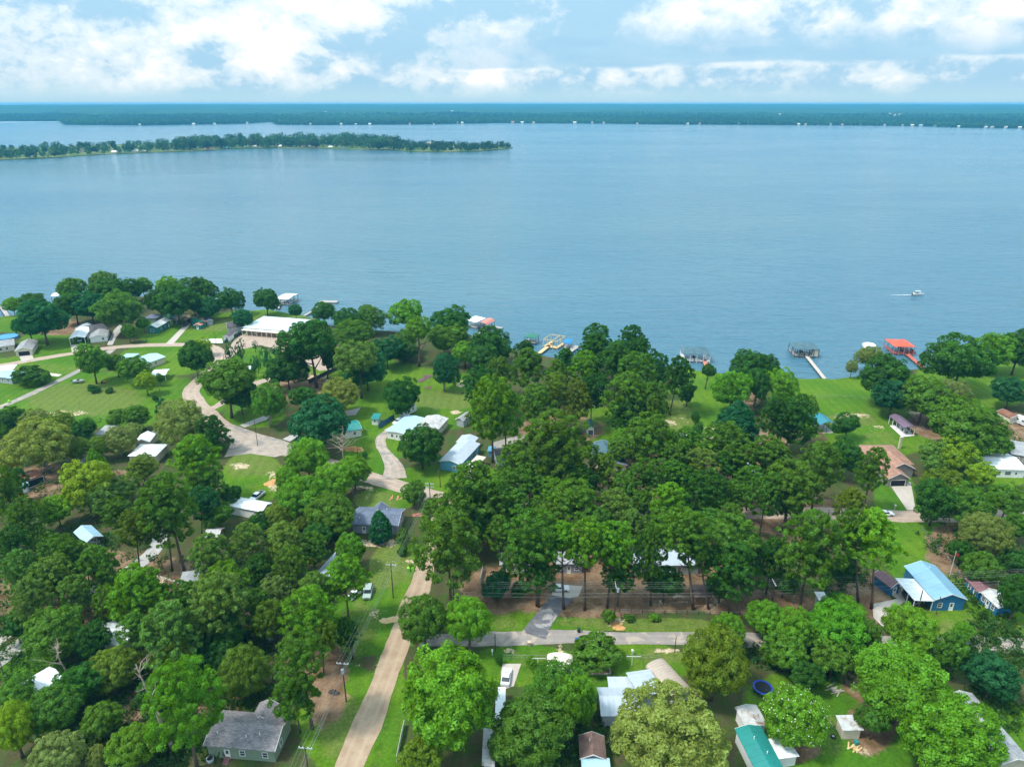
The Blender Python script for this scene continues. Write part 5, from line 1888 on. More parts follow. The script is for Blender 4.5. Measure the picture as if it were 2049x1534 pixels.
H_('lean_to', 'rusty red lean-to left of the small cream shed', 'shelter', (131, 941), (148, 940), (144, 927), h=2.3, rise=.5, kind='shed', wall=None, roof='rust_metal', posts=(2, 2), post_mat='dark_wood')
e, Mp, *_ = H_('open_shed', 'long brown roofed open shed with pale cyan end under oaks', 'shed', (38, 966), (84, 950), (78, 935), h=2.8, rise=.9, ridge='u', wall='brown_wall', roof='rust_metal', wins='f7g', trim=None)
block(e, Mp, (38, 976), (59, 970), (56, 958), h=2.2, rise=.4, kind='shed', wall='cyan_wall', roof='cyan_wall', wins='f5d')
H_('metal_carport', 'pale blue gabled open carport under trees on the left', 'carport', (170, 1087), (207, 1072), (181, 1051), h=3.2, rise=1.1, ridge='v', wall=None, roof='sky_metal', posts=(2, 3), ribs=.9, trim='white_paint', post_mat='pole_wood', floor='concrete_grey')
H_('white_roof_house', 'white roofed building half hidden below the white pickup', 'house', (448, 1010), (524, 1024), (537, 1004), h=3.0, rise=.9, wall='white_paint', roof='white_metal', ribs=1.2)
H_('old_shed', 'little rust stained metal roofed shed deep among left pines', 'shed', (408, 1075), (438, 1074), (437, 1055), h=2.6, rise=1.0, wall='brown_wall', roof='old_metal', ribs=.9)
H_('gray_house', 'dark gray roof corner at the end of the stepping stone path', 'house', (358, 1167), (408, 1160), (404, 1138), h=2.8, rise=1.3, kind='hip', wall='taupe_wall', roof='light_shingle')
H_('old_house', 'old tan house with white metal roof in the lower left woods', 'house', (37, 1368), (66, 1394), (113, 1345), h=3.0, rise=.9, ridge='v', wall='brown_wall', roof='white_metal', ribs=.9, wins='r3d r6w')
H_('mobile_home', 'white roof glimpsed through treetops above the dead snag', 'mobile home', (185, 1268), (240, 1296), (262, 1258), h=3.0, rise=.8, ridge='u', wall='white_paint', roof='white_metal', ribs=1.2)
H_('mobile_home', 'pale blue and white mobile home hidden behind the left roadside pines', 'mobile home', (628, 1150), (656, 1156), (682, 1105), h=3.0, rise=.7, ridge='v', wall='light_blue_wall', roof='galv_metal', ribs=.9)
H_('garden_shed', 'tiny pale hut between pines at the lower left clearing', 'shed', (530, 1270), (545, 1270), (544, 1261), h=2.2, rise=.5, kind='shed', wall='white_paint', roof='galv_metal')

# ---- the green house at the lower left
e, Mp, Lu, Lv = H_('sage_house', 'sage green house with gray shingle roof beside the dirt road', 'house', (406, 1491), (550, 1503), (584, 1430), h=3.1, rise=1.7, wall='sage_wall', roof='grey_shingle', ov=.45,
                   wins='f29d f52w f86w r4w', vents=((-.72, -.5), (.1, -.55), (.45, -.42)))
block(e, Mp, (500, 1440), (545, 1444), (550, 1408), h=3.0, rise=1.25, ridge='v', wall='sage_wall', roof='grey_shingle', ov=.4)
for s in range(4):
    link('step', cached(('step', s), lambda: MB().box((0, -s * .32, .42 - s * .14), (1.1, .32, .1)).mesh('step', MATS['maroon_metal'])), e, Matrix.Translation(((.29 - .5) * (Lu - .9), -(Lv / 2 - .45) - .25, 0)))
t_ = empty('water_tank', at(421, 1521, 0), 0, 'round galvanised tub standing by the sage green house steps', 'tub')
link('tub', MB().tube([(0, 0, 0), (0, 0, .6), (0, 0, .62)], [.62, .66, .55], 14).mesh('tub', MATS['galv_metal']), t_)
link('water', MB().tube([(0, 0, .5), (0, 0, .63)], .52, 14).mesh('water', MATS['net_black']), t_)

# ---- gray lavender house and neighbours
e, Mp, Lu, Lv = H_('lavender_house', 'pale lavender gray house with slate roof above the dirt road', 'house', (702, 1048), (797, 1052), (813, 1017), h=3.0, rise=1.6, wall='lavender_wall', roof='slate_shingle', wins='f25d f6w f85w r4w r7w', vents=((-.7, -.6), (.72, -.45), (.3, .4)))
block(e, Mp, (742, 1028), (772, 1029), (774, 1013), h=3.0, rise=1.7, ridge='v', wall='lavender_wall', roof='slate_shingle')
H_('teal_house', 'white house with green metal roof half behind the bluish tree', 'house', (688, 865), (725, 858), (721, 838), h=2.8, rise=1.0, wall='white_paint', roof='teal_metal', ribs=.9, wins='f6w')
H_('garden_shed', 'tiny white shed with green roof alone on the lawn', 'shed', (741, 838), (757, 839), (757, 830), h=2.4, rise=.7, kind='shed', wall='white_paint', roof='teal_metal', wins='f5d')
e, Mp, *_ = H_('mobile_home', 'long white mobile home with flat pale roof beside the curved drive', 'mobile home', (772, 862), (813, 869), (856, 837), h=3.0, rise=.35, ridge='v', wall='white_paint', roof='sky_metal', wins='f25w f7w f5d', vents=((-.1, -.6),), ribs=1.2)
H_('tan_house', 'pale tan roofed house directly behind the long white mobile home', 'house', (832, 853), (877, 859), (907, 838), h=3.0, rise=1.0, ridge='v', wall='cream_wall', roof='old_metal', wins='r5w f5d', ribs=1.2)
e, Mp, *_ = H_('blue_mobile_home', 'sky blue mobile home with white gabled roof near the pole', 'mobile home', (878, 922), (922, 930), (968, 889), h=3.2, rise=1.0, ridge='v', wall='light_blue_wall', roof='galv_metal', wins='f7w r2w r6w r85d', ribs=2.4)
block(e, Mp, (912, 884), (946, 889), (965, 876), h=3.0, rise=.8, ridge='v', wall='light_blue_wall', roof='galv_metal')
block(e, Mp, (925, 940), (944, 944), (969, 914), h=2.6, rise=.2, kind='shed', wall=None, roof='cream_metal', posts=(2, 4), floor='wood_deck')
H_('gray_house', 'dark gray roofed house in the shade right of the blue mobile home', 'house', (992, 918), (1035, 914), (1040, 892), h=2.8, rise=1.4, wall='grey_wall', roof='dark_shingle')
H_('garden_shed', 'gray metal shed beside the big pine right of the tan house', 'shed', (911, 838), (928, 842), (937, 826), h=2.8, rise=.9, ridge='v', wall='grey_wall', roof='light_shingle')
H_('garden_shed', 'blue plank shed at the far corner of the blue mobile home', 'shed', (975, 902), (990, 903), (991, 895), h=2.4, rise=.4, kind='shed', wall='light_blue_wall', roof='light_blue_wall')
H_('barrel_shed', 'white shed with rounded green roof beside the trampoline', 'shed', (1174, 859), (1191, 859), (1190, 844), h=2.4, rise=1.3, ridge='v', kind='barn', wall='white_paint', roof='green_metal', wins='f5D')
e, Mp, *_ = H_('teal_roof_house', 'house with blue-gray shingle roof above the pine grove', 'house', (1200, 933), (1256, 930), (1228, 885), h=3.0, rise=1.3, ridge='v', wall='white_paint', roof='teal_shingle', wins='l5w', vents=((.45, .1),))
H_('event_tent', 'small white canopy tent at the end of the sandy lawn', 'tent', (1360, 879), (1377, 880), (1376, 867), h=2.5, rise=.5, wall=None, roof='white_paint', posts=(2, 2), trim=None)
H_('white_roof_house', 'white roofed house behind pines right of the grove', 'house', (1486, 944), (1512, 945), (1510, 926), h=3.0, rise=1.0, wall='white_paint', roof='white_metal', ribs=1.2)
e, Mp, *_ = H_('gray_house', 'long pale gray house hidden inside the pine grove', 'house', (1268, 1132), (1402, 1130), (1396, 1088), h=3.0, rise=1.3, wall='grey_wall', roof='galv_metal', wins='f2w f35w f5d f7w f9w', ribs=1.2)
H_('white_house', 'white house glimpsed through the trunks above the patched driveway', 'house', (1110, 1128), (1168, 1128), (1165, 1102), h=3.0, rise=1.4, wall='lavender_wall', roof='light_shingle', wins='f2w f5d f8w')
H_('gray_house', 'pale roof at the left end of the pine grove', 'house', (1000, 1130), (1062, 1130), (1060, 1104), h=2.9, rise=1.3, wall='white_paint', roof='light_shingle', wins='f4w')
H_('white_roof_house', 'white roof showing at the right end of the pine grove', 'house', (1478, 1122), (1524, 1124), (1526, 1100), h=3.0, rise=1.0, wall='white_paint', roof='white_metal', ribs=1.2)
H_('old_shed', 'shed with red and white striped rusty roof above the road', 'shed', (1527, 893), (1559, 893), (1546, 873), h=2.7, rise=1.0, ridge='v', wall='grey_wall', roof='rust_metal', ribs=.8)
H_('gazebo', 'open teal roofed pavilion with stepped roof beside the round tree', 'pavilion', (1640, 850), (1673, 849), (1670, 830), h=3.4, rise=1.3, ridge='v', wall=None, roof='teal_blue_metal', posts=(3, 3), post_mat='teal_blue_metal', trim=None, floor='concrete', ribs=.9)
H_('lean_to', 'lower teal roof section attached left of the teal pavilion', 'shelter', (1637, 846), (1652, 846), (1652, 830), h=2.6, rise=.3, kind='shed', wall=None, roof='teal_blue_metal', posts=(2, 2), post_mat='teal_blue_metal', ribs=.9)
H_('metal_carport', 'dark purple curved metal carport over outdoor furniture on the lawn', 'carport', (1809, 856), (1834, 856), (1806, 831), h=3.2, rise=.8, ridge='v', wall=None, roof='purple_metal', posts=(2, 5), trim=None, post_mat='white_paint', ribs=1.0)
pad('patio', [(1780, 851), (1803, 849), (1831, 871), (1805, 874)], 'white_paint')
e, Mp, *_ = H_('brick_roof_house', 'large house with pinkish brown shingle roof and open garage', 'house', (1750, 929), (1830, 929), (1819, 890), h=3.0, rise=2.4, kind='hip', wall='taupe_wall', roof='brown_shingle', wins='f85d f7w')
block(e, Mp, (1778, 958), (1822, 957), (1806, 918), h=2.9, rise=1.9, ridge='v', wall='taupe_wall', roof='brown_shingle', wins='f5g')
block(e, Mp, (1782, 938), (1832, 937), (1826, 905), h=3.3, rise=1.9, ridge='v', wall='taupe_wall', roof='brown_shingle')
q_ = at(1799, 897, 0)
link('chimney', MB().box((0, 0, 2.1), (.75, .7, 4.2)).box((0, 0, 4.3), (.9, .85, .2)).mesh('chimney', MATS['cream_wall']), e, Mp.inverted() @ Matrix.Translation(q_))
e, Mp, *_ = H_('white_roof_house', 'long house with bright white metal roof at the right edge', 'house', (1968, 938), (2056, 940), (2052, 905), h=3.0, rise=1.2, wall='white_paint', roof='white_metal', ribs=1.2, wins='f35W f6W f8d')
block(e, Mp, (1958, 918), (1990, 920), (2000, 898), h=3.0, rise=.8, wall='white_paint', roof='white_metal', ribs=1.2)
H_('gray_house', 'gray roofed taupe house behind the long white roof at right edge', 'house', (2024, 908), (2068, 915), (2062, 886), h=3.0, rise=1.0, wall='taupe_wall', roof='light_shingle', wins='f3w f7w')
H_('garden_shed', 'cream shed with brown roof at the right edge near the lake', 'shed', (2022, 836), (2045, 834), (2031, 819), h=2.6, rise=.8, ridge='v', wall='cream_wall', roof='rust_metal', wins='f5d')

# ---- blue metal building, its carport, the blue sheds
e, Mp, *_ = H_('blue_barn', 'large blue building with long pale blue metal roof on the right', 'house', (1869, 1200), (1937, 1199), (1879, 1131), h=3.3, rise=1.6, ridge='v', wall='blue_wall', roof='barn_metal', ribs=2.6, wins='f22w f6d l8w', vents=((.1, .55),))
block(e, Mp, (1829, 1203), (1871, 1202), (1833, 1157), h=2.9, rise=.35, kind='shed', ridge='v', wall=None, roof='white_metal', posts=(2, 4), ribs=.9)
H_('garden_shed', 'small blue shed with purple roof by the concrete drive', 'shed', (1783, 1176), (1806, 1170), (1776, 1141), h=2.6, rise=1.1, ridge='v', wall='blue_wall', roof='maroon_metal', wins='f5d', ribs=.9)
H_('garden_shed', 'blue shed with maroon roof, upper of two sheds right of the big blue building', 'shed', (1931, 1157), (1958, 1185), (1979, 1172), h=2.6, rise=.9, ridge='u', wall='blue_wall', roof='maroon_metal', wins='f3w f75d', ribs=.9)
H_('garden_shed', 'longer blue shed with weathered gray roof, lower of two sheds on the right', 'shed', (1959, 1182), (1997, 1216), (2022, 1203), h=2.7, rise=.7, ridge='u', wall='blue_wall', roof='old_metal', wins='f2w f45d f75w', ribs=.9)
H_('garden_shed', 'little white roofed hut between bright hedge trees and pines', 'shed', (1640, 1203), (1660, 1203), (1662, 1185), h=2.4, rise=.3, kind='shed', wall='grey_wall', roof='white_metal')

# ---- lower middle yards
H_('metal_carport', 'cream arched metal carport beside the low spreading tree', 'carport', (1093, 1343), (1147, 1346), (1142, 1313), h=3.0, rise=1.0, ridge='v', kind='arch', wall='cream_metal', roof='cream_metal', ribs=.9, ov=.3)
e, Mp, *_ = H_('metal_roof_house', 'house with long seamed gray metal roofs around a green yard', 'house', (1203, 1432), (1282, 1432), (1278, 1374), h=3.0, rise=1.3, ridge='u', wall='grey_wall', roof='galv_metal', ribs=1.0, vents=((.6, -.3),))
block(e, Mp, (1280, 1396), (1330, 1384), (1316, 1334), h=3.6, rise=.5, kind='shed', ridge='v', wall='grey_wall', roof='galv_metal', ribs=1.0)
block(e, Mp, (1218, 1376), (1282, 1376), (1276, 1356), h=2.9, rise=.4, kind='shed', wall='grey_wall', roof='galv_metal', ribs=1.0)
H_('carport_tunnel', 'beige rounded ridged metal shelter beside the gray metal roofs', 'carport', (1346, 1394), (1384, 1378), (1346, 1312), h=2.7, rise=.9, ridge='v', kind='arch', wall='cream_metal', roof='tan_metal', ribs=.7)
H_('long_carport', 'long white roofed carport below the white car', 'carport', (990, 1452), (1011, 1452), (1023, 1374), h=2.8, rise=.3, kind='flat', ridge='v', wall=None, roof='white_metal', posts=(2, 5), ribs=.9)
H_('old_shed', 'narrow rusty and pale blue roofed shed at the bottom edge', 'shed', (964, 1534), (990, 1534), (998, 1459), h=2.6, rise=.5, kind='shed', ridge='v', wall='grey_wall', roof='old_metal', ribs=.8)
e, Mp, *_ = H_('brown_roof_house', 'small house with mottled brown shingle roof at bottom center', 'house', (1160, 1517), (1214, 1519), (1206, 1472), h=2.9, rise=1.1, ridge='v', wall='taupe_wall', roof='brown_old_shingle', vents=((-.2, .2),))
block(e, Mp, (1164, 1537), (1222, 1537), (1214, 1519), h=2.5, rise=.4, kind='shed', wall=None, roof='sky_metal', posts=(3, 2), ribs=.9)
e, Mp, *_ = H_('teal_mobile_home', 'long teal roofed mobile home beside the magnolia', 'mobile home', (1519, 1556), (1576, 1550), (1537, 1450), h=3.0, rise=.7, ridge='v', wall='white_paint', roof='teal_metal', ribs=1.1, vents=((-.1, .4), (.3, -.2)))
block(e, Mp, (1492, 1455), (1537, 1450), (1510, 1410), h=2.9, rise=.5, ridge='v', wall='white_paint', roof='old_metal', ribs=.9)
block(e, Mp, (1556, 1520), (1600, 1512), (1588, 1470), h=2.5, rise=.25, kind='shed', ridge='v', wall='white_paint', roof='white_metal', ribs=.9)
H_('garden_shed', 'square cream shed with peeling weathered gray roof on lower lawn', 'shed', (1687, 1461), (1729, 1460), (1719, 1432), h=2.5, rise=.4, kind='shed', wall='cream_wall', roof='old_metal', ribs=.5)
H_('long_gray_house', 'long low house with plain gray shingle roof at lower right', 'house', (2004, 1528), (2066, 1524), (1956, 1386), h=3.0, rise=1.0, ridge='v', wall='cream_wall', roof='light_shingle', wins='l3w l6w')
H_('pergola_shed', 'small brown shed beneath the pines at the driveway right of the grove', 'shed', (1390, 1195), (1426, 1194), (1420, 1172), h=2.4, rise=.4, kind='shed', wall='brown_wall', roof='brown_old_shingle')

# ================================================================ docks on the near shore
boathouse('boathouse', 'white roofed boathouse behind the spreading lakeside tree on the left', (552, 598), (577, 599), (580, 587), hz=4.0, rise=.6, kind='gable', roof='white_metal', deck='wood_deck', posts=(4, 3), walks=[((560, 605), (556, 617), 1.6, 'wood_deck')])
e = empty('fishing_pier', at(657, 603, WATER_Z), 0, 'flat uncovered wooden pier with railing on the open water', 'pier')
Mp_ = Matrix.Translation(at(657, 603, WATER_Z))
walkway(e, Mp_, (640, 602.5), (675, 603.5), 4.2, 'wood_deck')
walkway(e, Mp_, (646, 606.5), (628, 620), 1.6, 'wood_deck')
walkway(e, Mp_, (628, 620), (609, 631), 1.6, 'wood_deck')
link('railing', MB().box((0, 0, 2.0), (10.5, .12, .14)).mesh('railing', MATS['wood_deck']), e)
boathouse('boathouse', 'plain white roofed boathouse left of the pink roofed one', (931, 640), (952, 645), (959, 635), hz=4.0, rise=.5, kind='shed', roof='white_metal', posts=(3, 3), post_mat='steel')
boathouse('boathouse', 'boathouse with curved faded pink roof and long walkway', (956, 648), (974, 650.5), (992, 641.5), hz=3.6, rise=1.2, kind='barn', ridge='v', roof='pink_metal', deck='wood_deck', posts=(2, 4), walks=[((978, 656), (938, 676), 1.8, 'wood_deck'), ((984, 652), (1005, 656), 2.2, 'wood_deck')])
boat('blue covered motor boat under the pink roofed boathouse', (968, 657), .5, 'car_blue')
boathouse('boat_dock', 'small square dock with green pyramid roof', (1049, 674), (1073, 676), (1076, 669), hz=3.8, rise=1.4, kind='hip', roof='green_metal', deck='wood_deck', slip=False, posts=(3, 2), cat='dock')
boathouse('boathouse', 'unfinished boathouse of bare new timber posts and beams', (1086, 678), (1116, 683), (1128, 672), hz=4.6, deck='new_wood', frame_only=True, posts=(4, 3), walks=[((1101, 689), (1079, 706), 2.0, 'new_wood')])
boathouse('boathouse', 'little boat lift with bright blue roof beside a flat deck', (1127, 687), (1142, 688), (1149, 680), hz=3.4, rise=.6, kind='gable', ridge='v', roof='blue_tarp', posts=(2, 3), post_mat='steel', walks=[((1131, 706), (1153, 691), 4.2, 'wood_deck')])
boathouse('boathouse', 'teal roofed boathouse peeking between the lakeside pines', (1226, 688), (1244, 688), (1244, 681), hz=3.8, rise=.8, kind='hip', roof='teal_metal', posts=(3, 2))
boathouse('boathouse', 'boathouse with broad green hip roof and white railing', (1368, 708), (1423, 709), (1420, 695), hz=4.4, rise=2.0, kind='hip', roof='teal_shingle', deck='white_paint', rail='white_paint', posts=(5, 3), post_mat='white_paint', walks=[((1409, 719), (1417, 739), 2.0, 'pink_metal')])
boat('white boat lifted beneath the broad green hip roof', (1388, 718), 1.4, 'car_white')
boathouse('boathouse', 'boathouse with gray-green hip roof, cream storeroom and long straight walkway', (1591, 698), (1641, 699), (1636, 686), hz=4.4, rise=1.9, kind='hip', roof='teal_shingle', deck='wood_deck', posts=(6, 3), wall_room='cream_metal', rail='steel', walks=[((1615, 713), (1650, 757), 1.7, 'concrete')])
boat('dark boat stored under the gray-green hip roof', (1604, 707), 1.5, 'car_dark')
boathouse('boathouse', 'small boat shelter with curved white canvas roof', (1730, 696), (1757, 698), (1753, 690), hz=3.6, rise=1.1, kind='arch', ridge='v', roof='white_paint', posts=(2, 3), post_mat='steel', walks=[((1753, 706), (1768, 719), 1.6, 'wood_deck')])
boathouse('boathouse', 'red roofed boathouse with red deck and long red walkway', (1790, 693), (1833, 694), (1818, 679), hz=4.6, rise=1.3, kind='hip', roof='red_metal', deck='red_deck', rail='red_deck', posts=(5, 4), post_mat='steel', walks=[((1812, 705), (1848, 735), 2.1, 'red_deck')])
boat('blue boat parked beneath the red roof', (1801, 700), 1.3, 'car_blue')
boat('red and dark boat at the right side of the red boathouse', (1825, 704), 1.3, 'car_red')
e = empty('wooden_pier', at(8, 618, WATER_Z), 0, 'narrow wooden pier at the left edge of the picture', 'pier')
Mp_ = Matrix.Translation(at(8, 618, WATER_Z))
walkway(e, Mp_, (15, 632), (1, 610), 2.2, 'wood_deck')
boathouse('boathouse', 'white roofed boathouse hidden behind the far left trees', (101, 593), (116, 592), (117, 585), hz=4.0, rise=.5, kind='gable', roof='white_metal', posts=(2, 2))

# pontoon boat under way and its wake
p = at(1836, 590, WATER_Z)
e = empty('pontoon_boat', p, .08, 'white pontoon boat with canopy crossing the open lake', 'boat')
for s in (-1.0, 1.0):
    link('pontoon', cached('pont', lambda: MB().tube([(-3.6, 0, .25), (-3.3, 0, .25), (2.8, 0, .25), (3.6, 0, .45)], [.3, .36, .36, .06], 10).mesh('pontoon', MATS['steel'])), e, Matrix.Translation((0, s, 0)))
link('deck', MB().box((0, 0, .7), (6.8, 2.6, .14)).mesh('deck', MATS['tan_metal']), e)
for s in (-1.25, 1.25): link('side_panel', cached('ppanel', lambda: MB().box((.2, 0, 1.1), (5.6, .06, .65)).mesh('side_panel', MATS['car_white'])), e, Matrix.Translation((0, s, 0)))
link('canopy', extrude([(-1.3, 2.55), (0, 2.75), (1.3, 2.55), (1.3, 2.47), (0, 2.67), (-1.3, 2.47)], -2.2, 1.2, False).mesh('canopy', MATS['galv_metal']), e)
for x in (-2.0, 1.0):
    for s in (-1.2, 1.2): link('canopy_pole', cached('cpole', lambda: MB().tube([(0, 0, .8), (0, 0, 2.5)], .035, 6).mesh('canopy_pole', MATS['steel'])), e, Matrix.Translation((x, s, 0)))
link('console', MB().box((.2, .5, 1.1), (.7, .7, .8), taper=.8).mesh('console', MATS['dark_metal']), e)
link('bench', MB().box((-2.2, 0, 1.0), (.8, 2.0, .5)).mesh('bench', MATS['cream_metal']), e)
link('outboard', MB().box((-3.6, 0, .7), (.5, .4, 1.0), taper=.8).mesh('outboard', MATS['dark_metal']), e)
wk, t, b_ = principled('foam', .8, .2)
P_ = t.new('ShaderNodeNewGeometry').outputs['Position']
t.put(b_.inputs['Base Color'], (.7, .74, .76, 1))
fc, fn, fs_, ft = [], [], [], []
for k in range(420):
    d = RS.exponential(5.5); s = RS.choice([-1, 1])
    fc.append((p.x - 3.8 - d, p.y - d * .04 + s * RS.uniform(0, .35 + d * .06), WATER_Z + .06)); fn.append((RS.normal() * .12, RS.normal() * .12, 1)); fs_.append(RS.uniform(.08, .30) * max(.3, 1 - d / 30)); ft.append(1)
tag(link('boat_wake', leaf_mesh('boat_wake', np.array(fc), np.array(fn), np.array(fs_), ft, 1.6, wk)), kind='stuff')

# ================================================================ vehicles
vehicle('car', 'white car parked on the concrete driveway by the largest round tree', (1013, 1358), (1016, 1340), 'car_white')
vehicle('suv', 'silver green SUV parked on the grass beside the dirt road', (737, 1188), (734, 1200), 'car_silver')
vehicle('car', 'pale car half hidden under pines left of the silver green SUV', (712, 1190), (722, 1182), 'car_white')
vehicle('pickup', 'white and black pickup parked above the half hidden white roof', (515, 996), (506, 1003), 'car_white')
vehicle('suv', 'white SUV between the blue fence and the long white mobile home', (797, 846), (788, 852), 'car_white')
vehicle('suv', 'dark blue SUV, nearer of two dark cars by the green house', (371, 652), (365, 657), 'car_dark')
vehicle('pickup', 'dark pickup, farther of two dark vehicles by the green house', (381, 643), (376, 648), 'car_dark')
vehicle('suv', 'light blue vehicle under the white metal carport', (160, 682), (160, 690), 'car_lightblue')
vehicle('suv', 'dark SUV standing in the open garage of the brick roofed house', (1805, 965), (1807, 975), 'car_dark')
vehicle('car', 'white car on the road beside the tall bright pine', (1771, 1030), (1785, 1030), 'car_white')
vehicle('pickup', 'dark pickup under the white carport roof of the blue building', (1816, 1196), (1822, 1206), 'car_dark')
vehicle('car', 'dark car under the trees near the left house behind the gray house', (178, 630), (188, 630), 'car_dark')
vehicle('car', 'pale car parked at the head of the patched driveway', (1120, 1180), (1128, 1180), 'car_white')
vehicle('suv', 'white SUV parked under pines inside the grove', (1330, 1150), (1345, 1147), 'car_white')
vehicle('car', 'dark car parked under trees by the road right of the grove', (1478, 996), (1490, 996), 'car_dark')
vehicle('car', 'blue car parked at the lower end of the blue gray path', (55, 836), (62, 832), 'car_blue')
vehicle('car', 'dark car in the brown roofed open shed under oaks', (72, 962), (82, 958), 'car_dark')
travel_trailer('large white and gray travel trailer parked behind the blue fence', (816, 829), (800, 838), 8.0)
travel_trailer('small white camper under tall thin pines', (1113, 862), (1106, 866), 5.0, 2.2, 2.3)
travel_trailer('white trailer beside the cream shed at the right edge', (2046, 850), (2060, 856), 6.0)

# ================================================================ poles and wires
ang = math.atan2(at(785, 1195).y - at(615, 1600).y, at(785, 1195).x - at(615, 1600).x) - math.pi / 2
u0, P0, h0 = utility_pole('nearest wooden pole at the bottom edge left of the dirt road', (622, 1578), (606, 1496), 1, ang)
u1, P1, h1 = utility_pole('wooden pole with gray transformer beside the dirt road', (693, 1403), (679, 1327), 1, ang, True)
u2, P2, h2 = utility_pole('wooden pole leaning near the pines above the transformer pole', (707, 1318), (703, 1252), 1, ang)
u3, P3, h3 = utility_pole('wooden pole near the lime green barrels beside the dirt road', (787, 1196), (784, 1128), 1, ang)
u4, P4, h4 = utility_pole('wooden pole at the road corner right of the light airy tree', (862, 1024), (859, 966), 2, ang)
u5, P5, h5 = utility_pole('short wooden pole in front of the sky blue mobile home', (881, 974), (879, 936), 0, ang)
ca, sa = math.cos(ang), math.sin(ang)
far0 = P0 + (P0 - P1) * 1.2
for k, off in enumerate((-1.1, -.45, .45, 1.1)):
    o = Vector((ca * off, sa * off, 0))
    wire(['leftmost', 'second', 'third', 'rightmost'][k] + ' upper wire of the line along the dirt road', [far0 + o + Vector((0, 0, h0)), P0 + o + Vector((0, 0, h0 - .1)), P1 + o + Vector((0, 0, h1 - .1)), P3 + o + Vector((0, 0, h3 - .1)), P4 + o + Vector((0, 0, h4 - .1))])
for k, off in enumerate((-.2, .2)):
    o = Vector((ca * off, sa * off, 0))
    wire(['left', 'right'][k] + ' lower cable of the line along the dirt road', [far0 + o + Vector((0, 0, h0 - 2)), P0 + o + Vector((0, 0, h0 - 2.0)), P1 + o + Vector((0, 0, h1 - 2.0)), P3 + o + Vector((0, 0, h3 - 2.0)), P4 + o + Vector((0, 0, h4 - 2.2))], rad=.018)
wire('service wire from the road corner pole to the sky blue mobile home pole', [P4 + Vector((0, 0, h4 - 1)), P5 + Vector((0, 0, h5 - .1))])
v1, Q1, g1 = utility_pole('wooden pole at the left end of the horizontal wires', (909, 1232), (904, 1166), 1, math.pi / 2)
v2, Q2, g2 = utility_pole('transformer pole standing behind the rounded bush by the lower road', (1229, 1240), (1231, 1168), 1, math.pi / 2, True)
v3, Q3, g3 = utility_pole('pole between pines behind the bright hedge trees', (1541, 1225), (1538, 1160), 1, math.pi / 2)
v4, Q4, g4 = utility_pole('pole in front of the white carport roof of the blue building', (1836, 1222), (1840, 1178), 0, math.pi / 2)
v5, Q5, g5 = utility_pole('thin pole at the front wall of the big blue building', (1873, 1228), (1875, 1190), 0, math.pi / 2, rad=.1)
farR = Q3 + (Q3 - Q2) * 2.2
for k, off in enumerate((-1.1, -.45, .45, 1.1)):
    o = Vector((0, off, 0))
    wire(['lowest', 'second lowest', 'second highest', 'highest'][k] + ' bare wire crossing above the lower road', [P3 + Vector((0, 0, h3 - .6)) + o, Q1 + o + Vector((0, 0, g1 - .2)), Q2 + o + Vector((0, 0, g2 - .2)), Q3 + o + Vector((0, 0, g3 - .2)), farR + o + Vector((0, 0, g3 - .2))], .35)
for k, dz in enumerate((2.4, 3.3)):
    wire(['upper', 'lower'][k] + ' thick cable hung under the wires above the lower road', [Q1 + Vector((0, 0, g1 - dz)), Q2 + Vector((0, 0, g2 - dz)), Q3 + Vector((0, 0, g3 - dz)), farR + Vector((0, 0, g3 - dz))], .4, .02)
for lab, bs, tp in (('slim pole on the lawn below the round dark tree at the bend', (322, 797), (316, 771)), ('slim pole inside the road bend by the saplings', (450, 733), (447, 706)), ('pole beside the yard left of the green house', (294, 684), (288, 655)),
                    ('pole in front of the long narrow shed', (433, 692), (430, 660)), ('pole left of the trees on the left lawn', (153, 736), (149, 717)), ('pole with wires by the driveway gap near the junction', (516, 892), (511, 828)),
                    ('thin dark pole on the grass above the junction', (490, 848), (488, 818)), ('pole in the yard beside the orange dirt heap', (716, 912), (714, 882)),
                    ('dark pole beside the concrete lane at lower left', (12, 1361), (0, 1313)), ('short post at the left end of the lower road', (991, 1302), (987, 1268)), ('short post at the right part of the lower road', (1350, 1304), (1352, 1272)),
                    ('tall pole standing right of the motel roof', (640, 655), (640, 636)), ('pole at the far shore side of the motel', (428, 640), (427, 618)), ('pole beside the driveway of the brick roofed house', (1655, 1042), (1653, 1018))):
    utility_pole(lab, bs, tp, 0, rad=.11)
e = empty('flagpole', at(1900, 1152), 0, 'white flagpole with small flag beside the big blue building', 'flagpole')
link('pole', MB().tube([(0, 0, 0), (0, 0, 7.5)], [.07, .04], 8).mesh('pole', MATS['white_paint']), e)
fl = MB()
for i in range(6): fl.v += [(.05 + i * .2, .05 * math.sin(i * 1.7), 6.2 - i * .12), (.05 + i * .2, .05 * math.sin(i * 1.7), 7.0 - i * .10)]
for i in range(5): fl.f.append((2 * i, 2 * i + 2, 2 * i + 3, 2 * i + 1))
link('flag', fl.mesh('flag', MATS['red_flag']), e)

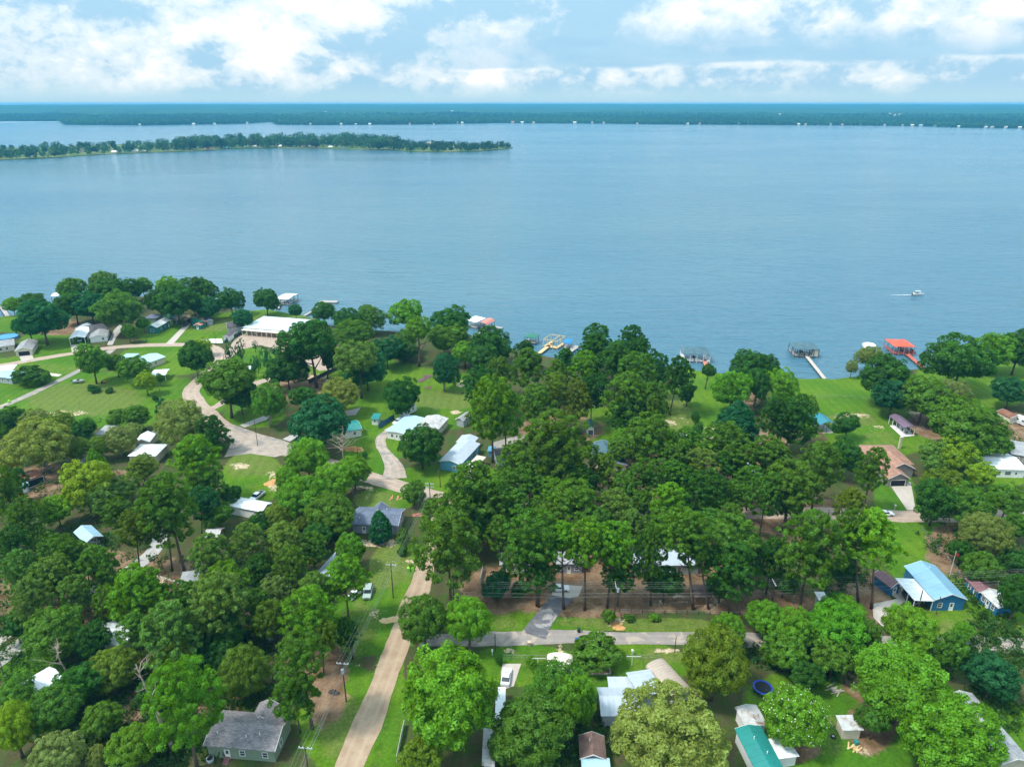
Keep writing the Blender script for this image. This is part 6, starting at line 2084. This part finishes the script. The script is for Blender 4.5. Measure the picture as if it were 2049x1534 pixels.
# dead trees
def dead_tree(label, base, top, w, seed, name='dead_tree', limbs=12):
    P = at(*base, 0); tp = at(*top, 0)
    H = CAM_H * (1 - math.hypot(P.x, P.y) / math.hypot(tp.x, tp.y)); H = min(max(H, 5), 27)
    q = at(*top, H); lean = Vector((q.x - P.x, q.y - P.y, H))
    rs_ = np.random.RandomState(seed)
    e = empty(name, P, 0, label, 'dead tree')
    pts = [lean * f + Vector((.25 * math.sin(f * 9 + seed), .25 * math.cos(f * 7), 0)) * f for f in (i / 9 for i in range(10))]
    link('trunk', MB().tube(pts, [H * .018 * (1.2 - f / 9) for f in range(10)], 7).mesh('trunk', MATS['dead_wood'], True), e)
    for k in range(limbs):
        f = rs_.uniform(.45, .98); p0 = lean * f; a_ = rs_.uniform(0, 6.28); L = w * rs_.uniform(.35, 1) * (1.3 - f)
        d = Vector((math.cos(a_), math.sin(a_), rs_.uniform(.1, .8)))
        p1 = p0 + d * L * .5 + Vector((0, 0, rs_.normal() * .2)); p2 = p1 + (d + Vector((rs_.normal() * .4, rs_.normal() * .4, .2))) * L * .5
        b = MB().tube([p0, p1, p2], [.10, .06, .02], 5)
        for j in range(4):
            s0 = p0.lerp(p2, rs_.uniform(.3, .95)); b.tube([s0, s0 + Vector((rs_.normal(), rs_.normal(), rs_.uniform(0, .9))) * L * .28], [.03, .012], 4)
        link('branch', b.mesh('branch', MATS['dead_wood']), e)


dead_tree('leaning bare snag with broken top left of the huge bright pine', (345, 1497), (272, 1330), 7, 3)
dead_tree('tall pale bare trunk right of the pine grove', (1679, 1172), (1681, 1022), 4, 5, limbs=7)
dead_tree('bare gray branchy tree behind the bright broadleaf clump', (688, 930), (684, 868), 9, 8, limbs=26)
dead_tree('fallen looking bare limbs in the lower left woodland', (140, 1360), (108, 1290), 6, 12, limbs=9)

# ================================================================ fences and yard things
fence('tall blue board fence beside the white SUV', [(758, 858), (774, 847), (789, 838)], 2.0, 'fence_blue', 2.2, 'fence_blue')
fence('dark board fence along the parking lot edge behind trees', [(618, 768), (650, 752), (690, 733)], 1.9, 'fence_dark', 2.4, 'fence_dark')
fence('dark fence from the long narrow shed toward the motel', [(450, 687), (470, 675), (487, 668)], 1.7, 'fence_dark', 2.4, 'fence_dark')
fence('brown board fence left of the teal pavilion', [(1636, 858), (1642, 872), (1653, 888)], 1.8, 'fence_wood', 2.2)
fence('white fence panel line right of the dirt road at the bottom', [(794, 1524), (801, 1490), (809, 1452)], 1.5, 'white_paint', 2.4, 'white_paint')
fence('low wire fence along the narrow green lawn', [(1843, 1060), (1885, 1108), (1918, 1150), (1945, 1190)], 1.2, 'steel', 2.6, 'steel', 'wire_fence', 'fence', True)
fence('wire fence along the edge of the lower road verge', [(1240, 1226), (1330, 1228), (1420, 1229), (1500, 1232)], 1.1, 'steel', 2.6, 'dark_wood', 'wire_fence', 'fence', True)
fence('wire fence across the yards behind the cream carport', [(1008, 1318), (1078, 1319), (1092, 1319)], 1.2, 'steel', 2.6, 'steel', 'wire_fence', 'fence', True)
fence('wire fence right of the low spreading tree', [(1252, 1318), (1278, 1318), (1318, 1319)], 1.2, 'steel', 2.6, 'steel', 'wire_fence', 'fence', True)
fence('rail fence beside the road right of the grove', [(1455, 1002), (1500, 1004), (1565, 1006)], 1.2, 'fence_wood', 2.6, 'fence_wood', 'rail_fence', 'fence', True)
fence('light wire fence across the lake lawn on the right', [(1600, 796), (1680, 795), (1742, 799)], 1.1, 'steel', 2.8, 'steel', 'wire_fence', 'fence', True)
fence('gray wire fence below the purple carport', [(1815, 822), (1832, 842), (1848, 862)], 1.3, 'steel', 2.4, 'steel', 'wire_fence', 'fence', True)
fence('white fence beside the grove at the left by the bluish bush', [(961, 1165), (966, 1142)], 1.6, 'white_paint', 2.2, 'white_paint')
trampoline('round blue rimmed trampoline on the lower right lawn', (1525, 1382), 1.95)
trampoline('dark trampoline left of the rounded green shed roof', (1156, 866), 1.9, 'fence_blue')
e = empty('round_pool', at(14, 677), 0, 'round blue above ground pool behind the gray roofed ranch house', 'pool')
R_ = 5.2
link('pool_wall', MB().tube([(0, 0, 0), (0, 0, 1.2)], R_, 28, False).mesh('pool_wall', MATS['light_blue_wall']), e)
link('water', MB().prism([(R_ * .98 * math.cos(k * .2244), R_ * .98 * math.sin(k * .2244)) for k in range(28)], .2, 1.05).mesh('water', MATS['pool_water']), e)
bin_('dark green wheeled bin on the verge above the lower road', (1158, 1264), 'bin_green')
bin_('blue wheeled bin at the edge of the low spreading tree', (1154, 1285), 'bin_blue')
bin_('pale tan bin beside the lower road near the short post', (1059, 1291), 'bin_tan')
bin_('blue bin beside the parking lot fence', (452, 685), 'bin_blue')
bin_('lime green bin beside the gray path at far left', (19, 806), 'lime_plastic')
bin_('lime green barrel, left of two beside the dirt road', (818, 1142), 'lime_plastic')
bin_('lime green barrel, right of two beside the dirt road', (826, 1143), 'lime_plastic')
bin_('blue bin in front of the bluish cone shaped tree', (765, 1087), 'bin_blue')
heap('orange earth heap on the lawn left of the curved drive', (707, 899), 3.2, 1.1, 'orange_dirt', seed=2)
heap('bright orange sand patch by the transformer pole and lower road', (1236, 1252), 1.9, .35, 'orange_dirt', 'sand_heap', 'sand pile', 4)
heap('low orange earth bank left of the bright broadleaf clump', (548, 965), 3.0, .5, 'orange_dirt', seed=6)
heap('pale sand heap on the grass beside the dirt road', (779, 1240), 2.0, .4, 'new_wood', 'sand_heap', 'sand pile', 7)
heap('brown brush pile near the transformer pole', (668, 1385), 1.1, .7, 'dark_wood', 'brush_pile', 'brush pile', 9)


def table(label, px, mat='wood_deck'):
    e = empty('picnic_table', at(*px, 0), .4, label, 'table')
    link('tabletop', cached(('ptop', mat), lambda: MB().box((0, 0, .75), (1.8, .8, .06)).mesh('tabletop', MATS[mat])), e)
    for s in (-.75, .75): link('bench', cached(('pbench', mat), lambda: MB().box((0, 0, .45), (1.8, .3, .05)).mesh('bench', MATS[mat])), e, Matrix.Translation((0, s, 0)))
    for s in (-.7, .7): link('leg', cached(('pleg', mat), lambda: MB().box((0, 0, .36), (.1, 1.5, .7)).mesh('leg', MATS[mat])), e, Matrix.Translation((s, 0, 0)))


table('picnic table under the tiny white shelter', (494.5, 738), 'wood_deck')
for i, (x, y, mt, lb) in enumerate(((1793, 853, 'dark_metal', 'dark patio chair at the upper end of the purple carport'), (1800, 858, 'dark_metal', 'second patio chair from the top under the purple carport'),
                                    (1807, 862, 'dark_metal', 'patio chair in the middle of the purple carport slab'), (1813, 867, 'maroon_metal', 'maroon patio chair near the lower end of the slab'), (1826, 870, 'red_metal', 'red patio chair at the lower corner of the slab'))):
    e = empty('patio_chair', at(x, y, .02), i * 1.1, lb, 'chair')
    link('seat', cached(('pseat', mt), lambda: MB().box((0, 0, .42), (.6, .6, .1)).mesh('seat', MATS[mt])), e)
    link('backrest', cached(('pback', mt), lambda: MB().box((0, .28, .75), (.6, .07, .6)).mesh('backrest', MATS[mt])), e)
    for sx in (-.25, .25):
        for sy in (-.25, .25): link('leg', cached(('pcl', mt), lambda: MB().box((0, 0, .19), (.05, .05, .38)).mesh('leg', MATS[mt])), e, Matrix.Translation((sx, sy, 0)))
# raised bed by the low spreading tree
e = empty('garden_bed', at(1197, 1340), 0, 'rectangular garden bed edged with pale blocks behind the gray metal roofs', 'garden bed')
A, B = at(1176, 1349), at(1219, 1333)
w_, d_ = abs(B.x - A.x), abs(B.y - A.y); ox, oy = e.location.x, e.location.y
link('soil', MB().box(((A.x + B.x) / 2 - ox, (A.y + B.y) / 2 - oy, .08), (w_ - .2, d_ - .2, .16)).mesh('soil', MATS['brown_wall']), e)
blk = cached('edgeblk', lambda: MB().box((0, 0, .14), (.42, .3, .28), taper=.93).mesh('block', MATS['concrete']))
for k in range(int(w_ / .5) + 1):
    for y in (A.y, B.y): link('block', blk, e, Matrix.Translation((min(A.x, B.x) + k * .5 - ox, y - oy, 0)))
for k in range(1, int(d_ / .5)):
    for x in (min(A.x, B.x), max(A.x, B.x)): link('block', blk, e, Matrix.Translation((x - ox, min(A.y, B.y) + k * .5 - oy, 0)) @ Matrix.Rotation(math.pi / 2, 4, 'Z'))
# stepping stones by the concrete lane
e = empty('stepping_stone_path', at(320, 1155), 0, 'curved line of pale stepping stones from the concrete lane', 'path')
sp_ = [(284, 1151), (300, 1151), (318, 1153), (334, 1157), (348, 1162), (360, 1166)]
stone = cached('stone', lambda: MB().box((0, 0, .03), (.75, .5, .08), taper=.9).mesh('stone', MATS['concrete']))
for k in range(18):
    f = k / 17 * (len(sp_) - 1); i = min(int(f), len(sp_) - 2); g_ = f - i
    q = at(sp_[i][0] + (sp_[i + 1][0] - sp_[i][0]) * g_, sp_[i][1] + (sp_[i + 1][1] - sp_[i][1]) * g_) - e.location
    link('stone', stone, e, Matrix.Translation(q) @ Matrix.Rotation(RS.uniform(0, 3), 4, 'Z'))
# clutter on the lower lawns
def lumber(label, px, n, L, mat, seed, name='lumber_pile', cat='lumber'):
    rs_ = np.random.RandomState(seed)
    e = empty(name, at(*px), rs_.uniform(0, 1.5), label, cat)
    me = cached(('plank', mat, L), lambda: MB().box((0, 0, 0), (L, .25, .06)).mesh('plank', MATS[mat]))
    for k in range(n): link('plank', me, e, Matrix.Translation((rs_.normal() * .3, rs_.normal() * .8, .05 + .07 * (k // 4))) @ Matrix.Rotation(rs_.normal() * .3, 4, 'Z'))
    return e


lumber('scatter of old boards on the lawn below the cream shed', (1708, 1494), 9, 1.8, 'new_wood', 3)
lumber('pile of weathered boards beside the far edge of the lower lawn', (1668, 1378), 7, 2.6, 'wood_deck', 5)
lumber('reddish lumber lying on grass above the lavender house', (793, 997), 5, 2.4, 'pink_metal', 6)
lumber('open orange wooden pallet on the grass below the wires', (835, 1032), 8, 2.6, 'pink_metal', 7)
lumber('long stack of dark red boards on the lawn by the bluish tree', (850, 757), 14, 9.0, 'maroon_metal', 8)
lumber('brown debris heap on the bare ground beside the bluish tree', (858, 776), 10, 3.0, 'fence_wood', 9)
bin_('teal barrel standing on the scattered boards', (1712, 1490), 'teal_metal')
e = empty('discarded_tyre', at(1667, 1474), 0, 'old black tyre on the grass beside the cream shed', 'tyre')
link('tyre', MB().tube([(0, 0, .02), (0, 0, .28)], .5, 14).mesh('tyre', MATS['rubber']), e)
link('hub', MB().tube([(0, 0, .1), (0, 0, .30)], .24, 10).mesh('hub', MATS['steel']), e)
for i, (x, y, lb) in enumerate(((985, 1310, 'white mailbox at the left end of the lower road'), (1790, 1018, 'white stone mailbox at the driveway of the brick roofed house'), (1265, 1310, 'small white sign post on the grass right of the low spreading tree'))):
    e = empty('mailbox', at(x, y), .2 * i, lb, 'mailbox')
    link('post', MB().box((0, 0, .5), (.14, .14, 1.0)).mesh('post', MATS['white_paint']), e)
    link('box', MB().box((0, 0, 1.2), (.35, .55, .4)).mesh('box', MATS['white_paint']), e)
# clothes line frame by the wire fence
for i, (x, y, lb) in enumerate(((1076, 1334, 'pale T shaped clothes pole left of the cream carport'), (1264, 1330, 'pale T shaped clothes pole behind the gray metal roofs'))):
    e = empty('clothes_pole', at(x, y), 0, lb, 'clothes pole')
    link('pole', MB().tube([(0, 0, 0), (0, 0, 2.3)], .06, 6).mesh('pole', MATS['white_paint']), e)
    link('crossbar', MB().box((.3, 0, 2.3), (3.0, .09, .09)).mesh('crossbar', MATS['white_paint']), e)

# ================================================================ far shores: boathouses and houses seen across the lake
def far_house(name, label, cat, px, w, mat_r, mat_w, group, z=.4, h=3.0):
    p = at(*px, z)
    s = w * depth_of(p) / F_PX
    e = empty(name, p, RS.uniform(-.4, .4), label, cat, group)
    d = s * .7
    link('roof', extrude([(-d / 2, h), (0, h + s * .22), (d / 2, h), (d / 2, h - .2), (0, h + s * .22 - .2), (-d / 2, h - .2)], -s / 2, s / 2, False).mesh('roof', MATS[mat_r]), e)
    if mat_w: link('walls', MB().box((0, 0, h / 2 - .1), (s * .9, d * .9, h - .2)).mesh('walls', MATS[mat_w]), e)
    else:
        for sx in (-1, 1):
            for sy in (-1, 1): link('post', cached(('fp', h), lambda: MB().box((0, 0, h / 2 - .5), (.3, .3, h + .6)).mesh('post', MATS['dark_wood'])), e, Matrix.Translation((sx * s * .45, sy * d * .45, 0)))
        link('deck', MB().box((0, 0, .6), (s * .95, d * .95, .3)).mesh('deck', MATS['wood_deck']), e)


PB = 'boathouses along the wooded peninsula'
for x, y, w, r, lb in ((65, 316, 11, 'galv_metal', 'gray boathouse farthest left on the peninsula shore'), (126, 312.5, 10, 'green_metal', 'green boathouse on the left peninsula shore'), (232, 307.5, 14, 'white_metal', 'white boathouse, first white one from left on the peninsula'),
                       (253, 306.5, 9, 'teal_metal', 'teal boathouse right of the first white peninsula boathouse'), (272, 305.5, 11, 'galv_metal', 'gray roofed boathouse right of the teal peninsula one'), (290, 305.5, 12, 'cream_metal', 'cream boathouse below the clearing on the peninsula'),
                       (418, 301.5, 14, 'pink_metal', 'pink roofed boathouse alone on the middle peninsula shore'), (454, 299, 10, 'teal_blue_metal', 'dark teal boathouse where the peninsula begins to thicken'), (492, 296.5, 10, 'sky_metal', 'pale blue boathouse on the thick part of the peninsula'),
                       (511, 295.8, 8, 'white_metal', 'little white boathouse right of the pale blue one'), (528, 296, 9, 'pink_metal', 'faded pink boathouse between two white ones on the peninsula'), (549, 295.6, 9, 'cream_metal', 'cream boathouse left of the widest white peninsula boathouse'),
                       (560, 295.4, 11, 'white_metal', 'widest white boathouse at the peninsula middle'), (586, 295.8, 10, 'sky_metal', 'pale blue boathouse right of the widest white one'), (608, 296, 11, 'maroon_metal', 'maroon boathouse left of the bright red one'), (619, 296, 9, 'galv_metal', 'gray boathouse touching the bright red one'),
                       (631, 296.4, 11, 'red_metal', 'bright red boathouse on the peninsula shore'), (662, 297, 9, 'white_metal', 'white boathouse right of the bright red one'), (687, 298.5, 8, 'fence_blue', 'dark blue boathouse, last before the bushy tip')):
    far_house('boathouse', lb, 'boathouse', (x, y), w, r, None, PB, WATER_Z, 3.6)
for x, y, w, r, lb in ((162, 305, 9, 'cream_metal', 'cream cottage among trees on the left peninsula'), (383, 299, 8, 'pink_metal', 'reddish cottage among trees on the middle peninsula'), (512, 292.5, 12, 'grey_wall', 'gray cottage behind the peninsula boathouses'), (862, 290.5, 13, 'cream_wall', 'pale house in the clearing near the peninsula tip'), (690, 290, 7, 'white_metal', 'white cottage deep in the peninsula trees')):
    far_house('lake_cottage', lb, 'cottage', (x, y), w, r, 'cream_wall', 'cottages on the peninsula', .4, 5.0)
fr = np.random.RandomState(5)
fx_ = [(583, 249), (592, 249), (600, 248.5), (606, 249), (613, 248.5), (622, 249.5), (645, 248), (683, 250), (712, 250), (740, 250), (820, 249.5), (868, 249.5), (915, 247), (925, 247.5), (1012, 245), (1026, 246), (1045, 246.5), (1068, 247), (1150, 247.5), (1165, 245), (1185, 247), (1208, 247), (1275, 249),
       (1376, 249.5), (1400, 249), (1450, 248.5), (1478, 249), (1497, 249), (1598, 250), (1612, 250), (1635, 249.5), (1662, 250.5), (1685, 251), (1722, 250.5), (1770, 251.5), (1806, 252), (1825, 252.5), (1842, 252.5), (1871, 253), (1888, 253), (1900, 254), (1918, 255), (1972, 256.5), (1985, 256), (2012, 257), (2040, 257.5), (430, 250.5), (495, 247.5), (32, 242), (280, 251), (388, 250)]
mats = ['white_metal', 'white_metal', 'cream_metal', 'pink_metal', 'sky_metal', 'white_paint', 'tan_metal']
for x, y in fx_:
    far_house('shore_house', 'tiny pale house at the waterline of the far wooded shore', 'house', (x, y + .25), fr.uniform(3.0, 6.5), mats[fr.randint(7)], 'cream_wall', 'houses along the far wooded shore', WATER_Z + 1.2, fr.uniform(5, 8))
for x, y in ((640, 227), (652, 228), (672, 228), (905, 226), (950, 223.5), (962, 223.5), (1000, 224.5), (1790, 234), (1800, 233), (1985, 218), (1560, 233), (1780, 232)):
    far_house('hill_house', 'tiny pale building on the wooded hills beyond the lake', 'building', (x, y), fr.uniform(3, 5), 'cream_metal', 'cream_wall', 'buildings on the far hills', 22, 16)

# small machines on the left lawn
boat('small gray boat on the lawn edge left of the clipped bushes', (157, 764), .2, 'galv_metal', 4.6, .35)
e = empty('riding_mower', at(207, 766), .3, 'small orange riding mower on the lawn under the trees', 'mower')
link('hood', MB().box((.45, 0, .55), (.8, .6, .45), taper=.85).mesh('hood', MATS['red_metal']), e)
link('deck', MB().box((0, 0, .28), (1.3, 1.0, .16)).mesh('deck', MATS['dark_metal']), e)
link('seat', MB().box((-.4, 0, .7), (.5, .5, .5), taper=.8).mesh('seat', MATS['dark_metal']), e)
for x, r in ((-.6, .32), (.65, .2)):
    for y in (-.42, .42): link('wheel', cached(('mw', r), lambda: MB().tube([(0, -.1, 0), (0, .1, 0)], r, 10).mesh('wheel', MATS['rubber'])), e, Matrix.Translation((x, y, r)))

make_trees()
# white blossoms on the magnolia
for o in list(bpy.data.objects):
    if o.get('label', '').startswith('magnolia'):
        cr = [c for c in o.children if c.name.startswith('crown')][0]
        n = 230
        u = unit(n); u[:, 2] = np.abs(u[:, 2]) * 1.1 - 0.25; u /= np.linalg.norm(u, axis=1, keepdims=True)
        S_ = np.array(cr.scale)
        C_ = np.array(cr.location) + u * S_ * RS.uniform(.86, 1.0, size=(n, 1))
        fl = link('blossoms', leaf_mesh('blossoms', C_, u + RS.normal(size=(n, 3)) * .3, RS.uniform(.07, .14, n), np.ones(n), 1.0, MATS['flower_white']), o)
        tag(fl, kind='stuff')
